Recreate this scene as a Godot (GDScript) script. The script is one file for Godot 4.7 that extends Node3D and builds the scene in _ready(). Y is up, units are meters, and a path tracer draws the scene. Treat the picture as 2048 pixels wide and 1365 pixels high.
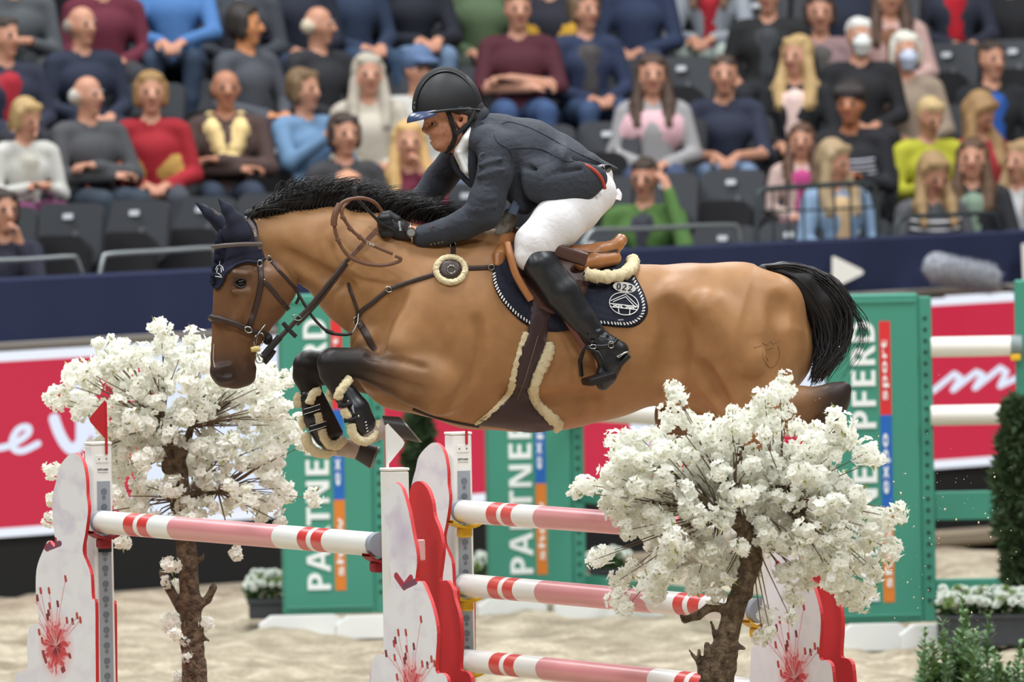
extends Node3D
# Show jumping round in an indoor arena: a bay horse and rider above an oxer, seen through a long lens.
const F := 26400.0          # focal length in pixels of the 2048 x 1365 frame
const EYE := Vector3(0, 3.4, 0)
const HORIZON := 74.0
const ROLL := -0.0183
var cam_basis := Basis()
var mats := {}
var used := {}
var rng := RandomNumberGenerator.new()
var tex := {}

func P(x: float, y: float, d: float) -> Vector3:
	return EYE + cam_basis * Vector3((x - 1024.0) / F * d, -(y - 682.5) / F * d, -d)

# ---------- naming ----------
func numbered(called: String) -> String:
	var n: int = used.get(called, 0)
	used[called] = n + 1
	return called if n == 0 else "%s_%03d" % [called, n]

func tag(o: Node, label: String, category: String, group := "", kind := "") -> Node:
	if label: o.set_meta("label", label)
	if category: o.set_meta("category", category)
	if group: o.set_meta("group", group)
	if kind: o.set_meta("kind", kind)
	return o

func thing(called: String, label: String, category: String, at := Vector3.ZERO, group := "") -> Node3D:
	var o := Node3D.new()
	o.name = numbered(called)
	add_child(o)
	o.position = at
	tag(o, label, category, group)
	return o

# a mesh whose vertices are in world space, hung under a thing (at any level)
func part(called: String, m: Mesh, ma: Material, parent: Node3D = null) -> MeshInstance3D:
	var o := MeshInstance3D.new()
	o.mesh = m
	o.material_override = ma
	if parent == null:
		o.name = numbered(called)
		add_child(o)
	else:
		o.name = called
		parent.add_child(o, true)
		o.transform = parent.global_transform.affine_inverse()
	return o

# a mesh in the parent's own space
func piece(called: String, m: Mesh, ma: Material, parent: Node3D, xf := Transform3D()) -> MeshInstance3D:
	var o := MeshInstance3D.new()
	o.mesh = m
	o.material_override = ma
	o.name = called
	parent.add_child(o, true)
	o.transform = xf
	return o

func struct(called: String, m: Mesh, ma: Material) -> MeshInstance3D:
	var o := part(called, m, ma)
	o.set_meta("kind", "structure")
	return o

# ---------- materials ----------
func noise_image(key: String, freq: float, octaves: int, size := 256, kind := FastNoiseLite.TYPE_SIMPLEX_SMOOTH) -> Image:
	var n := FastNoiseLite.new()
	n.seed = hash(key) % 1000
	n.noise_type = kind
	n.frequency = freq
	n.fractal_octaves = octaves
	return n.get_seamless_image(size, size)

func noise_tex(key: String, freq: float, octaves: int, lo := Color(0, 0, 0), hi := Color(1, 1, 1), size := 256) -> ImageTexture:
	if not tex.has(key):
		var im := noise_image(key, freq, octaves, size)
		var out := Image.create(size, size, false, Image.FORMAT_RGB8)
		for y in size:
			for x in size:
				out.set_pixel(x, y, lo.lerp(hi, clampf((im.get_pixel(x, y).r - 0.5) * 1.5 + 0.5, 0, 1)))
		tex[key] = ImageTexture.create_from_image(out)
	return tex[key]

func normal_tex(key: String, freq: float, octaves: int, strength: float, size := 256) -> ImageTexture:
	if not tex.has(key):
		var im := noise_image(key, freq, octaves, size)
		im.convert(Image.FORMAT_RGBA8)
		im.bump_map_to_normal_map(strength)
		tex[key] = ImageTexture.create_from_image(im)
	return tex[key]

func mat(key: String, c: Color, rough := 0.7, opt := {}) -> StandardMaterial3D:
	if mats.has(key):
		return mats[key]
	var m := StandardMaterial3D.new()
	m.resource_name = key
	m.albedo_color = c
	m.roughness = rough
	m.metallic = opt.get("metal", 0.0)
	m.metallic_specular = opt.get("spec", 0.5)
	if opt.has("vc"): m.vertex_color_use_as_albedo = true
	if opt.has("sheen"):
		m.rim_enabled = true
		m.rim = opt.sheen
		m.rim_tint = 0.6
	if opt.has("coat"):
		m.clearcoat_enabled = true
		m.clearcoat = opt.coat
		m.clearcoat_roughness = 0.25
	if opt.has("back"):
		m.backlight_enabled = true
		m.backlight = opt.back
	if opt.has("glow"):
		m.emission_enabled = true
		m.emission = opt.get("glow_color", c)
		m.emission_energy_multiplier = opt.glow
	if opt.has("tex"): m.albedo_texture = opt.tex
	if opt.has("nrm"):
		m.normal_enabled = true
		m.normal_texture = opt.nrm
		m.normal_scale = opt.get("nscale", 1.0)
	if opt.has("tri"):
		m.uv1_triplanar = true
		m.uv1_world_triplanar = opt.get("world", false)
		m.uv1_scale = Vector3.ONE * float(opt.tri)
	if opt.has("sss"):
		m.subsurf_scatter_enabled = true
		m.subsurf_scatter_strength = opt.sss
	if opt.has("two"): m.cull_mode = BaseMaterial3D.CULL_DISABLED
	mats[key] = m
	return m

func C8(r: int, g: int, b: int) -> Color:
	return Color(r / 255.0, g / 255.0, b / 255.0)

# ---------- mesh helpers ----------
func begin() -> SurfaceTool:
	var st := SurfaceTool.new()
	st.begin(Mesh.PRIMITIVE_TRIANGLES)
	return st

func done(st: SurfaceTool, smooth := false) -> ArrayMesh:
	st.generate_normals()
	return st.commit()

# triangle turned to face away from the inside point
func tri(st: SurfaceTool, a: Vector3, b: Vector3, c: Vector3, outward: Vector3, group := -1) -> void:
	st.set_smooth_group(group)
	if (a - c).cross(a - b).dot(outward) < 0.0:
		st.add_vertex(a); st.add_vertex(c); st.add_vertex(b)
	else:
		st.add_vertex(a); st.add_vertex(b); st.add_vertex(c)

func quad(st: SurfaceTool, a: Vector3, b: Vector3, c: Vector3, d: Vector3, outward: Vector3, group := -1) -> void:
	tri(st, a, b, c, outward, group)
	tri(st, a, c, d, outward, group)

# box from a corner o with edges u, v, n, the edges chamfered by e
func slab(st: SurfaceTool, o: Vector3, u: Vector3, v: Vector3, n: Vector3, e := 0.0) -> void:
	var c := o + (u + v + n) * 0.5
	var ax := [u * 0.5, v * 0.5, n * 0.5]
	if e <= 0.0:
		for i in 3:
			for s in [-1.0, 1.0]:
				var f: Vector3 = ax[i] * s
				var p: Vector3 = ax[(i + 1) % 3]
				var q: Vector3 = ax[(i + 2) % 3]
				quad(st, c + f - p - q, c + f + p - q, c + f + p + q, c + f - p + q, f)
		return
	var d := []
	for a in ax:
		d.append(a.normalized() * minf(e, a.length() * 0.45))
	for i in 3:
		for s in [-1.0, 1.0]:
			var f: Vector3 = ax[i] * s
			var p: Vector3 = ax[(i + 1) % 3] - d[(i + 1) % 3]
			var q: Vector3 = ax[(i + 2) % 3] - d[(i + 2) % 3]
			quad(st, c + f - p - q, c + f + p - q, c + f + p + q, c + f - p + q, f)
	for i in 3:
		var j := (i + 1) % 3
		var k := (i + 2) % 3
		for s in [-1.0, 1.0]:
			for t in [-1.0, 1.0]:
				var r: Vector3 = ax[k] - d[k]
				var a1: Vector3 = c + ax[i] * s + (ax[j] - d[j]) * t
				var a2: Vector3 = c + (ax[i] - d[i]) * s + ax[j] * t
				quad(st, a1 - r, a1 + r, a2 + r, a2 - r, ax[i].normalized() * s + ax[j].normalized() * t)
	for s in [-1.0, 1.0]:
		for t in [-1.0, 1.0]:
			for w in [-1.0, 1.0]:
				var x: Vector3 = c + ax[0] * s + (ax[1] - d[1]) * t + (ax[2] - d[2]) * w
				var y: Vector3 = c + (ax[0] - d[0]) * s + ax[1] * t + (ax[2] - d[2]) * w
				var z: Vector3 = c + (ax[0] - d[0]) * s + (ax[1] - d[1]) * t + ax[2] * w
				tri(st, x, y, z, ax[0].normalized() * s + ax[1].normalized() * t + ax[2].normalized() * w)

func slab_mesh(o: Vector3, u: Vector3, v: Vector3, n: Vector3, e := 0.0) -> ArrayMesh:
	var st := begin()
	slab(st, o, u, v, n, e)
	return done(st)

# tube along points with a radius at each, elliptical by squash along side
func tube(st: SurfaceTool, pts: PackedVector3Array, radii: PackedFloat32Array, sides := 8, caps := true, flat := 1.0, flat_dir := Vector3.ZERO) -> void:
	var n := pts.size()
	var rings := []
	var t0 := (pts[1] - pts[0]).normalized()
	var u := t0.cross(Vector3.UP if absf(t0.y) < 0.9 else Vector3.RIGHT).normalized()
	for i in n:
		var t := (pts[mini(i + 1, n - 1)] - pts[maxi(i - 1, 0)]).normalized()
		if flat_dir != Vector3.ZERO:
			u = flat_dir.cross(t).normalized()
		else:
			u = (u - t * u.dot(t)).normalized()
		var v := t.cross(u)
		var ring := PackedVector3Array()
		for k in sides:
			var a := TAU * k / sides
			ring.append(pts[i] + (u * cos(a) + v * sin(a) * flat) * radii[i])
		rings.append(ring)
	for i in n - 1:
		for k in sides:
			var k2 := (k + 1) % sides
			var a: Vector3 = rings[i][k]
			var b: Vector3 = rings[i][k2]
			var c: Vector3 = rings[i + 1][k2]
			var d: Vector3 = rings[i + 1][k]
			var o := (a + b + c + d) * 0.25 - (pts[i] + pts[i + 1]) * 0.5
			quad(st, a, b, c, d, o, 1)
	if caps:
		for e in [0, n - 1]:
			var o := pts[0] - pts[1] if e == 0 else pts[n - 1] - pts[n - 2]
			for k in range(1, sides - 1):
				tri(st, rings[e][0], rings[e][k], rings[e][k + 1], o)

func tube_mesh(pts: Array, radius, sides := 8, flat := 1.0, flat_dir := Vector3.ZERO) -> ArrayMesh:
	var st := begin()
	var r := PackedFloat32Array()
	for i in pts.size():
		r.append(radius[i] if radius is Array else radius)
	tube(st, PackedVector3Array(pts), r, sides, true, flat, flat_dir)
	return done(st)

# Catmull-Rom through points (Vector2 or Vector3), n per span
func spline(pts: Array, n := 6, closed := false) -> Array:
	var out := []
	var m := pts.size()
	var spans := m if closed else m - 1
	for i in spans:
		var p0 = pts[(i - 1 + m) % m] if closed else pts[maxi(i - 1, 0)]
		var p1 = pts[i]
		var p2 = pts[(i + 1) % m]
		var p3 = pts[(i + 2) % m] if closed else pts[mini(i + 2, m - 1)]
		for k in n:
			var t := float(k) / n
			out.append(0.5 * ((2.0 * p1) + (p2 - p0) * t + (2.0 * p0 - 5.0 * p1 + 4.0 * p2 - p3) * t * t + (3.0 * p1 - p0 - 3.0 * p2 + p3) * t * t * t))
	if not closed:
		out.append(pts[m - 1])
	return out

func v2(a: Array) -> Array:
	var out := []
	for i in range(0, a.size(), 2):
		out.append(Vector2(a[i], a[i + 1]))
	return out

# flat plate: outline (Vector2, any order) placed by place(Vector2, depth) with thickness; uv = outline mapped through box
func plate(outline: Array, place: Callable, thick: float, uv_box := Rect2(0, 0, 1, 1), rim := true, face := true) -> ArrayMesh:
	var st := begin()
	var poly := PackedVector2Array(outline)
	if Geometry2D.is_polygon_clockwise(poly): poly.reverse()
	var idx := Geometry2D.triangulate_polygon(poly)
	var cen := Vector2.ZERO
	for p in poly: cen += p
	cen /= poly.size()
	var fwd: Vector3 = place.call(cen, 0.0) - place.call(cen, thick)
	st.set_smooth_group(-1)
	if face:
		for side in [0.0, 1.0]:
			for k in range(0, idx.size(), 3):
				var t := [idx[k], idx[k + 1], idx[k + 2]]
				var a: Vector3 = place.call(poly[t[0]], side * thick)
				var b: Vector3 = place.call(poly[t[1]], side * thick)
				var c: Vector3 = place.call(poly[t[2]], side * thick)
				var o := fwd if side == 0.0 else -fwd
				if (a - c).cross(a - b).dot(o) < 0.0: t = [t[0], t[2], t[1]]
				for j in t:
					st.set_uv((poly[j] - uv_box.position) / uv_box.size)
					st.add_vertex(place.call(poly[j], side * thick))
	if rim:
		for i in poly.size():
			var p := poly[i]
			var q := poly[(i + 1) % poly.size()]
			var nn := Vector2(q.y - p.y, p.x - q.x)
			var o: Vector3 = place.call(p + nn.normalized(), 0.0) - place.call(p, 0.0)
			st.set_uv(Vector2.ZERO)
			quad(st, place.call(p, 0.0), place.call(q, 0.0), place.call(q, thick), place.call(p, thick), o)
	return done(st)

func ball_mesh(c: Vector3, r: Vector3, seg := 12) -> ArrayMesh:
	var s := SphereMesh.new()
	s.radial_segments = seg
	s.rings = seg / 2
	s.radius = 1.0
	s.height = 2.0
	var st := begin()
	st.append_from(s, 0, Transform3D(Basis.from_scale(r), c))
	return st.commit()

func add_ball(st: SurfaceTool, c: Vector3, r: Vector3, seg := 10) -> void:
	var s := SphereMesh.new()
	s.radial_segments = seg
	s.rings = seg / 2
	s.radius = 1.0
	s.height = 2.0
	st.append_from(s, 0, Transform3D(Basis.from_scale(r), c))

# ---------- smooth bodies: tapered capsules joined on a grid, meshed as surface nets ----------
class Field:
	var o: Vector3
	var h: float
	var nx: int
	var ny: int
	var nz: int
	var g := PackedFloat32Array()
	var bones := []
	var kmax := 1.0

	func _init(lo: Vector3, hi: Vector3, cell: float) -> void:
		o = lo
		h = cell
		nx = int((hi.x - lo.x) / cell) + 2
		ny = int((hi.y - lo.y) / cell) + 2
		nz = int((hi.z - lo.z) / cell) + 2
		g.resize(nx * ny * nz)
		g.fill(1000.0)

	func chain(pts: Array, kz := 1.0, k := 6.0, m := 0, c := Color.WHITE) -> void:
		for i in pts.size() - 1:
			add(Vector3(pts[i][0], pts[i][1], pts[i][2]), pts[i][3], Vector3(pts[i + 1][0], pts[i + 1][1], pts[i + 1][2]), pts[i + 1][3], kz, k, m, c)

	func add(a: Vector3, ra: float, b: Vector3, rb: float, kz := 1.0, k := 6.0, m := 0, c := Color.WHITE, cut := false) -> void:
		if not cut: bones.append([a, ra, b, rb, kz, m, c])
		kmax = maxf(kmax, kz)
		var pad := k + 2.5 * h
		var lo := Vector3(minf(a.x - ra, b.x - rb), minf(a.y - ra, b.y - rb), minf(a.z - ra / kz, b.z - rb / kz)) - Vector3.ONE * pad
		var hi := Vector3(maxf(a.x + ra, b.x + rb), maxf(a.y + ra, b.y + rb), maxf(a.z + ra / kz, b.z + rb / kz)) + Vector3.ONE * pad
		var x0 := clampi(int((lo.x - o.x) / h), 0, nx - 1)
		var x1 := clampi(int((hi.x - o.x) / h) + 1, 0, nx - 1)
		var y0 := clampi(int((lo.y - o.y) / h), 0, ny - 1)
		var y1 := clampi(int((hi.y - o.y) / h) + 1, 0, ny - 1)
		var z0 := clampi(int((lo.z - o.z) / h), 0, nz - 1)
		var z1 := clampi(int((hi.z - o.z) / h) + 1, 0, nz - 1)
		var bx := b.x - a.x
		var by := b.y - a.y
		var bz := (b.z - a.z) * kz
		var l2 := maxf(bx * bx + by * by + bz * bz, 1e-9)
		var dr := rb - ra
		var k4 := 0.25 / maxf(k, 1e-6)
		for iz in range(z0, z1 + 1):
			var qz := (o.z + iz * h - a.z) * kz
			for iy in range(y0, y1 + 1):
				var qy := o.y + iy * h - a.y
				var row := (iz * ny + iy) * nx
				var part_dot := qy * by + qz * bz
				for ix in range(x0, x1 + 1):
					var qx := o.x + ix * h - a.x
					var t := clampf((qx * bx + part_dot) / l2, 0.0, 1.0)
					var ex := qx - bx * t
					var ey := qy - by * t
					var ez := qz - bz * t
					var d := sqrt(ex * ex + ey * ey + ez * ez) - ra - dr * t
					var i := row + ix
					var old := g[i]
					if cut:
						d = -d
						var w := maxf(k - absf(d - old), 0.0)
						g[i] = maxf(d, old) + w * w * k4
					else:
						var w := maxf(k - absf(d - old), 0.0)
						g[i] = minf(d, old) - w * w * k4

	func at(p: Vector3) -> float:
		var x := clampf((p.x - o.x) / h, 0.0, nx - 1.001)
		var y := clampf((p.y - o.y) / h, 0.0, ny - 1.001)
		var z := clampf((p.z - o.z) / h, 0.0, nz - 1.001)
		var ix := int(x)
		var iy := int(y)
		var iz := int(z)
		var fx := x - ix
		var fy := y - iy
		var fz := z - iz
		var i := (iz * ny + iy) * nx + ix
		var j := i + nx * ny
		var a := lerpf(lerpf(g[i], g[i + 1], fx), lerpf(g[i + nx], g[i + nx + 1], fx), fy)
		var b := lerpf(lerpf(g[j], g[j + 1], fx), lerpf(g[j + nx], g[j + nx + 1], fx), fy)
		return lerpf(a, b, fz)

	# height of the surface towards +z above (x, y), or fallback
	func surf(x: float, y: float, fallback := 0.0) -> float:
		var z := o.z + (nz - 1.01) * h
		var prev := 1.0
		while z > o.z:
			var v := at(Vector3(x, y, z))
			if v < 0.0:
				return z + h * (-v) / maxf(prev - v, 1e-6) if prev < 500.0 else z
			prev = v
			z -= h
		return fallback

	# Dictionary material id -> ArrayMesh, points sent through to_world
	func build(to_world: Callable, tint := 0.0) -> Dictionary:
		var vid := PackedInt32Array()
		vid.resize(g.size())
		vid.fill(-1)
		var verts := PackedVector3Array()
		var cells := PackedInt32Array()
		var sx := 1
		var sy := nx
		var sz := nx * ny
		var far := 1.8 * h * kmax
		for iz in nz - 1:
			for iy in ny - 1:
				var base := iz * sz + iy * sy
				for ix in nx - 1:
					var i := base + ix
					var v0 := g[i]
					if v0 > far or v0 < -far:
						continue
					var v1 := g[i + 1]
					var v2_ := g[i + sy]
					var v3 := g[i + sy + 1]
					var v4 := g[i + sz]
					var v5 := g[i + sz + 1]
					var v6 := g[i + sz + sy]
					var v7 := g[i + sz + sy + 1]
					var neg := int(v0 < 0.0) + int(v1 < 0.0) + int(v2_ < 0.0) + int(v3 < 0.0) + int(v4 < 0.0) + int(v5 < 0.0) + int(v6 < 0.0) + int(v7 < 0.0)
					if neg == 0 or neg == 8:
						continue
					var px := 0.0
					var py := 0.0
					var pz := 0.0
					var n := 0
					if (v0 < 0.0) != (v1 < 0.0): px += v0 / (v0 - v1); n += 1
					if (v2_ < 0.0) != (v3 < 0.0): px += v2_ / (v2_ - v3); py += 1.0; n += 1
					if (v4 < 0.0) != (v5 < 0.0): px += v4 / (v4 - v5); pz += 1.0; n += 1
					if (v6 < 0.0) != (v7 < 0.0): px += v6 / (v6 - v7); py += 1.0; pz += 1.0; n += 1
					if (v0 < 0.0) != (v2_ < 0.0): py += v0 / (v0 - v2_); n += 1
					if (v1 < 0.0) != (v3 < 0.0): py += v1 / (v1 - v3); px += 1.0; n += 1
					if (v4 < 0.0) != (v6 < 0.0): py += v4 / (v4 - v6); pz += 1.0; n += 1
					if (v5 < 0.0) != (v7 < 0.0): py += v5 / (v5 - v7); px += 1.0; pz += 1.0; n += 1
					if (v0 < 0.0) != (v4 < 0.0): pz += v0 / (v0 - v4); n += 1
					if (v1 < 0.0) != (v5 < 0.0): pz += v1 / (v1 - v5); px += 1.0; n += 1
					if (v2_ < 0.0) != (v6 < 0.0): pz += v2_ / (v2_ - v6); py += 1.0; n += 1
					if (v3 < 0.0) != (v7 < 0.0): pz += v3 / (v3 - v7); px += 1.0; py += 1.0; n += 1
					vid[i] = verts.size()
					cells.append(i)
					verts.append(o + Vector3(ix + px / n, iy + py / n, iz + pz / n) * h)
		# nearest bone of each vertex and its blended colour
		var owner_ := PackedInt32Array()
		owner_.resize(verts.size())
		var cols := PackedColorArray()
		cols.resize(verts.size())
		for i in verts.size():
			var p := verts[i]
			var best := 1e9
			var who := 0
			var acc := Vector3.ZERO
			var wsum := 0.0
			for bn in bones:
				var a: Vector3 = bn[0]
				var kz: float = bn[4]
				var ab: Vector3 = bn[2] - a
				var q := p - a
				ab.z *= kz
				q.z *= kz
				var t := clampf(q.dot(ab) / maxf(ab.length_squared(), 1e-9), 0.0, 1.0)
				var d := (q - ab * t).length() - lerpf(bn[1], bn[3], t)
				if d < best:
					best = d
					who = bn[5]
					if tint <= 0.0:
						acc = Vector3(bn[6].r, bn[6].g, bn[6].b)
						wsum = 1.0
				if tint > 0.0 and d < tint * 6.0:
					var w := exp(-d / tint)
					acc += Vector3(bn[6].r, bn[6].g, bn[6].b) * w
					wsum += w
			owner_[i] = who
			acc /= maxf(wsum, 1e-9)
			cols[i] = Color(acc.x, acc.y, acc.z)
		var world := PackedVector3Array()
		world.resize(verts.size())
		for i in verts.size():
			world[i] = to_world.call(verts[i])
		var normals := PackedVector3Array()
		normals.resize(verts.size())
		var tris := {}
		var w0: Vector3 = to_world.call(o)
		var wx: Vector3 = to_world.call(o + Vector3(h, 0, 0)) - w0
		var wy: Vector3 = to_world.call(o + Vector3(0, h, 0)) - w0
		var wz: Vector3 = to_world.call(o + Vector3(0, 0, h)) - w0
		var mirrored := wx.cross(wy).dot(wz) < 0.0
		for i in cells:
			var ix := i % nx
			var iy := (i / nx) % ny
			var iz := i / sz
			var neg0 := g[i] < 0.0
			for axis in 3:
				var s1 := sy if axis == 0 else (sz if axis == 1 else sx)
				var s2 := sz if axis == 0 else (sx if axis == 1 else sy)
				var along := sx if axis == 0 else (sy if axis == 1 else sz)
				if (axis != 0 and ix == 0) or (axis != 1 and iy == 0) or (axis != 2 and iz == 0):
					continue
				if (g[i + along] < 0.0) == neg0:
					continue
				var a := vid[i - s1 - s2]
				var b := vid[i - s2]
				var c := vid[i]
				var d := vid[i - s1]
				if a < 0 or b < 0 or c < 0 or d < 0:
					continue
				if neg0 != mirrored:
					var sw := b
					b = d
					d = sw
				var own := owner_[c]
				if not tris.has(own): tris[own] = PackedInt32Array()
				var n := (world[c] - world[a]).cross(world[d] - world[b])
				normals[a] -= n
				normals[b] -= n
				normals[c] -= n
				normals[d] -= n
				tris[own].append_array(PackedInt32Array([a, b, c, a, c, d]))
		for i in normals.size():
			normals[i] = normals[i].normalized()
		var out := {}
		for own in tris:
			var t: PackedInt32Array = tris[own]
			var remap := {}
			var vv := PackedVector3Array()
			var nn := PackedVector3Array()
			var cc := PackedColorArray()
			var ii := PackedInt32Array()
			for j in t:
				if not remap.has(j):
					remap[j] = vv.size()
					vv.append(world[j])
					nn.append(normals[j])
					cc.append(cols[j])
				ii.append(remap[j])
			var arr := []
			arr.resize(Mesh.ARRAY_MAX)
			arr[Mesh.ARRAY_VERTEX] = vv
			arr[Mesh.ARRAY_NORMAL] = nn
			arr[Mesh.ARRAY_COLOR] = cc
			arr[Mesh.ARRAY_INDEX] = ii
			var m := ArrayMesh.new()
			m.add_surface_from_arrays(Mesh.PRIMITIVE_TRIANGLES, arr)
			out[own] = m
		return out

# ---------- the scene ----------
func _ready() -> void:
	rng.seed = 7
	var t0 := Time.get_ticks_msec()
	setup_camera()
	setup_light()
	build_arena()
	build_stand()
	build_background_fences()
	print("arena ", Time.get_ticks_msec() - t0)
	build_jump()
	print("jump ", Time.get_ticks_msec() - t0)
	build_horse()
	print("horse ", Time.get_ticks_msec() - t0)
	build_tack()
	print("tack ", Time.get_ticks_msec() - t0)
	build_rider()
	print("rider ", Time.get_ticks_msec() - t0)
	build_blossom_trees()
	print("trees ", Time.get_ticks_msec() - t0)
	build_plants()
	build_crowd()
	print("crowd ", Time.get_ticks_msec() - t0)

func setup_camera() -> void:
	cam_basis = Basis(Vector3.RIGHT, -(682.5 - HORIZON) / F) * Basis(Vector3.BACK, ROLL)
	var cam := Camera3D.new()
	cam.name = "camera"
	var at := CameraAttributesPhysical.new()
	at.frustum_focal_length = 464.0
	at.frustum_focus_distance = 54.7
	at.exposure_aperture = 6.2
	cam.attributes = at
	cam.transform = Transform3D(cam_basis, EYE)
	cam.near = 1.0
	cam.far = 400.0
	add_child(cam)
	cam.attributes = at
	# the lens in pixels: the frame is cropped a little from the full sensor
	cam.projection = Camera3D.PROJECTION_FRUSTUM
	cam.size = 2.0 * cam.near * 682.5 / F
	cam.current = true

func setup_light() -> void:
	var we := WorldEnvironment.new()
	we.name = "environment"
	var e := Environment.new()
	e.background_mode = Environment.BG_COLOR
	e.background_color = Color(0.0, 0.0, 0.0)
	e.tonemap_mode = Environment.TONE_MAPPER_LINEAR
	e.tonemap_exposure = 1.0
	e.sdfgi_enabled = true
	e.ssao_enabled = true
	e.ssil_enabled = true
	we.environment = e
	add_child(we)
	# rows of flood panels out of view under the roof, placed to light the arena from above, each a glowing panel with an area light below it
	var panel := mat("flood_panel_glow", Color(0.98, 0.99, 1.0), 0.4, {"glow": 3.0})
	var frame := mat("flood_frame", C8(40, 42, 45), 0.6)
	for row in 4:
		for col in 3:
			var at := Vector3(-13.0 + 13.0 * col, 17.0, -40.0 - 14.0 * row)
			var t := thing("unseen_flood_light", "unseen flood light panel under the arena roof, lighting the arena from above", "light", at, "unseen flood lights under the roof")
			var st := begin()
			slab(st, Vector3(-2.6, 0.1, -1.6), Vector3(5.2, 0, 0), Vector3(0, 0.3, 0), Vector3(0, 0, 3.2), 0.03)
			piece("housing", done(st), frame, t)
			st = begin()
			slab(st, Vector3(-2.5, 0.02, -1.5), Vector3(5.0, 0, 0), Vector3(0, 0.08, 0), Vector3(0, 0, 3.0))
			piece("light_panel", done(st), panel, t)
			var l := AreaLight3D.new()
			l.name = "area_light"
			l.area_size = Vector2(5.0, 3.0)
			l.area_normalize_energy = true
			l.light_energy = FLOOD
			l.light_color = Color(0.97, 0.985, 1.0)
			l.shadow_enabled = true
			l.area_range = 140.0
			t.add_child(l)
			l.position = Vector3(0, -0.02, 0)
			l.rotation.x = -PI / 2

const FLOOD := 166.0

# ---------- arena shell, boards ----------
func wall_d(x: float) -> float:
	# depth of the straight barrier line along the sight line through column x
	var da := 79.75
	var db := 79.75 * 1.0753
	var xa := (0.0 - 1024.0) / F * da
	var xb := (1950.0 - 1024.0) / F * db
	var k := (xb - xa) / (db - da)
	return (xa - k * da) / ((x - 1024.0) / F - k)

func W(x: float, y: float, back := 0.0) -> Vector3:
	return P(x, y, wall_d(x) + back)

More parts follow.
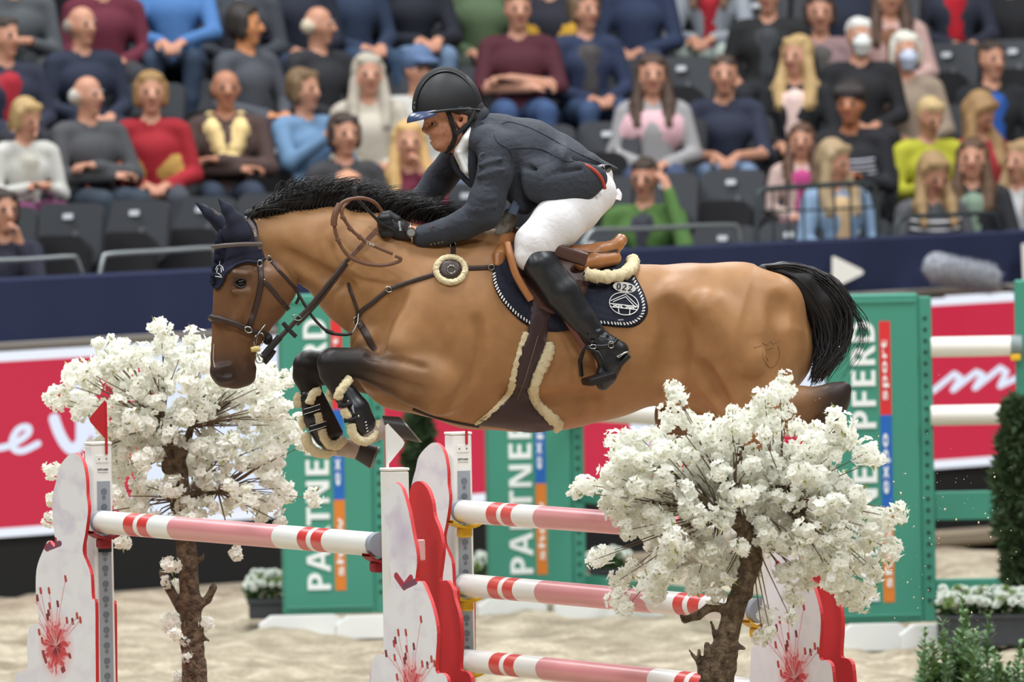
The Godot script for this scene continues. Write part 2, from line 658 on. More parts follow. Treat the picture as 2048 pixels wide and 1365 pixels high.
func build_arena() -> void:
	# sand
	var sand_im := Image.create(512, 512, false, Image.FORMAT_RGB8)
	var n1 := noise_image("sand1", 0.012, 4, 512)
	var n2 := noise_image("sand2", 0.12, 3, 512)
	for y in 512:
		for x in 512:
			var v := n1.get_pixel(x, y).r * 0.6 + n2.get_pixel(x, y).r * 0.4
			sand_im.set_pixel(x, y, C8(132, 120, 101).lerp(C8(196, 185, 163), clampf((v - 0.28) * 1.9, 0, 1)))
	tex["sand"] = ImageTexture.create_from_image(sand_im)
	var sand := mat("sand", Color.WHITE, 0.95, {"tex": tex["sand"], "tri": 0.35, "world": true, "spec": 0.2})
	# the near part of the arena plain, the part in view with real ruts and clods
	var st := begin()
	slab(st, Vector3(-45, -0.4, 12), Vector3(90, 0, 0), Vector3(0, 0.395, 0), Vector3(0, 0, -128))
	var fl := struct("floor", done(st), sand)
	var rel := FastNoiseLite.new()
	rel.seed = 4
	rel.frequency = 1.1
	rel.fractal_octaves = 4
	var nx := 170
	var nz := 190
	st = begin()
	var hs := []
	for j in nz + 1:
		var r := []
		for i in nx + 1:
			var x := -4.5 + 9.0 * i / nx
			var z := -66.0 - 26.0 * j / nz
			r.append(Vector3(x, maxf(0.0, 0.03 + 0.085 * rel.get_noise_2d(x * 1.3, z * 0.8)), z))
		hs.append(r)
	for j in nz:
		for i in nx:
			quad(st, hs[j][i], hs[j][i + 1], hs[j + 1][i + 1], hs[j + 1][i], Vector3.UP, 1)
	var ft := tag(part("sand_footing", done(st), sand), "pale churned arena sand around the far fences", "sand", "", "stuff")
	# hall
	var dark := mat("hall_wall", C8(70, 72, 76), 0.9)
	struct("wall_back", slab_mesh(Vector3(-45, -0.4, -118), Vector3(90, 0, 0), Vector3(0, 20, 0), Vector3(0, 0, -0.5)), dark)
	struct("wall_front", slab_mesh(Vector3(-45, -0.4, 12), Vector3(90, 0, 0), Vector3(0, 20, 0), Vector3(0, 0, 0.5)), dark)
	struct("wall_left", slab_mesh(Vector3(-45.5, -0.4, 12), Vector3(0.5, 0, 0), Vector3(0, 20, 0), Vector3(0, 0, -130)), dark)
	struct("wall_right", slab_mesh(Vector3(45, -0.4, 12), Vector3(0.5, 0, 0), Vector3(0, 20, 0), Vector3(0, 0, -130)), dark)
	struct("ceiling", slab_mesh(Vector3(-45.5, 19.4, 12.5), Vector3(91, 0, 0), Vector3(0, 0.5, 0), Vector3(0, 0, -131)), dark)

	# barrier: black base, LED boards, ledge, blue cloth
	var xa := -420.0
	var xb := 2460.0
	var blackm := mat("barrier_base_black", C8(14, 14, 17), 0.7)
	var y_top := func(x): return 704.0 - 0.0592 * x      # upper edge of the LED boards
	var y_bot := func(x): return 1076.0 - 0.0735 * x
	var y_gnd := func(x): return 1222.0 - 0.0765 * x
	var y_blue := func(x): return 563.0 - 0.0478 * x
	st = begin()
	var back := Vector3(0, 0, -0.3)
	slab(st, W(xa, y_gnd.call(xa) + 90.0, 0.05), W(xb, y_gnd.call(xb) + 90.0, 0.05) - W(xa, y_gnd.call(xa) + 90.0, 0.05), Vector3(0, 1.66, 0), back)
	struct("barrier_wall_3", done(st), blackm)  # solid black barrier wall behind and below the LED boards
	# kerb of packed sand at the foot
	st = begin()
	slab(st, W(xa, y_gnd.call(xa) + 18.0, -0.35), W(xb, y_gnd.call(xb) + 18.0, -0.35) - W(xa, y_gnd.call(xa) + 18.0, -0.35), Vector3(0, 0.1, 0), Vector3(0, 0, -0.5), 0.04)
	struct("trim_1", done(st), mat("kerb", C8(140, 128, 108), 0.95))
	led_boards(y_top, y_bot)
	# ledge
	st = begin()
	slab(st, W(xa, y_top.call(xa) - 3.0, -0.06), W(xb, y_top.call(xb) - 3.0, -0.06) - W(xa, y_top.call(xa) - 3.0, -0.06), Vector3(0, 0.045, 0), Vector3(0, 0, -0.3), 0.008)
	struct("trim_2", done(st), mat("ledge", C8(128, 122, 116), 0.6))
	# blue cloth with folds
	st = begin()
	var cols := 420
	var prev := []
	for i in cols + 1:
		var x := lerpf(xa, xb, float(i) / cols)
		var fold := 0.012 * sin(x * 0.045) + 0.01 * sin(x * 0.017 + 1.3)
		if x > 1560.0 and x < 2060.0:
			fold += 0.035 * sin((x - 1600.0) * 0.033)
		var ya: float = y_blue.call(x)
		var yb: float = y_top.call(x) + 4.0
		var col := []
		for j in 7:
			var f := float(j) / 6.0
			var sway := (x + (j - 3.0) * 9.0 * clampf((x - 1500.0) / 200.0, 0, 1))
			var fo := fold + 0.03 * clampf((x - 1600.0) / 150.0, 0, 1) * sin(sway * 0.027)
			col.append(W(x, lerpf(ya, yb, f), 0.03 - fo * (0.15 + 0.85 * f)))
		if i > 0:
			for j in 6:
				quad(st, prev[j], col[j], col[j + 1], prev[j + 1], Vector3(0, 0, 1), 1)
			quad(st, prev[0], col[0], col[0] + Vector3(0, 0.015, -0.35), prev[0] + Vector3(0, 0.015, -0.35), Vector3.UP, 2)
		prev = col
	var cloth := struct("trim_4", done(st), mat("blue_cloth", C8(25, 34, 68), 0.9, { "nrm": normal_tex("weave", 0.35, 2, 4.0), "tri": 6.0, "nscale": 0.4}))
	# white direction arrow stuck on the cloth
	var pl := func(p: Vector2, t: float) -> Vector3: return W(p.x, p.y, -0.11 + t)
	var arrow := part("arrow_sign", plate(v2([1664, 514, 1667, 513, 1671, 514, 1722, 539, 1726, 542, 1727, 545, 1726, 548, 1723, 550, 1684, 569, 1680, 570, 1676, 568, 1666, 558, 1664, 555]), pl, 0.02), mat("sign_white", C8(246, 244, 238), 0.6))
	tag(arrow, "white triangular arrow pointing right on the blue cloth", "sign")
	var edge := part("boundary_marker", plate(v2([2043, 488, 2060, 486, 2064, 570, 2047, 572]), pl, 0.03), mat("sign_white", C8(232, 230, 222), 0.6))
	tag(edge, "white upright marker cut by the right edge of the photo", "sign")
	# furry microphone cover lying on the ledge
	var fur := thing("microphone", "fuzzy grey microphone windshield lying in front of blue cloth", "microphone", W(1925, 560, -0.3))
	var a := W(1872, 535, -0.32)
	var b := W(1978, 556, -0.32)
	var core := Field.new(Vector3(-0.42, -0.25, -0.42), Vector3(0.42, 0.25, 0.42), 0.014)
	var ax := (b - a) * 0.5
	core.add(-ax, 0.085, ax, 0.08, 1.0, 0.01)
	core.add(-ax * 0.95 + Vector3(0, 0.012, 0), 0.09, -ax * 0.55, 0.083, 1.0, 0.02)
	var mid := (a + b) * 0.5
	var cm: ArrayMesh = core.build(func(v): return v + mid)[0]
	var furm := mat("grey_fur", C8(214, 216, 222), 0.95, {"sheen": 0.4, "tex": noise_tex("fur", 0.05, 4, C8(110, 112, 118), C8(235, 236, 240)), "tri": 3.0})
	part("windshield", cm, furm, fur)
	var hair := begin()
	for i in 4200:
		var t := rng.randf_range(-1.05, 1.05)
		var dir := Vector3(rng.randf_range(-0.6, 0.6), rng.randfn(), rng.randfn()).normalized()
		var base := mid + ax * t
		var r := 0.076
		var p := base + dir * r
		var q := base + dir * (r + rng.randf_range(0.02, 0.045)) + Vector3(rng.randf_range(-0.015, 0.015), -0.006, 0)
		var side := dir.cross(ax).normalized() * 0.005
		tri(hair, p - side, p + side, q, dir)
	part("fur", done(hair), furm, fur)
	part("cable_grip", tube_mesh([b + Vector3(0.02, -0.03, 0), b + Vector3(0.16, -0.09, 0.0), b + Vector3(0.3, -0.1, -0.02)], 0.012), blackm, fur)

func stroke(im: Image, pts: Array, r: float, c: Color) -> void:
	for i in pts.size() - 1:
		var a: Vector2 = pts[i]
		var b: Vector2 = pts[i + 1]
		var lo := Vector2(minf(a.x, b.x), minf(a.y, b.y)) - Vector2.ONE * (r + 1)
		var hi := Vector2(maxf(a.x, b.x), maxf(a.y, b.y)) + Vector2.ONE * (r + 1)
		for y in range(maxi(0, int(lo.y)), mini(im.get_height(), int(hi.y) + 1)):
			for x in range(maxi(0, int(lo.x)), mini(im.get_width(), int(hi.x) + 1)):
				var p := Vector2(x, y)
				var t := clampf((p - a).dot(b - a) / maxf((b - a).length_squared(), 1e-6), 0, 1)
				if p.distance_to(a + (b - a) * t) <= r:
					im.set_pixel(x, y, c)

func inv_lerp_board(x: float, x0: float, x1: float) -> float:
	var a := W(x0, 700.0)
	var b := W(x1, 700.0)
	return (W(x, 700.0) - a).dot(b - a) / (b - a).length_squared()

# each LED board: an emitting panel whose picture is drawn in board pixels (x along, y down, about one per photograph pixel)
func led_boards(y_top: Callable, y_bot: Callable) -> void:
	var red := C8(198, 36, 68)
	var white := C8(226, 236, 255)
	var edge := C8(238, 244, 255)
	var frame := mat("board_frame", C8(30, 30, 34), 0.6)
	var specs := [
		[-420.0, 560.0, "red advertising screen with white handwriting behind the left blossom tree"],
		[560.0, 1300.0, "red advertising screen seen under the horse's belly"],
		[1300.0, 2460.0, "red advertising screen with white zigzag line beside the right green pillar"],
	]
	for k in 3:
		var x0: float = specs[k][0]
		var x1: float = specs[k][1]
		var w := int(x1 - x0)
		var hgt := 366
		var im := Image.create(w, hgt, false, Image.FORMAT_RGB8)
		im.fill(red)
		im.fill_rect(Rect2i(0, 0, w, 20), edge)
		im.fill_rect(Rect2i(0, hgt - 18, w, 18), edge)
		# photograph pixel -> board pixel
		var q := func(x: float, y: float) -> Vector2: return Vector2(inv_lerp_board(x, x0, x1) * w, (y - y_top.call(x)) / (y_bot.call(x) - y_top.call(x)) * hgt)
		if k == 0:
			# white field on the right of this board
			for y in range(20, hgt - 18):
				var x := 705 + int(30.0 * sin(y * 0.012)) - y * 0.05
				im.fill_rect(Rect2i(int(x), y, w, 1), white)
			var e := []
			for p in spline(v2([-260, 905, -190, 880, -130, 890, -60, 900, 0, 896, 30, 886, 55, 868, 56, 856, 44, 855, 32, 864, 24, 882, 28, 898, 45, 902, 75, 888]), 6): e.append(q.call(p.x, p.y))
			stroke(im, e, 7.0, white)
			e = []
			for p in spline(v2([108, 838, 116, 862, 130, 888, 146, 900, 160, 888, 162, 850, 156, 810, 150, 780, 160, 762, 176, 790, 190, 850, 200, 905]), 6): e.append(q.call(p.x, p.y))
			stroke(im, e, 11.0, white)
			e = []
			for p in spline(v2([146, 900, 158, 888, 175, 860, 185, 830]), 6): e.append(q.call(p.x, p.y))
			stroke(im, e, 11.0, white)
		elif k == 1:
			for y in range(20, 110):
				im.fill_rect(Rect2i(250, y, 240, 1), white) if y < 60 else null
			im.fill_rect(Rect2i(0, 20, 30, hgt - 40), white)
			for y in range(20, hgt - 18):
				im.fill_rect(Rect2i(int(690 + 22.0 * (y / 160.0 - 1.0)), y, 60, 1), white)
		else:
			for y in range(20, hgt - 18):
				im.fill_rect(Rect2i(0, y, 360 - int(y * 0.12), 1), white if y < 250 else red)
			var e := []
			for p in v2([1866, 782, 1908, 748, 1920, 756, 1906, 780, 1952, 744, 1964, 750, 1950, 776, 2000, 736, 2012, 744, 2000, 772, 2050, 748, 2062, 736, 2056, 760, 2110, 720]): e.append(q.call(p.x, p.y))
			stroke(im, e, 6.5, white)
		var m := StandardMaterial3D.new()
		m.resource_name = "led_screen_%d" % k
		m.albedo_color = Color(0.03, 0.03, 0.03)
		m.roughness = 0.6
		m.emission_enabled = true
		m.emission_texture = ImageTexture.create_from_image(im)
		m.emission = Color.WHITE
		m.emission_operator = BaseMaterial3D.EMISSION_OP_MULTIPLY
		m.emission_energy_multiplier = 1.0
		var t := thing("led_screen", specs[k][2], "screen", W(x0 + 0.5 * w, y_bot.call(x0 + 0.5 * w), 0.0))
		var st := begin()
		var a := W(x0, y_top.call(x0), 0.0)
		var b := W(x1, y_top.call(x1), 0.0)
		var c := W(x1, y_bot.call(x1), 0.0)
		var d := W(x0, y_bot.call(x0), 0.0)
		var n := (b - a).cross(d - a).normalized()
		if n.z < 0.0: n = -n
		st.set_smooth_group(-1)
		var v := [a, b, c, d]
		var uv := [Vector2(0, 0), Vector2(1, 0), Vector2(1, 1), Vector2(0, 1)]
		for j in [0, 1, 2, 0, 2, 3]:
			st.set_uv(uv[j])
			st.add_vertex(v[j])
		part("screen_face", done(st), m, t)
		st = begin()
		slab(st, d - n * 0.09, c - d, a - d, n * 0.085)
		part("cabinet", done(st), frame, t)

# ---------- stand ----------
const ROW_Y := [0.0, 415.0, 305.0, 197.0, 75.0, -42.0, -160.0]   # head line of each row at x = 0

func row_d(x: float, row: int) -> float:
	return wall_d(x) + 1.35 + 1.1 * (row - 1)

func row_pt(x: float, row: int, dy := 0.0) -> Vector3:
	return P(x, ROW_Y[row] - 0.047 * x, row_d(x, row)) + Vector3(0, dy, 0)

func build_stand() -> void:
	var conc := mat("stand_floor", C8(28, 28, 32), 0.9)
	var along := (row_pt(2000, 1) - row_pt(0, 1)).normalized()
	var flat := Vector3(along.x, 0, along.z).normalized()
	var away := Vector3(flat.z, 0, -flat.x)
	if away.z > 0.0: away = -away
	for row in range(1, 7):
		var a := row_pt(-420, row, -1.22) - away * 0.35
		var b := row_pt(2460, row, -1.22) - away * 0.35
		var st := begin()
		slab(st, a - Vector3(0, 0.8, 0), b - a, Vector3(0, 0.8, 0), away * 0.9, 0.01)
		var tier := struct("floor_tier_%d" % row, done(st), conc)
	# folding seats
	var shell := mat("seat_shell", C8(60, 62, 66), 0.45)
	var pad := mat("seat_pad", C8(26, 25, 27), 0.9)
	var plate_m := mat("seat_number_plate", C8(205, 208, 212), 0.5)
	var metal := mat("seat_bracket", C8(160, 162, 166), 0.35, {"metal": 0.8})
	var back := rounded_slab(0.45, 0.4, 0.05, 0.07)
	var pan := rounded_slab(0.41, 0.42, 0.07, 0.1)
	var num := rounded_slab(0.068, 0.036, 0.006, 0.008)
	var face_yaw := -0.42
	for row in range(1, 6):
		var x := -60.0 + row * 17.0
		var count := 0
		var row_word: String = ["", "front", "second", "third", "fourth", "fifth"][row]
		while x < 2120.0:
			var occupied := false
			for c in crowd:
				if c.row == row and absf(c.x - x) < 70.0: occupied = true
			var base := row_pt(x, row, -0.78)
			var ybx := 682.5 - (cam_basis.inverse() * (base - EYE)).y / row_d(x, row) * F
			if ybx > -40.0 and ybx < 640.0:
				count += 1
				var nth: String = ["first", "second", "third", "fourth", "fifth", "sixth", "seventh", "eighth", "ninth", "tenth", "eleventh", "twelfth", "thirteenth", "fourteenth", "fifteenth", "sixteenth", "seventeenth", "eighteenth"][count - 1]
				var where := "%s from the left in the %s row" % [nth, row_word]
				var t := thing("folding_seat", ("empty charcoal folding seat with upturned pad, " + where) if not occupied else ("charcoal seat under a spectator, " + where), "seat", base, "empty folding seats in the stand" if not occupied else "folding seats under spectators")
				t.rotation.y = face_yaw
				piece("backrest", back, shell, t, Transform3D(Basis(Vector3.RIGHT, -0.18), Vector3(0, 0.24, -0.22)))
				piece("number_plate", num, plate_m, t, Transform3D(Basis(Vector3.RIGHT, -0.18), Vector3(0, 0.36, -0.187)))
				if not occupied:
					piece("seat_pad", pan, pad, t, Transform3D(Basis(Vector3.RIGHT, -0.14), Vector3(0, 0.03, -0.05)))
					piece("hinge", rounded_slab(0.03, 0.06, 0.03, 0.01), metal, t, Transform3D(Basis(Vector3.RIGHT, -0.1), Vector3(0.06, 0.24, -0.17)))
				else:
					piece("seat_pad", pan, pad, t, Transform3D(Basis(Vector3.RIGHT, -1.55), Vector3(0, -0.06, 0.04)))
			x += 133.0
	# tubular rails along the front of the stand
	var steel := mat("rail_steel", C8(150, 156, 158), 0.35, {"metal": 0.7})
	var gun := mat("rail_dark", C8(64, 72, 74), 0.45, {"metal": 0.4})
	rail("grey tubular rail at the far left above the blue cloth", [[-90, 566], [-80, 530], [-60, 524], [60, 519], [140, 514], [154, 520], [164, 548]], steel, 5.0, -0.05, [])
	rail("grey tubular rail in front of the empty seats", [[200, 548], [206, 520], [220, 509], [320, 503], [415, 497], [428, 502], [434, 540]], steel, 5.5, -0.05, [])
	rail("pale flat rail below the man in the green jacket", [[1165, 492], [1180, 466], [1200, 460], [1290, 458], [1380, 453], [1462, 451], [1475, 458], [1480, 485]], steel, 5.5, -0.05, [])
	rail("dark hooped barrier around the woman in pale denim", [[1512, 492], [1516, 395], [1524, 383], [1540, 378], [1630, 372], [1725, 367], [1745, 372], [1752, 388], [1757, 478]], gun, 6.0, 0.0, [[[1514, 424], [1636, 420], [1754, 414]], [[1545, 378], [1548, 488]], [[1575, 376], [1578, 488]], [[1606, 374], [1609, 488]], [[1637, 372], [1640, 484]], [[1668, 371], [1671, 482]], [[1700, 369], [1703, 480]], [[1728, 368], [1731, 480]]])
	rail("dark low rail in front of the woman in plaid", [[1790, 478], [1796, 446], [1806, 437], [1830, 433], [1900, 430], [1975, 427], [1990, 434], [2002, 462]], gun, 5.5, 0.0, [])

func rounded_slab(w: float, h: float, t: float, r: float) -> ArrayMesh:
	var pts := []
	for c in [[w / 2 - r, h / 2 - r, 0.0], [-w / 2 + r, h / 2 - r, PI / 2], [-w / 2 + r, -h / 2 + r, PI], [w / 2 - r, -h / 2 + r, 1.5 * PI]]:
		for k in 5:
			var a: float = c[2] + PI / 2 * k / 4.0
			pts.append(Vector2(c[0] + cos(a) * r, c[1] + sin(a) * r))
	return plate(pts, func(p: Vector2, d: float) -> Vector3: return Vector3(p.x, p.y + 0.0, t / 2 - d), t)

func rail(label: String, pts: Array, m: Material, rpx: float, back: float, extra: Array) -> void:
	var p3 := []
	for p in pts: p3.append(W(p[0], p[1], 0.25 + back))
	var mid: Array = pts[pts.size() / 2]
	var t := thing("tubular_rail", label, "rail", W(pts[0][0], pts[0][1], 0.25 + back))
	part("rail_tube", tube_mesh(spline(p3, 5), rpx / 325.0, 10), m, t)
	for e in extra:
		var q := []
		for p in e: q.append(W(p[0], p[1], 0.26 + back))
		part("bar", tube_mesh(q, (rpx - 3.5) / 325.0, 8), m, t)

# ---------- green pillars and far fences ----------
func text_mesh(s: String, size: float, thick: float, weight := 800) -> TextMesh:
	var f := SystemFont.new()
	f.font_names = PackedStringArray(["Droid Sans"])
	f.font_weight = weight
	var t := TextMesh.new()
	t.text = s
	t.font = f
	t.font_size = 64
	t.pixel_size = size / 46.0
	t.depth = thick
	t.curve_step = 2.0
	return t

func pillar(label: String, xl: float, xr: float, yt: float, yb: float, d: float, text_to: float, bar: Array) -> Dictionary:
	var green := mat("pillar_green", C8(60, 138, 116), 0.55, {"coat": 0.15})
	var s := F / d
	var o := P(xl, yb, d)
	var ux := P(xr, yb - 0.0183 * (xr - xl), d) - o
	var yaw := 0.12
	ux = ux.rotated(Vector3.UP, yaw)
	ux.y = 0.0
	var w := ux.length()
	var u := ux / w
	var n := u.cross(Vector3.UP)
	if n.z < 0.0: n = -n
	var h := (yb - yt) / s
	var t := thing("fence_pillar", label, "pillar", o)
	var st := begin()
	slab(st, o - n * 0.12, ux, Vector3(0, h, 0), n * 0.12, 0.012)
	var panel := part("panel", done(st), green, t)
	st = begin()
	slab(st, o + ux * 0.03 + Vector3(0, 0.035, 0) + n * 0.001, ux * 0.94, Vector3(0, 0.012, 0), n * 0.008, 0.003)
	slab(st, o + ux * 0.03 + Vector3(0, h - 0.05, 0) + n * 0.001, ux * 0.94, Vector3(0, 0.012, 0), n * 0.008, 0.003)
	part("border_strip", done(st), green, panel)
	# perforated post on the right side
	st = begin()
	slab(st, o + ux - n * 0.02, u * 0.075, Vector3(0, h - 0.02, 0), n * -0.09, 0.006)
	var sp := part("side_post", done(st), green, t)
	st = begin()
	var y := 0.12
	while y < h - 0.1:
		var hp := o + ux + u * 0.037 + Vector3(0, y, 0) - n * 0.018
		tube(st, PackedVector3Array([hp - n * 0.004, hp + n * 0.002]), PackedFloat32Array([0.011, 0.011]), 8)
		y += 0.062
	part("post_holes", done(st), mat("hole_dark", C8(20, 46, 40), 0.9), sp).set_meta("kind", "stuff")
	# lettering: reads upwards
	var white := mat("letter_white", C8(235, 238, 234), 0.6)
	var up := Basis(Vector3.UP, -u, n)
	var place := func(called: String, txt: String, frac: float, y0: float, y1: float, cap: float, m: Material, out: float) -> void:
		var tm := text_mesh(txt, cap, 0.006)
		var box := tm.get_aabb()
		var o3 := MeshInstance3D.new()
		o3.name = called
		o3.mesh = tm
		o3.material_override = m
		panel.add_child(o3, true)
		var sx := (y1 - y0) / box.size.x
		var sy := cap / box.size.y
		var c := o + u * (w * frac) + Vector3(0, (y0 + y1) * 0.5, 0) + n * out
		var ctr := box.get_center()
		var b := Basis(up.x * sx, up.y * sy * -1.0, up.z)
		o3.transform = panel.global_transform.affine_inverse() * Transform3D(Basis(Vector3.UP * sx, -u * sy, n), c - (Vector3.UP * sx * ctr.x + (-u) * sy * ctr.y))
	var yy := func(py: float) -> float: return (yb - py) / s
	place.call("lettering", "PARTNER PFERD", 0.385, yy.call(text_to), yy.call(bar[0]), 0.135, white, 0.004)
	var names := ["sport", "expo", "show"]
	var colors := [C8(214, 40, 44), C8(22, 96, 178), C8(214, 122, 34)]
	var seg: float = (bar[1] - bar[0]) / 3.0
	for k in 3:
		var ya: float = yy.call(bar[0] + seg * (k + 1))
		var yc: float = yy.call(bar[0] + seg * k)
		st = begin()
		slab(st, o + u * (w * 0.565) + Vector3(0, ya, 0), u * 0.062, Vector3(0, yc - ya, 0), n * 0.003)
		part("colour_bar", done(st), mat("bar_%d" % k, colors[k], 0.55), panel)
		place.call("lettering", names[k], 0.565 + 0.031 / w, lerpf(ya, yc, 0.16), lerpf(ya, yc, 0.8), 0.036, white, 0.006)
	return {"o": o, "u": u, "n": n, "w": w, "s": s, "t": t}

func foot(label: String, p: Dictionary, off: float, along: float, length: float) -> void:
	var o: Vector3 = p.o + p.u * off + p.n * (0.3 if off < 0.1 else 0.55)
	o.y = 0.01
	var ht: float = maxf(p.o.y, 0.08)
	var out := [Vector2(0, 0), Vector2(0, ht * 0.62), Vector2(0.07, ht), Vector2(length - 0.07, ht), Vector2(length, ht * 0.62), Vector2(length, 0)]
	var m := plate(out, func(q: Vector2, d: float) -> Vector3: return o + p.u * (along * q.x) - p.n * d + Vector3(0, q.y, 0), 0.11)
	part("foot", m, mat("foot_white", C8(232, 233, 230), 0.6), p.t).set_meta("label", label)

func build_background_fences() -> void:
	var a := pillar("tall green fence pillar behind the horse's front legs", 569, 752, 590, 1232, 75.2, 1182, [640, 1184])
	var b := pillar("tall green fence pillar under the horse's girth", 979, 1150, 566, 1196, 77.0, 1150, [606, 1152])
	var c := pillar("tall green fence pillar behind the horse's tail", 1664, 1850, 590, 1250, 72.4, 1205, [645, 1208])
	foot("white foot under the left green pillar, nearer the flower pot", a, -0.17, 1.0, 0.5)
	foot("white foot under the left green pillar, nearer the white-flagged post", a, 0.24, 1.0, 0.46)
	foot("white foot of the middle green pillar, left of two", b, -0.1, 1.0, 0.4)
	foot("white foot of the middle green pillar, right of two", b, 0.32, 1.0, 0.62)
	foot("white foot of the right green pillar, half behind the red board", c, 0.0, 1.0, 0.4)
	foot("white foot of the right green pillar, beside the green shrub", c, 0.3, 1.0, 0.4)
	var green := mat("pillar_green", C8(60, 138, 116), 0.55)
	var cream := mat("cream_pole", C8(234, 230, 220), 0.5)
	var plank := func(label: String, x0: float, x1: float, y0: float, y1: float, d: float, d2: float) -> void:
		var o := P(x0, y1, d)
		var u := P(x1, y1 - 0.0183 * (x1 - x0) + 2.0, d2) - o
		u.y = 0.0
		var m := slab_mesh(o, u, Vector3(0, (y1 - y0) * d / F, 0), Vector3(0, 0, -0.035), 0.006)
		tag(part("fence_plank", m, green), label, "plank")
	plank.call("upper green plank at the right edge, level with the blossoms", 1866, 2100, 984, 1042, 72.5, 72.5)
	plank.call("lower green plank at the right edge, behind the flower trough", 1866, 2100, 1159, 1192, 72.5, 72.5)
	plank.call("upper green plank between the middle and right pillars", 1160, 1668, 962, 1006, 77.05, 72.5)
	plank.call("lower green plank between the middle and right pillars", 1172, 1668, 1150, 1190, 77.05, 72.5)
	var pole := func(label: String, x0: float, x1: float, y: float, r: float, d: float, d2: float) -> void:
		var t := thing("far_pole", label, "pole", P(x0, y, d))
		var a0 := P(x0, y, d)
		var a1 := P(x1, y, d2)
		a1.y = a0.y
		part("pole_body", tube_mesh([a0, a1], r * d / F, 16), cream, t)
		part("end_cap", tube_mesh([a1 - (a1 - a0).normalized() * 0.003, a1 + (a1 - a0).normalized() * 0.06], r * 1.04 * d / F, 16), mat("cap_grey", C8(130, 142, 140), 0.5), t)
	pole.call("upper cream far pole at the right, across the red screen", 1862, 2022, 695, 20.0, 72.45, 72.45)
	pole.call("lower cream far pole at the right, beside the dark cypress", 1862, 2040, 832, 20.0, 72.45, 72.45)
	pole.call("cream far pole glimpsed under the horse's belly", 1146, 1668, 820, 20.0, 77.05, 72.5)
	var cup := part("far_pole_cup", slab_mesh(P(2022, 722, 72.4), Vector3(0.055, 0, 0), Vector3(0, 0.035, 0), Vector3(0, 0, -0.06), 0.006), mat("cup_yellow", C8(226, 178, 30), 0.5))
	tag(cup, "yellow cup under the upper far pole at the right edge", "cup")
	var gp := part("far_post", slab_mesh(P(2041, 1252, 72.5), P(2120, 1252, 72.5) - P(2041, 1252, 72.5), Vector3(0, 692.0 * 72.5 / F, 0), Vector3(0, 0, -0.1), 0.01), green)
	tag(gp, "green fence post cut by the right edge of the photo", "post")

# ---------- the oxer ----------
const D1F := 56.6
const D1N := 53.3

func build_jump() -> void:
	var far1 := P(196, 1040, D1F)
	var near1 := P(790, 1094, D1N)
	var u := near1 - far1
	u.y = 0.0
	u = u.normalized()
	var v := Vector3(-u.z, 0, u.x)
	if v.x < 0.0: v = -v
	var shift := P(916, 1018, 57.1) - far1
	shift.y = 0.0
	for k in 2:
		jump_side(k, shift * k, u, v)

func post(label: String, top: Vector3, u: Vector3, v: Vector3, strip: bool) -> Node3D:
	var w := 0.092
	var t := thing("jump_post", label, "post", Vector3(top.x, 0.0, top.z))
	var white := mat("post_white", C8(240, 238, 232), 0.5)
	part("post_body", slab_mesh(Vector3(top.x, 0.0, top.z) - u * w * 0.5 - v * w * 0.5, u * w, Vector3(0, top.y, 0), v * w, 0.007), white, t)
	part("post_cap", slab_mesh(top - u * (w * 0.5 + 0.002) - v * (w * 0.5 + 0.002), u * (w + 0.004), Vector3(0, 0.012, 0), v * (w + 0.004), 0.004), white, t)
	if strip:
		var f := top + u * (w * 0.5)
		var grey := mat("strip_grey", C8(164, 170, 178), 0.45, {"metal": 0.2})
		var strip_part := part("hole_strip", slab_mesh(Vector3(f.x, 0.05, f.z) - v * 0.024, u * 0.004, Vector3(0, top.y - 0.05 - 0.155, 0), v * 0.058, 0.001), grey, t)
		var kh := mat("key_hole", C8(112, 118, 126), 0.6)
		var rim := mat("key_hole_rim", C8(176, 180, 186), 0.35, {"metal": 0.5})
		var y := top.y - 0.20
		while y > 0.2:
			var c := Vector3(f.x, y, f.z) + u * 0.003 + v * 0.005
			var st := begin()
			tube(st, PackedVector3Array([c, c + u * 0.003]), PackedFloat32Array([0.014, 0.014]), 12)
			tube(st, PackedVector3Array([c - Vector3(0, 0.026, 0), c + u * 0.003 - Vector3(0, 0.026, 0)]), PackedFloat32Array([0.008, 0.008]), 10)
			part("key_hole", done(st), kh, strip_part)
			y -= 0.066
		# screwed plate and maker's lettering
		var pc := top + u * (w * 0.5) - Vector3(0, 0.06, 0)
		var np := part("name_plate", slab_mesh(pc - v * 0.026 - Vector3(0, 0.016, 0), v * 0.058, Vector3(0, 0.032, 0), u * 0.003, 0.001), mat("post_white", C8(240, 238, 232), 0.5), t)
		for s in [-0.014, 0.02]:
			part("screw", tube_mesh([pc + v * s + u * 0.002, pc + v * s + u * 0.005], 0.003, 8), mat("screw_dark", C8(70, 72, 78), 0.4), np)
		var tm := text_mesh("IsiTrade", 0.018, 0.001, 700)
		var box := tm.get_aabb()
		var sc := 0.048 / box.size.x
		var c2 := pc + v * 0.003 - Vector3(0, 0.045, 0) + u * 0.001
		var o3 := MeshInstance3D.new()
		o3.name = "lettering"
		o3.mesh = tm
		o3.material_override = mat("letter_dark", C8(44, 46, 58), 0.6)
		t.add_child(o3, true)
		var bb := Basis(v * sc, Vector3.UP * sc, u)
		o3.transform = t.global_transform.affine_inverse() * Transform3D(bb, c2 - bb * box.get_center())
		part("underline", slab_mesh(c2 - v * 0.024 - Vector3(0, 0.014, 0), v * 0.048, Vector3(0, 0.0012, 0), u * 0.001), mat("letter_dark", C8(44, 46, 58), 0.6), t)
	return t

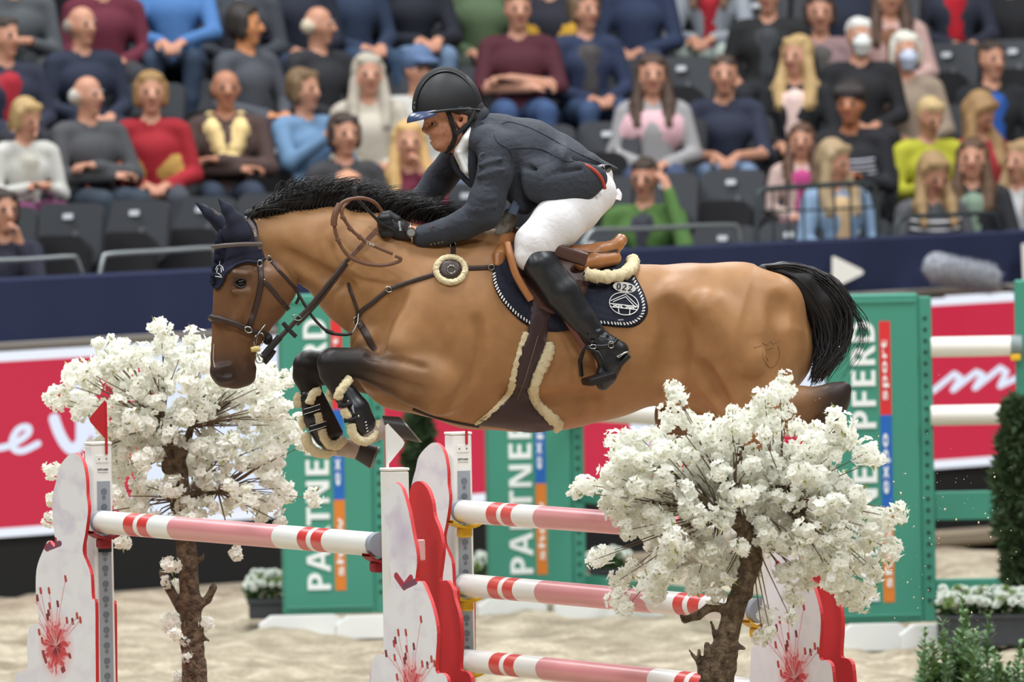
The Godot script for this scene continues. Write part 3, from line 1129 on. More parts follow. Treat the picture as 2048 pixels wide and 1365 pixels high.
func flag(label: String, top: Vector3, dir: float, m: Material, v: Vector3) -> void:
	var t := thing("jump_flag", label, "flag", top)
	var st := begin()
	tube(st, PackedVector3Array([top - Vector3(0, 0.04, 0), top + Vector3(0, 0.185, 0)]), PackedFloat32Array([0.006, 0.006]), 8)
	part("flag_stick", done(st), m, t)
	var out := [Vector2(0, 0.19), Vector2(0.006, 0.19), Vector2(0.068, 0.125), Vector2(0.076, 0.112), Vector2(0.07, 0.098), Vector2(0.004, 0.025), Vector2(0, 0.025)]
	part("flag_panel", plate(out, func(q: Vector2, d: float) -> Vector3: return top + v * (q.x * dir) + Vector3(0, q.y, 0.003 - d), 0.006), m, t)

func rail_pole(label: String, a: Vector3, b: Vector3) -> void:
	var t := thing("jump_rail", label, "rail", a)
	var dir := b - a
	var white := mat("rail_white", C8(243, 242, 236), 0.35, {"coat": 0.3})
	var red := mat("rail_red", C8(218, 68, 62), 0.35, {"coat": 0.3})
	var pink := mat("rail_pink", C8(226, 150, 152), 0.35, {"coat": 0.3})
	var cap := mat("rail_cap_grey", C8(150, 158, 168), 0.45)
	var marks := [0.0, 0.12, 0.157, 0.172, 0.208, 0.285, 0.665, 0.755, 0.787, 0.803, 0.84, 1.0]
	var cols := [white, red, white, red, white, pink, white, red, white, red, white]
	for i in 11:
		part("painted_band", tube_mesh([a + dir * marks[i], a + dir * marks[i + 1]], 0.0495, 24), cols[i], t)
	var n := dir.normalized()
	part("end_cap", tube_mesh([a - n * 0.012, a + n * 0.02], 0.051, 24), cap, t)
	part("end_cap", tube_mesh([b - n * 0.02, b + n * 0.03], 0.051, 24), cap, t)

func cup(label: String, at: Vector3, u: Vector3, v: Vector3, m: Material, wide: float) -> void:
	# shallow tray curved under the rail end, with a block below
	var t := thing("jump_cup", label, "cup", at)
	var st := begin()
	var n := 10
	for i in n:
		for layer in 2:
			var r0 := 0.0
			var a0 := lerpf(-1.0, 1.0, float(i) / n)
			var a1 := lerpf(-1.0, 1.0, float(i + 1) / n)
			var p0 := at + v * (a0 * wide) + Vector3(0, 0.028 * a0 * a0 - layer * 0.012, 0)
			var p1 := at + v * (a1 * wide) + Vector3(0, 0.028 * a1 * a1 - layer * 0.012, 0)
			quad(st, p0 - u * 0.045, p1 - u * 0.045, p1 + u * 0.05, p0 + u * 0.05, Vector3.UP if layer == 0 else Vector3.DOWN, 1)
			if layer == 0:
				for e in [-0.045, 0.05]:
					quad(st, p0 + u * e, p1 + u * e, p1 + u * e - Vector3(0, 0.012, 0), p0 + u * e - Vector3(0, 0.012, 0), u * e)
	part("tray", done(st), m, t)
	part("block", slab_mesh(at - v * 0.03 - u * 0.035 - Vector3(0, 0.05, 0), v * 0.055, Vector3(0, 0.045, 0), u * 0.06, 0.008), m, t)

func petal_texture() -> ImageTexture:
	# photographic print of a pink-white cherry flower: lilac petal shapes, red heart, stamens with dark tips
	var w := 320
	var h := 640
	var im := Image.create(w, h, false, Image.FORMAT_RGB8)
	var nz := noise_image("petal", 0.012, 3, 512)
	var vein := noise_image("vein", 0.03, 2, 512)
	for y in h:
		for x in w:
			var p := Vector2(x / 320.0, y / 640.0)
			var c := C8(240, 239, 242)
			var n := nz.get_pixel(x, y % 512).r
			c = c.lerp(C8(216, 208, 224), clampf((n - 0.45) * 2.0, 0, 0.75) * (0.9 if p.y < 0.42 else 0.35))
			# lilac streak of the upper petal
			var q := (p - Vector2(0.45, 0.22)) / Vector2(0.18, 0.16)
			c = c.lerp(C8(196, 178, 206), 0.55 * clampf(1.0 - q.length(), 0, 1))
			# flower heart
			var e := (p - Vector2(0.55, 0.82)) / Vector2(0.16, 0.12)
			var ang := atan2(e.y, e.x)
			var burst := 0.5 + 0.5 * sin(ang * 11.0 + vein.get_pixel(x, y % 512).r * 7.0)
			var rad := e.length()
			c = c.lerp(C8(240, 170, 170), clampf(1.35 - rad, 0, 0.8))
			c = c.lerp(C8(206, 52, 62), clampf((0.72 + 0.4 * burst - rad) * 3.0, 0, 0.97))
			c = c.lerp(C8(96, 16, 34), clampf((0.42 - rad) * 4.0, 0, 0.85))
			im.set_pixel(x, y, c)
	var r := RandomNumberGenerator.new()
	r.seed = 11
	for k in 17:
		var a := r.randf_range(-PI * 0.98, -PI * 0.02)
		var l := r.randf_range(0.6, 1.65)
		var a0 := Vector2(176, 525)
		var tip := a0 + Vector2(cos(a) * 72.0 * l, sin(a) * 125.0 * l)
		if tip.y < 260.0: tip.y = 260.0 + r.randf() * 40.0
		stroke(im, [a0, a0.lerp(tip, 0.5) + Vector2(r.randf_range(-8, 8), 0), tip], 1.2, C8(226, 150, 150))
		stroke(im, [tip - Vector2(1, 6), tip + Vector2(1, 5)], 4.2, C8(186, 62, 50) if k % 3 else C8(120, 30, 40))
	for k in 6:
		var a := r.randf_range(0.1, PI - 0.1)
		var tip := Vector2(176, 525) + Vector2(cos(a) * 50.0, sin(a) * 66.0)
		stroke(im, [Vector2(176, 525), tip], 1.5, C8(206, 90, 90))
		stroke(im, [tip, tip + Vector2(2, 6)], 5.0, C8(150, 44, 46))
	# crimson calyx under the upper petal
	stroke(im, [Vector2(120, 236), Vector2(150, 262), Vector2(178, 238)], 9.0, C8(176, 44, 66))
	stroke(im, [Vector2(150, 262), Vector2(196, 246)], 8.0, C8(122, 66, 92))
	return ImageTexture.create_from_image(im)

# board outline in photograph pixels, lying in the vertical plane of the rails
func wing_board(parent: Node3D, outline: Array, x0: float, d0: float, side: float, shift: Vector3, v: Vector3, u: Vector3, front: Material, called: String) -> void:
	# find where the outline lies on the board's plane, then work in metres along the board
	var foot0 := P(x0, 1000.0, d0) + v * side
	foot0.y = 0.0
	var flat := []
	for p in outline:
		var ray := P(p.x, p.y, 10.0) - EYE
		var q := EYE + ray * ((foot0 - EYE).dot(v) / ray.dot(v))
		flat.append(Vector2((q - foot0).dot(u), q.y))
	var place := func(p: Vector2, t: float) -> Vector3: return foot0 + u * p.x + Vector3(0, p.y, 0) + shift + v * t
	var box := Rect2(flat[0], Vector2.ZERO)
	for p in flat: box = box.expand(p)
	var print_box := Rect2(box.position.x, box.end.y, box.size.x, -1.02)
	var red := mat("board_red", C8(206, 44, 46), 0.55)
	var o := spline(flat, 4, true)
	part(called, plate(o, place, 0.015, print_box, false, true), front, parent)
	part(called + "_edge", plate(o, place, 0.015, print_box, true, false), red, parent)

func jump_side(k: int, sh: Vector3, u: Vector3, v: Vector3) -> void:
	var which: String = ["landing", "take-off"][k]
	var place_word: String = ["at the far left", "beside the horse's girth"][k]
	var near_word: String = ["in the middle of the photo", "behind the right blossom tree"][k]
	var far_top := P(196, 890, D1F) + sh
	var near_top := P(789, 942, D1N) + sh
	post("white far jump post with grey hole strip %s" % place_word, far_top, u, v, true)
	post("plain white near jump post %s" % near_word, near_top, u, v, false)
	var redf := mat("flag_red", C8(186, 26, 38), 0.6)
	var whitef := mat("flag_white", C8(240, 238, 232), 0.6)
	flag("red pointed flag on the far post %s" % place_word, far_top + v * 0.02 + u * 0.05, -1.0, redf, v)
	flag("white pointed flag on the near post %s" % near_word, near_top - v * 0.03 + u * 0.0, 1.0, whitef, v)
	if not tex.has("petal"): tex["petal"] = petal_texture()
	var printed := mat("board_print", Color.WHITE, 0.5, {"tex": tex["petal"]})
	var redb := mat("board_red_back", C8(204, 34, 40), 0.6)
	# far wing
	var t := thing("jump_wing", "white flower-printed wing board with red edge %s" % place_word, "wing board", P(130, 1400, D1F + 0.3) * Vector3(1, 0, 1) + sh)
	var fo := v2([143, 907, 158, 913, 167, 930, 172, 960, 173, 990, 176, 1020, 171, 1064, 165, 1102, 174, 1128, 181, 1150, 184, 1197, 190, 1206, 191, 1290, 192, 1420, 192, 1560, 90, 1560, 20, 1500, 26, 1400, 30, 1356, 40, 1342, 54, 1338, 54, 1286, 60, 1254, 77, 1244, 72, 1197, 73, 1140, 86, 1102, 97, 1082, 110, 1092, 104, 1007, 113, 960, 120, 932])
	wing_board(t, fo, 196, D1F, -0.10, sh, v, u, printed, "printed_board")
	var ro := []
	for p in fo: ro.append(p + Vector2(37, 3))
	wing_board(t, ro, 196, D1F, 0.12, sh, v, u, redb, "red_board")
	# near wing
	t = thing("jump_wing", "white flower-printed wing board with red twin board %s" % near_word, "wing board", P(800, 1400, D1N) * Vector3(1, 0, 1) + sh)
	var no := v2([787, 965, 800, 973, 807, 987, 818, 1027, 826, 1071, 832, 1100, 834, 1127, 831, 1162, 843, 1164, 854, 1186, 866, 1220, 874, 1267, 871, 1342, 886, 1348, 896, 1372, 899, 1480, 890, 1640, 742, 1640, 742, 1365, 746, 1320, 760, 1308, 769, 1306, 767, 1260, 768, 1215, 774, 1190, 782, 1158, 773, 1096, 768, 1018, 771, 985])
	wing_board(t, no, 789, D1N, -0.10, sh, v, u, printed, "printed_board")
	var rn := v2([835, 963, 852, 974, 863, 1000, 868, 1033, 879, 1061, 885, 1096, 882, 1130, 879, 1162, 893, 1162, 904, 1177, 909, 1199, 919, 1236, 922, 1283, 920, 1338, 934, 1345, 943, 1368, 946, 1480, 930, 1640, 800, 1640, 800, 1365, 812, 1270, 822, 1150, 818, 1040, 820, 980])
	wing_board(t, rn, 789, D1N, 0.14, sh, v, u, redb, "red_board")
	part("bracket", slab_mesh(P(832, 1122, D1N - 0.25) + sh, v * 0.03, Vector3(0, 0.085, 0), u * 0.03, 0.004), mat("bracket_pink", C8(224, 168, 160), 0.6), t)
	# rails and cups
	var a := P(204, 1045, D1F - 0.1)
	var b := P(757, 1097, D1N + 0.12)
	b.y = a.y
	if k == 0:
		rail_pole("single striped rail of the landing side, white red and pink", a, b)
		cup("dark red cup under the far end of the landing rail", a - Vector3(0, 0.062, 0) + u * 0.03, u, v, mat("cup_red", C8(150, 30, 40), 0.55), 0.068)
		cup("dark red cup under the near end of the landing rail", b - Vector3(0, 0.062, 0), u, v, mat("cup_red", C8(150, 30, 40), 0.55), 0.055)
	else:
		var ys := [0.0, 0.318, 0.645]
		var nm := ["top", "middle", "bottom"]
		for i in 3:
			var dn := Vector3(0, -ys[i], 0)
			rail_pole("%s striped rail of the take-off side under the horse" % nm[i], a + sh + dn, b + sh + dn)
			var yel := mat("cup_yellow", C8(226, 178, 30), 0.5)
			cup("yellow cup under the far end of the %s take-off rail" % nm[i], a + sh + dn - Vector3(0, 0.062, 0) + u * 0.03, u, v, yel, 0.075)
			cup("yellow cup under the near end of the %s take-off rail" % nm[i], b + sh + dn - Vector3(0, 0.062, 0), u, v, yel, 0.06)
		for i in 2:
			var c := far_top + u * 0.053 - Vector3(0, 0.43 + i * 100.0, 0) + v * 0.003
			if i == 0: tag(part("black_tape", slab_mesh(c - v * 0.03, v * 0.06, Vector3(0, 0.026, 0), u * 0.002), mat("tape_black", C8(20, 20, 22), 0.7)), "black tape strip below the top yellow cup", "tape")
	if k == 0:
		var c := far_top + u * 0.053 - Vector3(0, 0.46, 0) + v * 0.003
		tag(part("black_tape", slab_mesh(c - v * 0.03, v * 0.06, Vector3(0, 0.032, 0), u * 0.002), mat("tape_black", C8(20, 20, 22), 0.7)), "black tape strip below the dark red cup", "tape")

# ---------- horse: modelled in photograph pixels (x, y down, w towards the camera; 480 pixels to the metre), then set at its own depth ----------
var hf: Field

func hz(x: float) -> float:
	return 55.1 + (x - 1150.0) / 480.0 * 0.33

func H(v: Vector3) -> Vector3:
	return P(v.x, v.y, hz(v.x) - v.z / 480.0)

func hoof_mesh(a0: Vector2, a1: Vector2, b0: Vector2, b1: Vector2, w: float, f0: float, f1: float) -> ArrayMesh:
	var st := begin()
	var rings := []
	for i in 5:
		var f := lerpf(f0, f1, i / 4.0)
		var p := a0.lerp(b0, f)
		var q := a1.lerp(b1, f)
		var c := (p + q) * 0.5
		var half := (p - q) * 0.5
		var deep := half.length() * (0.95 if f <= 1.0 else 0.88)
		if f > 1.0: half *= 0.94
		var r := []
		for k in 20:
			var an := TAU * k / 20.0
			r.append(H(Vector3(c.x + half.x * cos(an), c.y + half.y * cos(an), w + deep * sin(an))))
		r.append(H(Vector3(c.x, c.y, w)))
		rings.append(r)
	for i in 4:
		for k in 20:
			var k2 := (k + 1) % 20
			quad(st, rings[i][k], rings[i][k2], rings[i + 1][k2], rings[i + 1][k], rings[i][k] - rings[i][20], 1)
	for k in 20:
		tri(st, rings[0][20], rings[0][k], rings[0][(k + 1) % 20], rings[0][20] - rings[4][20])
		tri(st, rings[4][20], rings[4][k], rings[4][(k + 1) % 20], rings[4][20] - rings[0][20])
	return done(st)

func groove(px: Array, r: float, depth: float, k: float) -> void:
	var sp := []
	for p in px: sp.append(Vector2(p[0], p[1]))
	var q := []
	for p in spline(sp, 4): q.append(Vector3(p.x, p.y, hf.surf(p.x, p.y, 0.0) + r - depth))
	for i in q.size() - 1: hf.add(q[i], r, q[i + 1], r, 1.0, k, 0, Color.WHITE, true)

func sw(x: float, y: float, c := Vector2(1000, 680)) -> float:
	var p := Vector2(x, y)
	for i in 24:
		var w := hf.surf(p.x, p.y, -999.0)
		if w > -500.0: return w
		p += (c - p).normalized() * 3.0
	return 0.0

func build_horse() -> void:
	var coat := C8(176, 130, 86).srgb_to_linear()
	var head := C8(128, 90, 60).srgb_to_linear()
	var dim := C8(112, 82, 60).srgb_to_linear()
	var dark := C8(58, 46, 42).srgb_to_linear()
	var black := C8(34, 30, 30).srgb_to_linear()
	var sock := C8(206, 188, 176).srgb_to_linear()
	hf = Field.new(Vector3(380, 385, -172), Vector3(1730, 1000, 172), 4.0)
	# trunk
	hf.chain([[818, 690, 0, 118], [900, 645, 0, 190], [962, 658, 0, 200]], 1.62, 12, 0, coat)
	hf.chain([[962, 658, 0, 200], [1040, 672, 0, 190], [1120, 680, 0, 178], [1200, 678, 0, 161]], 1.42, 12, 0, coat)
	hf.chain([[1200, 678, 0, 161], [1290, 671, 0, 139], [1380, 671, 0, 142], [1468, 682, 0, 155]], 1.2, 12, 0, coat)
	hf.chain([[1468, 682, 0, 155], [1543, 702, 0, 84]], 1.05, 16, 0, coat)
	hf.add(Vector3(1400, 590, 45), 55, Vector3(1545, 610, 45), 62, 1.0, 26, 0, coat)
	hf.add(Vector3(1400, 590, -45), 55, Vector3(1545, 610, -45), 62, 1.0, 26, 0, coat)
	hf.add(Vector3(805, 735, 0), 88, Vector3(860, 745, 0), 86, 1.3, 14, 0, coat)
	# neck
	hf.chain([[526, 478, 0, 48], [598, 488, 0, 68], [660, 501, 0, 90], [742, 546, 0, 122], [850, 605, 0, 155]], 1.5, 10, 0, coat)
	# near and far shoulder, pectorals
	for s in [1.0, -1.0]:
		hf.add(Vector3(905, 560, 62 * s), 60, Vector3(820, 700, 78 * s), 66, 1.3, 26, 0, coat)
		hf.add(Vector3(930, 690, 74 * s), 66, Vector3(880, 770, 76 * s), 58, 1.3, 24, 0, coat)
		hf.add(Vector3(745, 690, 42 * s), 44, Vector3(760, 740, 45 * s), 48, 1.1, 18, 0, coat)
	# hip, flank hollow, stifle fold, elbow line, ribs
	hf.add(Vector3(1350, 592, 88), 18, Vector3(1410, 606, 100), 22, 1.0, 40, 0, coat)
	hf.add(Vector3(1420, 620, 132), 30, Vector3(1500, 720, 128), 40, 1.3, 34, 0, coat)
	hf.add(Vector3(1325, 650, 172), 34, Vector3(1330, 720, 168), 26, 1.0, 40, 0, coat, true)
	hf.add(Vector3(1450, 780, 172), 8, Vector3(1400, 700, 176), 5, 1.0, 34, 0, coat, true)
	hf.add(Vector3(950, 700, 152), 7, Vector3(898, 812, 132), 5, 1.0, 18, 0, coat, true)
	hf.add(Vector3(760, 560, 112), 5, Vector3(700, 520, 92), 4, 1.0, 26, 0, coat, true)
	hf.add(Vector3(800, 640, 140), 6, Vector3(740, 690, 112), 5, 1.0, 22, 0, coat, true)
	hf.add(Vector3(640, 560, 62), 5, Vector3(720, 600, 84), 5, 1.0, 24, 0, coat, true)
	# near foreleg
	hf.add(Vector3(880, 765, 86), 66, Vector3(828, 752, 92), 58, 1.2, 14, 0, coat)
	hf.add(Vector3(828, 752, 92), 58, Vector3(787, 744, 95), 44, 1.15, 8, 0, dim)
	hf.add(Vector3(787, 744, 95), 44, Vector3(722, 727, 95), 31, 1.1, 6, 0, dark)
	hf.add(Vector3(722, 727, 95), 31, Vector3(668, 727, 95), 32, 1.0, 6, 0, black)
	hf.add(Vector3(664, 728, 97), 30, Vector3(666, 746, 95), 27, 1.0, 6, 0, black)
	hf.chain([[666, 746, 95, 27], [688, 792, 95, 19], [728, 856, 95, 18], [737, 866, 95, 21]], 1.0, 5, 0, black)
	for k in 3: hf.add(Vector3(746, 868, 95), 18, Vector3(774, 852, 95), 17.5, 1.0, 1, 0, sock)
	hf.add(Vector3(800, 762, 142), 3, Vector3(720, 744, 128), 2, 1.0, 10, 0, dim, true)
	hf.add(Vector3(820, 735, 148), 3, Vector3(740, 716, 124), 2, 1.0, 10, 0, dim, true)
	hf.add(Vector3(672, 708, 112), 6, Vector3(655, 735, 112), 6, 1.0, 8, 0, black)
	# far foreleg
	hf.add(Vector3(840, 755, -85), 64, Vector3(740, 748, -90), 40, 1.15, 10, 0, dim)
	hf.add(Vector3(740, 748, -90), 40, Vector3(619, 733, -90), 32, 1.05, 6, 0, black)
	hf.add(Vector3(616, 733, -88), 30, Vector3(612, 752, -90), 26, 1.0, 6, 0, black)
	hf.chain([[612, 752, -90, 26], [630, 800, -90, 19], [655, 874, -90, 19], [664, 888, -90, 22]], 1.0, 5, 0, black)
	for k in 3: hf.add(Vector3(674, 892, -90), 19, Vector3(710, 900, -90), 18.5, 1.0, 1, 0, sock)
	# near hind leg
	hf.chain([[1480, 705, 62, 132], [1508, 798, 76, 84]], 1.5, 14, 0, coat)
	hf.add(Vector3(1508, 798, 76), 84, Vector3(1518, 842, 80), 58, 1.4, 10, 0, coat)
	hf.add(Vector3(1535, 820, 82), 56, Vector3(1600, 812, 84), 40, 1.3, 8, 0, coat)
	hf.add(Vector3(1600, 812, 84), 40, Vector3(1640, 802, 84), 29, 1.2, 6, 0, dim)
	hf.add(Vector3(1640, 802, 84), 29, Vector3(1670, 796, 84), 31, 1.2, 6, 0, dark)
	hf.add(Vector3(1672, 792, 84), 29, Vector3(1688, 778, 84), 15, 1.2, 9, 0, black)
	hf.chain([[1668, 812, 84, 27], [1656, 850, 84, 19], [1648, 885, 84, 16], [1642, 915, 84, 20], [1634, 940, 84, 17]], 1.0, 6, 0, black)
	# far hind leg, swung forward
	hf.add(Vector3(1440, 730, -66), 104, Vector3(1372, 826, -84), 60, 1.5, 16, 0, coat)
	hf.add(Vector3(1366, 836, -84), 56, Vector3(1440, 890, -86), 38, 1.3, 10, 0, dim)
	hf.add(Vector3(1440, 890, -86), 38, Vector3(1520, 915, -86), 26, 1.2, 6, 0, dark)
	hf.chain([[1522, 916, -86, 24], [1500, 975, -86, 17], [1498, 990, -86, 20]], 1.0, 6, 0, black)
	# head
	hf.chain([[494, 478, 0, 42], [506, 545, 0, 68]], 1.5, 8, 0, head)
	hf.chain([[501, 572, 0, 73], [481, 640, 0, 54], [468, 702, 0, 43], [465, 734, 0, 41]], 1.55, 8, 0, head)
	hf.add(Vector3(540, 574, 16), 54, Vector3(530, 600, 14), 48, 1.5, 8, 0, head)
	hf.add(Vector3(540, 574, -16), 54, Vector3(530, 600, -14), 48, 1.5, 8, 0, head)
	hf.add(Vector3(530, 600, 8), 44, Vector3(500, 672, 6), 28, 1.3, 10, 0, head)
	hf.add(Vector3(460, 740, 0), 37, Vector3(472, 745, 0), 33, 1.2, 8, 0, black)
	hf.add(Vector3(441, 744, 8), 21, Vector3(446, 752, 8), 20, 1.0, 8, 0, black)
	hf.add(Vector3(490, 742, 0), 24, Vector3(492, 752, 0), 20, 1.0, 7, 0, dark)
	hf.add(Vector3(463, 548, 36), 12, Vector3(496, 552, 38), 10, 1.2, 10, 0, head)
	hf.add(Vector3(444, 585, 0), 16, Vector3(437, 690, 0), 12, 0.8, 10, 0, head)
	hf.add(Vector3(478, 588, 36), 8, Vector3(500, 640, 34), 7, 1.0, 12, 0, head)
	# darker skin of the muzzle, cheekbone, lips
	hf.add(Vector3(462, 716, 0), 41.5, Vector3(464, 728, 0), 41, 1.52, 4, 0, C8(84, 66, 56).srgb_to_linear())
	hf.add(Vector3(497, 588, 44), 7, Vector3(470, 650, 34), 5, 1.0, 14, 0, head)
	hf.add(Vector3(545, 560, 44), 22, Vector3(548, 600, 40), 20, 1.6, 14, 0, head)
	hf.add(Vector3(440, 756, 24), 9, Vector3(460, 757, 30), 8, 1.0, 8, 0, black)
	hf.add(Vector3(442, 739, 26), 7, Vector3(456, 735, 32), 7, 1.0, 7, 0, black)
	hf.add(Vector3(470, 548, 46), 7, Vector3(494, 550, 46), 6, 1.0, 8, 0, dark)
	hf.add(Vector3(468, 584, 46), 5, Vector3(492, 584, 46), 5, 1.0, 10, 0, C8(104, 74, 52).srgb_to_linear())
	# soft furrows between the muscles
	groove([[952, 640], [955, 700], [942, 752], [915, 800], [876, 824]], 7.0, 3.5, 16.0)
	groove([[800, 590], [772, 640], [752, 700]], 8.0, 3.0, 22.0)
	groove([[560, 505], [630, 540], [700, 575]], 8.0, 3.0, 22.0)
	groove([[850, 735], [800, 722], [735, 712]], 5.0, 2.0, 10.0)
	groove([[845, 780], [790, 764], [728, 745]], 5.0, 2.0, 10.0)
	groove([[1446, 812], [1425, 775], [1400, 735]], 8.0, 3.5, 24.0)
	groove([[1560, 600], [1555, 680], [1560, 760]], 9.0, 3.0, 30.0)
	groove([[1330, 630], [1340, 690], [1335, 740]], 14.0, 4.0, 44.0)
	groove([[1010, 800], [1080, 815], [1180, 800]], 10.0, 2.5, 40.0)
	# dark skin round the eye
	var eyew := hf.surf(482, 566, 40.0)
	hf.add(Vector3(474, 566, eyew - 15), 13, Vector3(492, 566, eyew - 15), 13, 1.0, 0.1, 0, C8(58, 44, 36).srgb_to_linear())
	# nostril, mouth line, eye socket, jugular groove
	hf.add(Vector3(446, 751, 40), 8, Vector3(455, 745, 42), 10, 1.0, 4, 0, black, true)
	hf.add(Vector3(512, 704, 34), 4.0, Vector3(490, 740, 34), 3.5, 1.0, 5, 0, black, true)
	hf.add(Vector3(480, 566, 58), 12, Vector3(484, 566, 58), 12, 1.0, 5, 0, black, true)
	# ears (inside the bonnet)
	hf.chain([[477, 456, 22, 14], [462, 428, 26, 12], [441, 402, 26, 3]], 1.4, 5, 0, dark)
	hf.chain([[455, 452, -24, 14], [420, 428, -28, 11], [396, 408, -28, 3]], 1.4, 5, 0, dark)
	var t := thing("horse", "bay horse with black legs, mane and tail jumping the oxer", "horse", H(Vector3(1100, 860, 0)))
	var fine := normal_tex("coat_fine", 0.3, 3, 3.0)
	var cm := mat("horse_coat", Color.WHITE, 0.48, {"vc": true, "sheen": 0.05, "tex": noise_tex("coat_tone", 0.02, 4, C8(230, 227, 223), C8(255, 254, 252)), "tri": 1.6, "spec": 0.4})
	var body: ArrayMesh = hf.build(H, 11.0)[0]
	var bodyp := part("body", body, cm, t)
	# eye
	var ew := sw(481, 566, Vector2(500, 600))
	part("eye", ball_mesh(H(Vector3(481, 566, ew - 4.0)), Vector3(0.026, 0.019, 0.018), 16), mat("horse_eye", C8(18, 13, 11), 0.2), bodyp)
	for lid in [-1.0, 1.0]:
		var lp := []
		for i in 7:
			var f := i / 6.0
			var x := lerpf(466.0, 497.0, f)
			lp.append(H(Vector3(x, 566.0 + lid * 9.5 * sin(PI * f) + 2.0 * (f - 0.5), ew + 3.0 * sin(PI * f))))
		part("eyelid", tube_mesh(lp, [0.002, 0.004, 0.005, 0.005, 0.005, 0.004, 0.002], 8), mat("lid_dark", C8(52, 40, 34), 0.6), bodyp)
	# hooves
	var horn := mat("hoof_horn", C8(60, 55, 53), 0.45)
	var steel := mat("shoe_steel", C8(150, 148, 142), 0.4, {"metal": 0.8})
	# each hoof: coronet edge, sole edge (photograph pixels) and its depth
	for g in [[764, 832, 777, 872, 798, 834, 840, 886, 95.0], [716, 884, 702, 914, 756, 892, 740, 938, -90.0], [1648, 938, 1616, 926, 1640, 976, 1588, 958, 84.0], [1512, 990, 1480, 982, 1500, 1030, 1448, 1012, -86.0]]:
		var a0 := Vector2(g[0], g[1])
		var a1 := Vector2(g[2], g[3])
		var b0 := Vector2(g[4], g[5])
		var b1 := Vector2(g[6], g[7])
		var hp := part("hoof", hoof_mesh(a0, a1, b0, b1, g[8], 0.0, 1.0), horn, t)
		part("shoe", hoof_mesh(a0, a1, b0, b1, g[8], 1.0, 1.1), steel, hp)
	# faint scar of a brand on the hind quarter: a crowned shield
	var scar := mat("brand_hair", C8(134, 96, 62), 0.7)
	for g in [v2([1507, 696, 1520, 692, 1524, 686, 1532, 690, 1540, 682, 1546, 688, 1560, 680]), v2([1524, 702, 1526, 716, 1534, 730, 1542, 736, 1552, 728, 1559, 712, 1556, 692]), v2([1532, 700, 1546, 696]), v2([1530, 712, 1536, 722])]:
		var pp := []
		for q in spline(g, 4): pp.append(H(Vector3(q.x, q.y, sw(q.x, q.y) - 0.5)))
		part("brand_mark", tube_mesh(pp, 1.2 / 480.0, 5), scar, bodyp)
	# pale streak of hair down the nose
	var bl := []
	for q in spline(v2([425, 688, 424, 706, 424, 722, 427, 736]), 4): bl.append(H(Vector3(q.x + 3.0, q.y, sw(q.x + 3.0, q.y, Vector2(465, 700)) - 1.0)))
	part("nose_streak", tube_mesh(bl, 2.6 / 480.0, 6, 0.5), mat("streak_hair", C8(190, 172, 158), 0.7), bodyp)
	# mane and tail: a solid core and many single locks over it
	var hair := mat("mane_black", C8(30, 27, 27), 0.5, {"sheen": 0.15, "spec": 0.4})
	var mane := Field.new(Vector3(470, 350, -50), Vector3(960, 470, 50), 4.0)
	mane.chain([[500, 430, 0, 12], [560, 408, 0, 18], [620, 398, 0, 20], [690, 398, 0, 20], [770, 409, 0, 18], [850, 429, 0, 15], [920, 448, 0, 12]], 1.0, 6)
	var manep := part("mane", mane.build(H)[0], hair, t)
	var st := begin()
	rng.seed = 21
	var crest := spline(v2([492, 436, 560, 420, 640, 410, 700, 414, 780, 426, 860, 441, 925, 455]), 10)
	for i in 1100:
		var f := rng.randf()
		var c: Vector2 = crest[int(f * (crest.size() - 1))]
		var up := lerpf(70.0, 26.0, clampf((c.x - 560.0) / 330.0, 0, 1)) * clampf((c.x - 470.0) / 90.0, 0.4, 1.0) * rng.randf_range(0.55, 1.12)
		var run := rng.randf_range(10.0, 95.0)
		var w := rng.randf_range(-26, 30)
		var p := [Vector3(c.x, c.y + 8.0, w * 0.6), Vector3(c.x + run * 0.22, c.y - up * 0.5, w), Vector3(c.x + run * 0.58, c.y - up * 0.82, w * 1.3), Vector3(c.x + run, c.y - up * rng.randf_range(0.8, 1.0), w * 1.5 + rng.randf_range(-10, 10))]
		lock(st, p, rng.randf_range(0.8, 2.0))
	part("mane_locks", done(st), hair, manep).set_meta("kind", "stuff")
	var tail := Field.new(Vector3(1500, 500, -70), Vector3(1730, 760, 70), 4.0)
	tail.chain([[1528, 542, 0, 14], [1565, 548, 0, 24], [1612, 572, 0, 40], [1650, 612, 0, 44], [1660, 660, 0, 36], [1648, 704, 0, 20], [1640, 730, 0, 8]], 1.0, 6)
	var tailp := part("tail", tail.build(H)[0], hair, t)
	st = begin()
	var outer := v2([1532, 532, 1590, 528, 1650, 548, 1696, 598, 1706, 648, 1690, 700, 1652, 752])
	var inner := v2([1548, 548, 1592, 580, 1622, 634, 1630, 680, 1630, 712, 1628, 738, 1622, 760])
	for i in 620:
		var s := rng.randf()
		var w := rng.randfn() * 26.0
		var reach := rng.randf_range(0.7, 1.08)
		var p := []
		for k in 7:
			var f: float = k / 6.0
			var a: Vector2 = outer[k].lerp(inner[k], s)
			if k > 3: a = a.lerp(outer[3].lerp(inner[3], s), 1.0 - reach)
			p.append(Vector3(a.x + rng.randfn() * 5.0 * f, a.y + rng.randfn() * 6.0 * f, w * (0.3 + f)))
		lock(st, p, rng.randf_range(1.0, 2.8))
	for i in 46:
		var w := rng.randfn() * 20.0
		var f := rng.randf()
		var p := [Vector3(1570, 530, 0), Vector3(1660, 548 + 20 * f, w), Vector3(1700 + 8 * f, 590 + 40 * f, w), Vector3(1722 + rng.randf_range(-8, 18), 632 + 60 * f, w), Vector3(1728 - 60 * f + rng.randf_range(-14, 22), 660 + 110 * f * rng.randf_range(0.8, 1.1), w)]
		lock(st, p, 0.8)
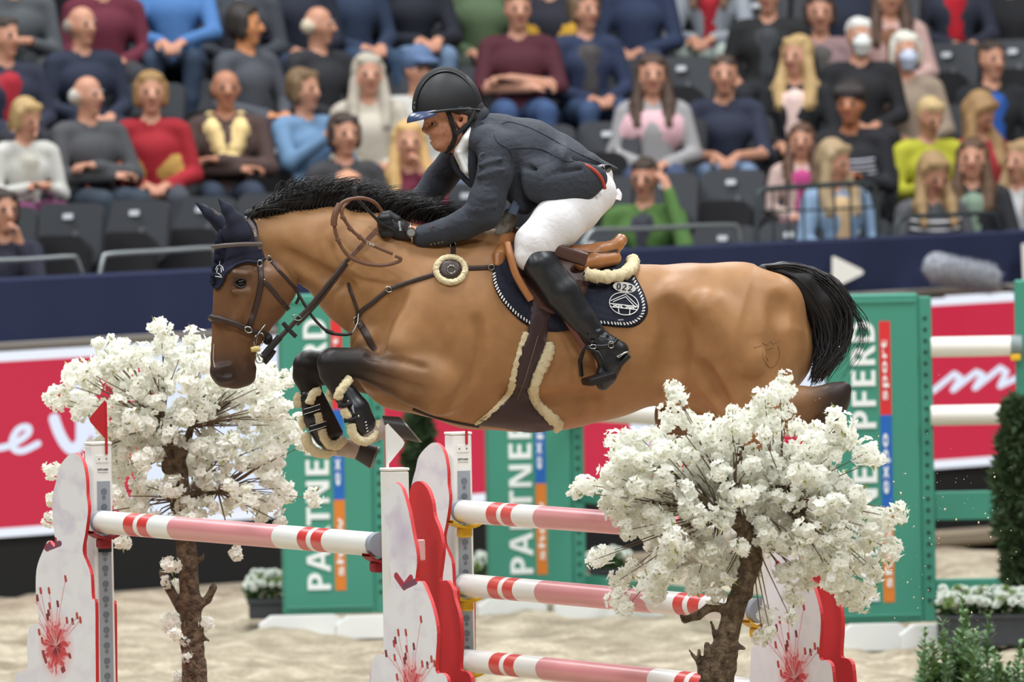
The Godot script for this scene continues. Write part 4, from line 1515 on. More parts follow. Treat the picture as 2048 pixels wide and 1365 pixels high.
	part("tail_locks", done(st), hair, tailp).set_meta("kind", "stuff")

func lock(st: SurfaceTool, p: Array, r: float) -> void:
	var q := PackedVector3Array()
	var rr := PackedFloat32Array()
	var sp := spline(p, 3)
	for i in sp.size():
		q.append(H(sp[i]))
		var f := float(i) / (sp.size() - 1)
		rr.append(r / 480.0 * (1.0 - 0.85 * f))
	tube(st, q, rr, 4, false)

# ---------- tack ----------
# cloth or leather lying on the horse: outline in photograph pixels, puffed towards the middle
func drape(outline: Array, off: float, thick: float, bevel: float, step := 9.0, quilt := 0.0, field_center := Vector2(1080, 640)) -> ArrayMesh:
	var poly := PackedVector2Array()
	for i in outline.size():
		var a: Vector2 = outline[i]
		var b: Vector2 = outline[(i + 1) % outline.size()]
		var n := maxi(1, int(a.distance_to(b) / step))
		for k in n: poly.append(a.lerp(b, float(k) / n))
	var pts := PackedVector2Array(poly)
	var edge := poly.size()
	var lo := poly[0]
	var hi := poly[0]
	for p in poly:
		lo = lo.min(p)
		hi = hi.max(p)
	var dist := PackedFloat32Array()
	for p in poly: dist.append(0.0)
	var y := lo.y + step * 0.4
	var odd := false
	while y < hi.y:
		var x := lo.x + (step * 0.5 if odd else 0.0)
		while x < hi.x:
			var p := Vector2(x, y)
			if Geometry2D.is_point_in_polygon(p, poly):
				var d := 1e9
				for i in edge:
					d = minf(d, Geometry2D.get_closest_point_to_segment(p, poly[i], poly[(i + 1) % edge]).distance_squared_to(p))
				d = sqrt(d)
				if d > step * 0.45:
					pts.append(p)
					dist.append(d)
			x += step
		y += step * 0.87
		odd = not odd
	var idx := Geometry2D.triangulate_delaunay(pts)
	var vv := PackedVector3Array()
	var low := PackedVector3Array()
	for i in pts.size():
		var f := clampf(dist[i] / bevel, 0, 1)
		var puff := thick * sqrt(1.0 - (1.0 - f) * (1.0 - f))
		if quilt > 0.0:
			puff += quilt * absf(sin(pts[i].x * 0.22 + pts[i].y * 0.05)) * absf(sin(pts[i].y * 0.2 - pts[i].x * 0.06)) * f
		var s := sw(pts[i].x, pts[i].y, field_center)
		vv.append(H(Vector3(pts[i].x, pts[i].y, s + off + puff)))
		low.append(H(Vector3(pts[i].x, pts[i].y, s + off - 6.0)))
	var st := begin()
	var out := Vector3(0, 0, 1)
	for k in range(0, idx.size(), 3):
		var c := (pts[idx[k]] + pts[idx[k + 1]] + pts[idx[k + 2]]) / 3.0
		if Geometry2D.is_point_in_polygon(c, poly):
			tri(st, vv[idx[k]], vv[idx[k + 1]], vv[idx[k + 2]], out, 1)
	for i in edge:
		var j := (i + 1) % edge
		var d2 := poly[j] - poly[i]
		var mid := (vv[i] + low[i]) * 0.5
		quad(st, vv[i], vv[j], low[j], low[i], mid - (vv[0] + vv[edge / 2]) * 0.5, 1)
	return done(st)

# leather strap: px points (z given, or on the horse when it is NAN)
func strap(pts: Array, width: float, off := 2.0, flat := 0.22, c := Vector2(1000, 650), n := 6) -> ArrayMesh:
	var sp := []
	for p in pts: sp.append(Vector3(p[0], p[1], p[2] if p.size() > 2 else 0.0))
	var on_horse: bool = pts[0].size() < 3
	var out := []
	for p in spline(sp, n):
		out.append(H(Vector3(p.x, p.y, sw(p.x, p.y, c) + off if on_horse else p.z)))
	return tube_mesh(out, width / 480.0, 8, flat, Vector3(0, 0.05, 1).normalized())

func ring(c: Vector3, r: float, tube_r: float, squash := 1.0, tilt := 0.0) -> ArrayMesh:
	var pts := []
	for i in 19:
		var a := TAU * i / 18.0
		var e := Vector2(cos(a) * r, sin(a) * r * squash).rotated(tilt)
		pts.append(H(c + Vector3(e.x, e.y, 0)))
	return tube_mesh(pts, tube_r / 480.0, 6)

func build_tack() -> void:
	rng.seed = 5
	var brown := mat("leather_dark", C8(58, 42, 36), 0.42, {"nrm": normal_tex("leather", 0.12, 3, 2.0), "tri": 9.0, "nscale": 0.4})
	var flapm := mat("leather_flap", C8(84, 54, 46), 0.45, {"nrm": normal_tex("leather", 0.12, 3, 2.0), "tri": 9.0, "nscale": 0.4})
	var tan_m := mat("leather_tan", C8(178, 118, 70), 0.4, {"coat": 0.15})
	var fleece := mat("fleece", C8(240, 223, 180), 0.95, {"sheen": 0.3, "nrm": normal_tex("fleece", 0.14, 3, 10.0), "tri": 7.0, "nscale": 1.0})
	var steel := mat("tack_steel", C8(190, 188, 182), 0.22, {"metal": 1.0})
	var navy := mat("pad_navy", C8(23, 27, 44), 0.9)
	var white := mat("pad_white", C8(236, 236, 234), 0.7)
	# saddle pad
	var pad := thing("saddle_pad", "quilted navy saddle pad with white rope piping and number plate", "saddle pad", H(Vector3(1130, 640, 130)))
	var po := spline(v2([995, 520, 985, 545, 988, 572, 1003, 602, 1029, 632, 1058, 653, 1100, 664, 1140, 661, 1198, 652, 1232, 655, 1264, 655, 1285, 644, 1296, 624, 1293, 600, 1283, 575, 1268, 548, 1250, 520, 1150, 500, 1050, 500]), 5, true)
	part("pad", drape(po, 1.0, 7.0, 14.0, 6.0, 3.5), navy, pad)
	var pcl := Vector2(1130, 590)
	for seg in [[[987, 541], [992, 570], [1008, 600], [1033, 627], [1060, 646]], [[1196, 644], [1230, 647], [1258, 647], [1278, 637], [1287, 620], [1285, 600], [1276, 577], [1266, 557]]]:
		var sp := []
		for p in seg: sp.append(Vector2(p[0], p[1]))
		sp = spline(sp, 16)
		var st := begin()
		var acc := 0.0
		for i in range(1, sp.size()):
			acc += sp[i].distance_to(sp[i - 1])
			if acc > 5.4:
				acc = 0.0
				var d: Vector2 = (sp[i] - sp[i - 1]).normalized()
				var nrm := Vector2(-d.y, d.x)
				var a: Vector2 = sp[i] - nrm * 2.6 - d * 1.6
				var b: Vector2 = sp[i] + nrm * 2.6 + d * 1.6
				tube(st, PackedVector3Array([H(Vector3(a.x, a.y, sw(a.x, a.y, pcl) + 8.5)), H(Vector3(b.x, b.y, sw(b.x, b.y, pcl) + 8.5))]), PackedFloat32Array([1.6 / 480.0, 1.6 / 480.0]), 6)
		part("rope_piping", done(st), white, pad)
	# number plate 022
	var oval := []
	for i in 24:
		var a := TAU * i / 24.0
		oval.append(Vector2(1249, 575) + Vector2(cos(a) * 23.5, sin(a) * 10.5).rotated(0.16))
	var wl := sw(1226, 571, pcl) + 20.0
	var wr := sw(1272, 579, pcl) + 20.0
	var plate_at := func(p: Vector2, d: float) -> Vector3: return H(Vector3(p.x, p.y, lerpf(wl, wr, (p.x - 1226.0) / 46.0) - d * 480.0))
	var plate_part := part("number_plate", plate(oval, plate_at, 0.004), mat("plate_white", C8(240, 240, 236), 0.5), pad)
	for k in 3:
		var dx := (k - 1) * 11.5
		word_on("digit", "022"[k], Vector3(1249 + dx, 575 + dx * 0.16, lerpf(wl, wr, (23.0 + dx) / 46.0) + 3.5), 8.5, 0.16, mat("ink_black", C8(24, 24, 28), 0.6), plate_part)
	# embroidered round emblem: roof over a truss
	var em := Vector2(1248, 608)
	var lines := []
	var circ := []
	for i in 33: circ.append(Vector2(cos(TAU * i / 32.0) * 29.5, sin(TAU * i / 32.0) * 22.0).rotated(0.25))
	lines.append(circ)
	lines.append_array([v2([-27, -6, 3, -19, 27, 4]), v2([-22, -4, 3, -14, 24, 8]), v2([-29, -1, 28, 6]), v2([-28, 6, 27, 12]), v2([-12, 1, -10, 20]), v2([12, 4, 11, 23]), v2([-24, 0, -12, 7, -2, 2]), v2([1, 3, 12, 9, 24, 6]), v2([-12, 1, -22, 6]), v2([-12, 1, -3, 8]), v2([12, 4, 3, 9]), v2([12, 4, 21, 11])])
	for g in lines:
		var pp := []
		for q in g:
			var e: Vector2 = em + q
			pp.append(H(Vector3(e.x, e.y, sw(e.x, e.y, pcl) + 12.0)))
		part("embroidery", tube_mesh(pp, 1.0 / 480.0, 5), white, pad)
	part("small_badge", strap([[1230, 641, sw(1230, 641) + 9], [1247, 640, sw(1247, 640) + 9]], 1.6), mat("badge_grey", C8(150, 152, 160), 0.6), pad)
	# fleece half pad round the back of the saddle
	var fl := thing("fleece_half_pad", "cream sheepskin half pad under the back of the saddle", "half pad", H(Vector3(1220, 550, 100)))
	var fp := [[1168, 548, 126], [1200, 554, 122], [1235, 552, 104], [1258, 542, 78], [1266, 528, 40], [1264, 520, 0]]
	var fr := []
	var sp3 := []
	for p in fp: sp3.append(Vector3(p[0], p[1], p[2]))
	var fpts := []
	for p in spline(sp3, 6): fpts.append(H(p))
	for i in fpts.size(): fr.append((13.0 + 1.8 * sin(i * 1.7)) / 480.0)
	fr[0] = 8.0 / 480.0
	part("rear_roll", fuzzy(fpts, fr), fleece, fl)
	var wp := Field.new(Vector3(980, 400, -60), Vector3(1060, 500, 70), 2.5)
	wp.chain([[1018, 430, 20, 13], [1010, 448, 30, 14], [1000, 466, 40, 10]], 1.0, 6)
	wp.add(Vector3(1022, 434, -20), 14, Vector3(1020, 440, 30), 15, 1.0, 8)
	part("wither_roll", wp.build(H)[0], mat("fleece_grey", C8(168, 164, 150), 0.95, {"sheen": 0.5, "nrm": normal_tex("fleece", 0.14, 3, 10.0), "tri": 7.0}), fl)
	# saddle
	var sd := thing("saddle", "tan and brown leather jumping saddle under the rider", "saddle", H(Vector3(1120, 540, 0)))
	var sf := Field.new(Vector3(975, 440, -150), Vector3(1260, 570, 150), 3.0)
	sf.chain([[1236, 486, -52, 11], [1241, 481, 0, 12], [1236, 486, 52, 11]], 1.0, 6)
	for s in [1.0, -1.0]:
		sf.chain([[1236, 490, 50 * s, 12], [1200, 502, 62 * s, 16], [1140, 508, 66 * s, 16], [1060, 486, 48 * s, 14]], 1.0, 8)
		sf.chain([[1229, 517, 60 * s, 14], [1190, 524, 80 * s, 15], [1160, 530, 92 * s, 12]], 1.0, 5)
		sf.chain([[1230, 500, 55 * s, 10], [1186, 510, 72 * s, 12]], 1.0, 6)
		sf.chain([[1034, 470, 0, 13], [1012, 484, 50 * s, 15], [1000, 512, 92 * s, 13], [997, 530, 104 * s, 10]], 1.0, 8)
	sf.chain([[1050, 486, 0, 16], [1140, 512, 0, 18], [1225, 496, 0, 14]], 0.5, 8)
	part("seat", sf.build(H)[0], tan_m, sd)
	for k in 3:
		part("welt", tube_mesh([H(Vector3(1166, 505 + k * 4.5, 84)), H(Vector3(1200, 506 + k * 4.0, 82)), H(Vector3(1236, 499 + k * 3.6, 66))], 1.1 / 480.0, 6), brown, sd)
	var fo := spline(v2([1016, 490, 1022, 520, 1034, 555, 1058, 594, 1082, 622, 1120, 628, 1152, 612, 1173, 586, 1178, 555, 1170, 524, 1120, 500, 1060, 480]), 4, true)
	part("flap", drape(fo, 10.0, 6.0, 10.0, 8.0, 0.0, pcl), flapm, sd)
	part("knee_roll", strap([[1014, 486, 128], [1020, 510, 140], [1030, 545, 146], [1046, 575, 148], [1062, 600, 148]], 7.5, 0.0, 0.8), tan_m, sd)
	part("skirt_strap", strap([[1110, 500, 142], [1140, 510, 138], [1172, 520, 126]], 14.0, 0.0, 0.3), flapm, sd)
	# stirrup leather and iron
	var si := thing("stirrup", "black stirrup iron with brown leather under the rider's boot", "stirrup", H(Vector3(1185, 770, 150)))
	part("stirrup_leather", strap([[1112, 600, 146], [1126, 630, 150], [1150, 668, 156], [1170, 700, 160]], 5.5, 0.0, 0.35), mat("leather_red_brown", C8(104, 58, 48), 0.45), si)
	var iron := mat("iron_black", C8(30, 31, 34), 0.35, {"metal": 0.3})
	part("iron_bow", tube_mesh([H(Vector3(1163, 752, 132)), H(Vector3(1160, 722, 150)), H(Vector3(1170, 694, 160)), H(Vector3(1196, 706, 166)), H(Vector3(1214, 738, 168))], 4.5 / 480.0, 8), iron, si)
	var tread := begin()
	var ta := H(Vector3(1160, 758, 125))
	slab(tread, ta, H(Vector3(1212, 742, 165)) - ta, H(Vector3(1164, 772, 125)) - ta, H(Vector3(1178, 760, 185)) - H(Vector3(1160, 758, 135)), 0.006)
	part("tread", done(tread), iron, si)
	# girth with fleece edges and belly guard
	var gi := thing("girth", "dark brown stud girth with fleece edges under the belly", "girth", H(Vector3(1040, 850, 60)))
	var gcl := Vector2(1050, 720)
	var go := spline(v2([1062, 600, 1084, 600, 1106, 606, 1100, 640, 1096, 664, 1086, 700, 1070, 740, 1058, 775, 1060, 800, 1076, 826, 1106, 850, 1108, 860, 1060, 866, 1010, 858, 960, 852, 952, 848, 985, 824, 1010, 800, 1022, 780, 1030, 740, 1040, 700, 1056, 662]), 4, true)
	part("girth_leather", drape(go, 8.0, 5.0, 8.0, 8.0, 0.0, gcl), mat("leather_girth", C8(58, 38, 36), 0.5), gi)
	part("fleece_edge", fleece_band([[1053, 664], [1046, 690], [1034, 730], [1026, 765], [1016, 790], [995, 815], [970, 836], [950, 849]], [7, 8, 8, 8, 7, 6, 5, 4], gcl), fleece, gi)
	part("fleece_edge", fleece_band([[1098, 684], [1097, 702], [1086, 728], [1073, 755], [1066, 785], [1073, 808], [1095, 830], [1116, 848], [1112, 860]], [8, 13, 13, 12, 11, 11, 11, 11, 7], gcl), fleece, gi)
	part("stitch_line", strap([[1076, 672], [1062, 720], [1046, 770], [1034, 800]], 0.8, 15.0), mat("thread", C8(120, 100, 90), 0.8), gi)
	# breastplate
	var bp := thing("breastplate", "brown leather breastplate with fleece rosette on the shoulder", "breastplate", H(Vector3(900, 540, 130)))
	part("strap", strap([[1004, 534], [970, 536], [935, 537], [902, 539]], 5.0, 3.0), brown, bp)
	part("strap", strap([[902, 539], [860, 552], [815, 566], [777, 581], [745, 606], [724, 622], [712, 640]], 4.6, 3.0, 0.22, Vector2(860, 640)), brown, bp)
	part("strap", strap([[904, 536], [906, 510], [907, 486]], 5.0, 3.0), brown, bp)
	part("strap", strap([[714, 640], [730, 665], [748, 700]], 7.0, 3.0, 0.22, Vector2(860, 700)), brown, bp)
	part("strap", strap([[696, 566], [704, 590], [714, 620], [716, 640]], 3.2, 3.0, 0.22, Vector2(760, 600)), brown, bp)
	part("girth_strap", strap([[826, 818], [870, 834], [920, 846], [958, 853]], 4.0, 2.0, 0.3, Vector2(900, 700)), brown, bp)
	var rcl := Vector2(902, 545)
	var ros := []
	for i in 22: ros.append(Vector2(900, 538) + Vector2(cos(TAU * i / 22.0) * 22.0, sin(TAU * i / 22.0) * 20.0))
	part("rosette", drape(ros, 5.0, 2.0, 4.0, 6.0, 0.0, rcl), brown, bp)
	var fb := []
	for i in 17: fb.append([901 + cos(TAU * i / 16.0 + 0.4) * 29.0, 540 + sin(TAU * i / 16.0 + 0.4) * 25.0])
	var fbr := []
	for i in 17: fbr.append(6.5)
	part("fleece_ring", fleece_band(fb, fbr, rcl), fleece, bp)
	part("buckle", ring(Vector3(903, 539, sw(903, 539) + 9), 8.0, 1.3), steel, bp)
	part("buckle", ring(Vector3(983, 535, sw(983, 535) + 7), 6.0, 1.2, 0.9), steel, bp)
	part("buckle", ring(Vector3(777, 579, sw(777, 579) + 7), 6.5, 1.2, 0.8, 0.6), steel, bp)
	part("buckle", ring(Vector3(906, 490, sw(906, 490) + 7), 5.5, 1.2, 1.1), steel, bp)
	part("ring", ring(Vector3(714, 642, sw(716, 642, Vector2(800, 650)) + 5), 7.0, 1.3, 1.2), steel, bp)
	part("snap_hook", tube_mesh([H(Vector3(717, 628, 70)), H(Vector3(716, 645, 74)), H(Vector3(709, 660, 74)), H(Vector3(703, 668, 72))], 2.2 / 480.0, 6), steel, bp)
	# running cord between chest and bridle
	part("cord", strap([[704, 667, 72], [690, 670, 70], [660, 666, 68], [640, 651, 64], [622, 630, 60], [608, 608, 56], [596, 586, 50]], 3.0, 0.0, 1.0), mat("cord_black", C8(34, 28, 28), 0.5), bp)
	part("cord_keeper", tube_mesh([H(Vector3(652, 662, 68)), H(Vector3(666, 667, 68))], 4.5 / 480.0, 8), mat("cord_black", C8(34, 28, 28), 0.5), bp)
	bridle(brown, steel)
	ear_bonnet()
	boots(fleece)

func fleece_band(px: Array, r: Array, c: Vector2) -> ArrayMesh:
	var sp := []
	var rr := []
	for i in px.size():
		sp.append(Vector3(px[i][0], px[i][1], r[i]))
	var pts := []
	var k := 0
	for p in spline(sp, 6):
		pts.append(H(Vector3(p.x, p.y, sw(p.x, p.y, c) + 3.0)))
		rr.append(maxf(p.z, 2.0) * (1.0 + 0.1 * sin(k * 2.3)) / 480.0)
		k += 1
	return fuzzy(pts, rr)

# sheepskin: a roll with small uneven curls all over
func fuzzy(pts: Array, rr: Array) -> ArrayMesh:
	var fine := []
	var rad := []
	for i in pts.size() - 1:
		var n := maxi(1, int(pts[i].distance_to(pts[i + 1]) / 0.006))
		for k in n:
			fine.append(pts[i].lerp(pts[i + 1], float(k) / n))
			rad.append(lerpf(rr[i], rr[i + 1], float(k) / n))
	fine.append(pts[-1])
	rad.append(rr[-1])
	var st := begin()
	var prev := []
	var sides := 16
	var u := Vector3.ZERO
	for i in fine.size():
		var t: Vector3 = (fine[mini(i + 1, fine.size() - 1)] - fine[maxi(i - 1, 0)]).normalized()
		if u == Vector3.ZERO: u = t.cross(Vector3(0.2, 0.3, 1)).normalized()
		u = (u - t * u.dot(t)).normalized()
		var v := t.cross(u)
		var close := 1.0 if i > 0 and i < fine.size() - 1 else 0.45
		var ring_ := []
		for k in sides:
			var a := TAU * k / sides
			ring_.append(fine[i] + (u * cos(a) + v * sin(a)) * rad[i] * close * rng.randf_range(0.84, 1.12) + t * rng.randf_range(-0.0015, 0.0015))
		if i > 0:
			for k in sides:
				var k2 := (k + 1) % sides
				quad(st, prev[k], prev[k2], ring_[k2], ring_[k], (prev[k] + ring_[k2]) * 0.5 - (fine[i] + fine[i - 1]) * 0.5, 1)
		prev = ring_
	return done(st)

func bridle(brown: Material, steel: Material) -> void:
	var hc := Vector2(490, 600)
	var t := thing("bridle", "dark brown leather bridle with noseband, bit and looped reins", "bridle", H(Vector3(510, 690, 40)))
	part("crownpiece", strap([[487, 438], [497, 444], [506, 458], [513, 480], [519, 500]], 6.5, 6.0, 0.3, hc), mat("leather_grey_brown", C8(92, 80, 74), 0.4), t)
	var cw := []
	part("browband", strap([[424, 496, 20], [430, 494, 44], [455, 491, 58], [490, 489, 62], [524, 489, 56]], 4.5, 0.0, 0.4), mat("leather_grey_brown", C8(92, 80, 74), 0.4), t)
	part("cheekpiece", strap([[519, 492], [521, 530], [522, 566], [514, 605], [505, 635], [498, 655]], 5.6, 3.0, 0.25, hc), brown, t)
	part("throatlash", strap([[538, 516], [556, 540], [575, 560], [594, 582]], 4.0, 3.0, 0.3, Vector2(530, 570)), brown, t)
	part("throatlash", strap([[594, 582, 30], [598, 594, 22], [592, 608, 14]], 3.0, 0.0, 0.6), brown, t)
	part("jaw_strap", strap([[530, 564], [546, 582], [562, 602], [578, 620]], 4.6, 3.0, 0.3, Vector2(520, 590)), brown, t)
	part("noseband", strap([[421, 640, 0], [424, 636, 26], [438, 638, 36], [457, 644, 42], [475, 650, 42], [492, 658, 40], [508, 665, 36]], 6.4, 0.0, 0.55), brown, t)
	part("chin_strap", strap([[508, 665, 36], [524, 664, 26], [536, 658, 10]], 4.5, 0.0, 0.5), brown, t)
	# buckles and bit
	part("buckle", ring(Vector3(497, 660, 48), 7.5, 1.3, 0.75, 0.5), steel, t)
	part("buckle", ring(Vector3(520, 527, 58), 5.0, 1.2, 1.3), steel, t)
	part("buckle", ring(Vector3(539, 518, 58), 4.5, 1.0, 1.4, -0.3), steel, t)
	part("buckle", ring(Vector3(529, 563, 54), 3.0, 1.2), steel, t)
	part("bit_shank", tube_mesh([H(Vector3(530, 650, 44)), H(Vector3(524, 658, 46)), H(Vector3(514, 672, 46)), H(Vector3(511, 690, 46)), H(Vector3(513, 706, 46)), H(Vector3(520, 722, 44))], 1.8 / 480.0, 8), steel, t)
	part("bit_ring", ring(Vector3(518, 680, 44), 9.0, 1.6, 1.6, 0.4), steel, t)
	part("bit_ring", ring(Vector3(519, 718, 44), 8.0, 1.5, 1.1), steel, t)
	part("bit_roller", tube_mesh([H(Vector3(502, 700, 44)), H(Vector3(511, 698, 46)), H(Vector3(519, 699, 44))], [5.0 / 480.0, 6.0 / 480.0, 5.0 / 480.0], 10), mat("bit_rubber", C8(214, 190, 120), 0.5), t)
	var rubber := mat("rein_rubber", C8(34, 30, 30), 0.6)
	part("rein_end", strap([[524, 716, 42], [534, 704, 44], [546, 690, 48], [560, 674, 52]], 7.0, 0.0, 0.6), rubber, t)
	part("rein_tab", strap([[528, 726, 38], [540, 712, 40], [548, 700, 42]], 6.0, 0.0, 0.5), rubber, t)
	part("bit_guard", ball_mesh(H(Vector3(535, 678, 34)), Vector3(0.022, 0.026, 0.012), 12), rubber, t)
	part("rein_stop", strap([[566, 646, 58], [578, 660, 58], [592, 674, 58]], 4.5, 0.0, 0.6), rubber, t)
	# near rein to the hand, with a split second strand
	part("rein", strap([[552, 684, 50], [573, 662, 54], [600, 634, 62], [618, 616, 68], [642, 586, 78], [664, 559, 86], [682, 536, 90], [697, 517, 92]], 4.6, 0.0, 0.4), brown, t)
	var light := mat("rein_brown", C8(112, 76, 56), 0.5)
	for k in 3:
		part("rein_strand", strap([[692 + k * 3, 520 + k, 92], [720 + k * 3, 490 + k * 1.5, 92], [752 + k * 2, 456 + k * 4, 88]], 1.9, 0.0, 0.6), light, t)
	part("rein", strap([[593, 650, 62], [612, 632, 66], [640, 600, 74], [666, 566, 84], [694, 528, 90]], 4.0, 0.0, 0.4), brown, t)
	part("rein_ring", ring(Vector3(594, 636, 66), 9.0, 1.2, 0.55, 0.3), mat("ring_green", C8(150, 164, 150), 0.3, {"metal": 0.8}), t)
	# loop of spare rein
	var loop1 := [[764, 424, 78], [750, 406, 88], [728, 397, 96], [704, 398, 102], [684, 406, 104], [672, 424, 104], [668, 446, 104], [676, 480, 104], [696, 511, 106], [728, 527, 112], [766, 531, 122], [796, 524, 128], [801, 517, 130], [790, 512, 128]]
	var loop2 := [[700, 400, 100], [688, 412, 106], [684, 428, 108], [700, 456, 110], [718, 473, 112], [736, 486, 116], [762, 498, 122], [786, 508, 128]]
	part("rein_loop", strap(loop1, 3.6, 0.0, 0.6), light, t)
	part("rein_loop", strap(loop2, 3.6, 0.0, 0.5), light, t)
	part("rein_grip", strap([[680, 408, 104], [672, 424, 105], [668, 440, 105], [668, 452, 105]], 6.5, 0.0, 0.5), light, t)
	for s in [[686, 435, 110], [700, 457, 112], [720, 475, 114], [676, 480, 106]]:
		part("rein_stop", tube_mesh([H(Vector3(s[0] - 3, s[1] - 3, s[2])), H(Vector3(s[0] + 3, s[1] + 3, s[2]))], 5.0 / 480.0, 8), light, t)
	word_on("lettering", "CWD", Vector3(741, 488, 122), 16.0, 0.38, mat("letter_cream", C8(220, 212, 196), 0.6), t)
	word_on("lettering", "CWD", Vector3(510, 467, sw(508, 467, hc) + 12.0), 13.0, 1.35, mat("letter_cream", C8(220, 212, 196), 0.6), t)

# small lettering facing the camera side of the horse; size = length in px, turned by angle (clockwise in the photo)
func word_on(called: String, txt: String, c: Vector3, length: float, angle: float, m: Material, parent: Node3D) -> void:
	var tm := text_mesh(txt, 0.02, 0.0008, 700)
	var box := tm.get_aabb()
	var sc := length / 480.0 / box.size.x
	var x := Vector3(cos(angle), -sin(angle), 0)
	var b := Basis(x * sc, Vector3(sin(angle), cos(angle), 0) * sc, Vector3(0, 0, 1))
	var o := MeshInstance3D.new()
	o.name = called
	o.mesh = tm
	o.material_override = m
	parent.add_child(o, true)
	o.transform = parent.global_transform.affine_inverse() * Transform3D(b, H(c) - b * box.get_center())

func ear_bonnet() -> void:
	var t := thing("ear_bonnet", "navy crocheted ear bonnet over the horse's ears and forehead", "ear bonnet", H(Vector3(470, 480, 40)))
	var knit := mat("bonnet_knit", C8(21, 25, 48), 0.9, {"sheen": 0.1, "nrm": normal_tex("knit", 0.22, 2, 9.0), "tri": 8.0})
	var trim := mat("bonnet_trim", C8(18, 21, 42), 0.85)
	var hc := Vector2(490, 560)
	var o := spline(v2([495, 432, 512, 446, 519, 478, 527, 506, 530, 518, 516, 526, 494, 524, 470, 532, 452, 548, 444, 566, 436, 576, 428, 574, 421, 560, 423, 540, 428, 505, 434, 470, 448, 446, 470, 434]), 4, true)
	part("cap", drape(o, 3.0, 4.0, 8.0, 5.0, 0.0, hc), knit, t)
	var e := Field.new(Vector3(380, 385, -60), Vector3(520, 500, 70), 2.5)
	e.chain([[482, 470, 34, 20], [470, 442, 30, 17], [455, 420, 28, 12], [437, 398, 26, 2.5]], 1.3, 6)
	e.chain([[462, 464, -20, 22], [444, 448, -28, 17], [418, 428, -28, 11], [392, 405, -28, 2.5]], 1.3, 6)
	e.add(Vector3(470, 468, 10), 26, Vector3(500, 458, 0), 24, 0.9, 10)
	part("ear_sleeves", e.build(H)[0], mat("bonnet_ear", C8(20, 24, 44), 0.85), t)
	part("edge_braid", strap([[530, 517], [516, 525], [494, 523], [470, 531], [452, 547], [444, 565], [436, 575], [428, 573], [421, 560]], 3.6, 6.0, 0.9, hc), trim, t)
	# small white embroidered emblem: a domed building with a mast
	var white := mat("pad_white", C8(236, 236, 234), 0.7)
	for g in [v2([424, 549, 430, 546, 438, 552]), v2([426, 540, 429, 533, 434, 530, 440, 534, 442, 542]), v2([434, 530, 435, 523]), v2([428, 545, 431, 536]), v2([438, 545, 437, 535]), v2([425, 553, 440, 555])]:
		var pp := []
		for q in g: pp.append(H(Vector3(q.x + 5.0, q.y, sw(q.x + 5.0, q.y, hc) + 8.0)))
		part("embroidery", tube_mesh(pp, 0.8 / 480.0, 5), white, t)

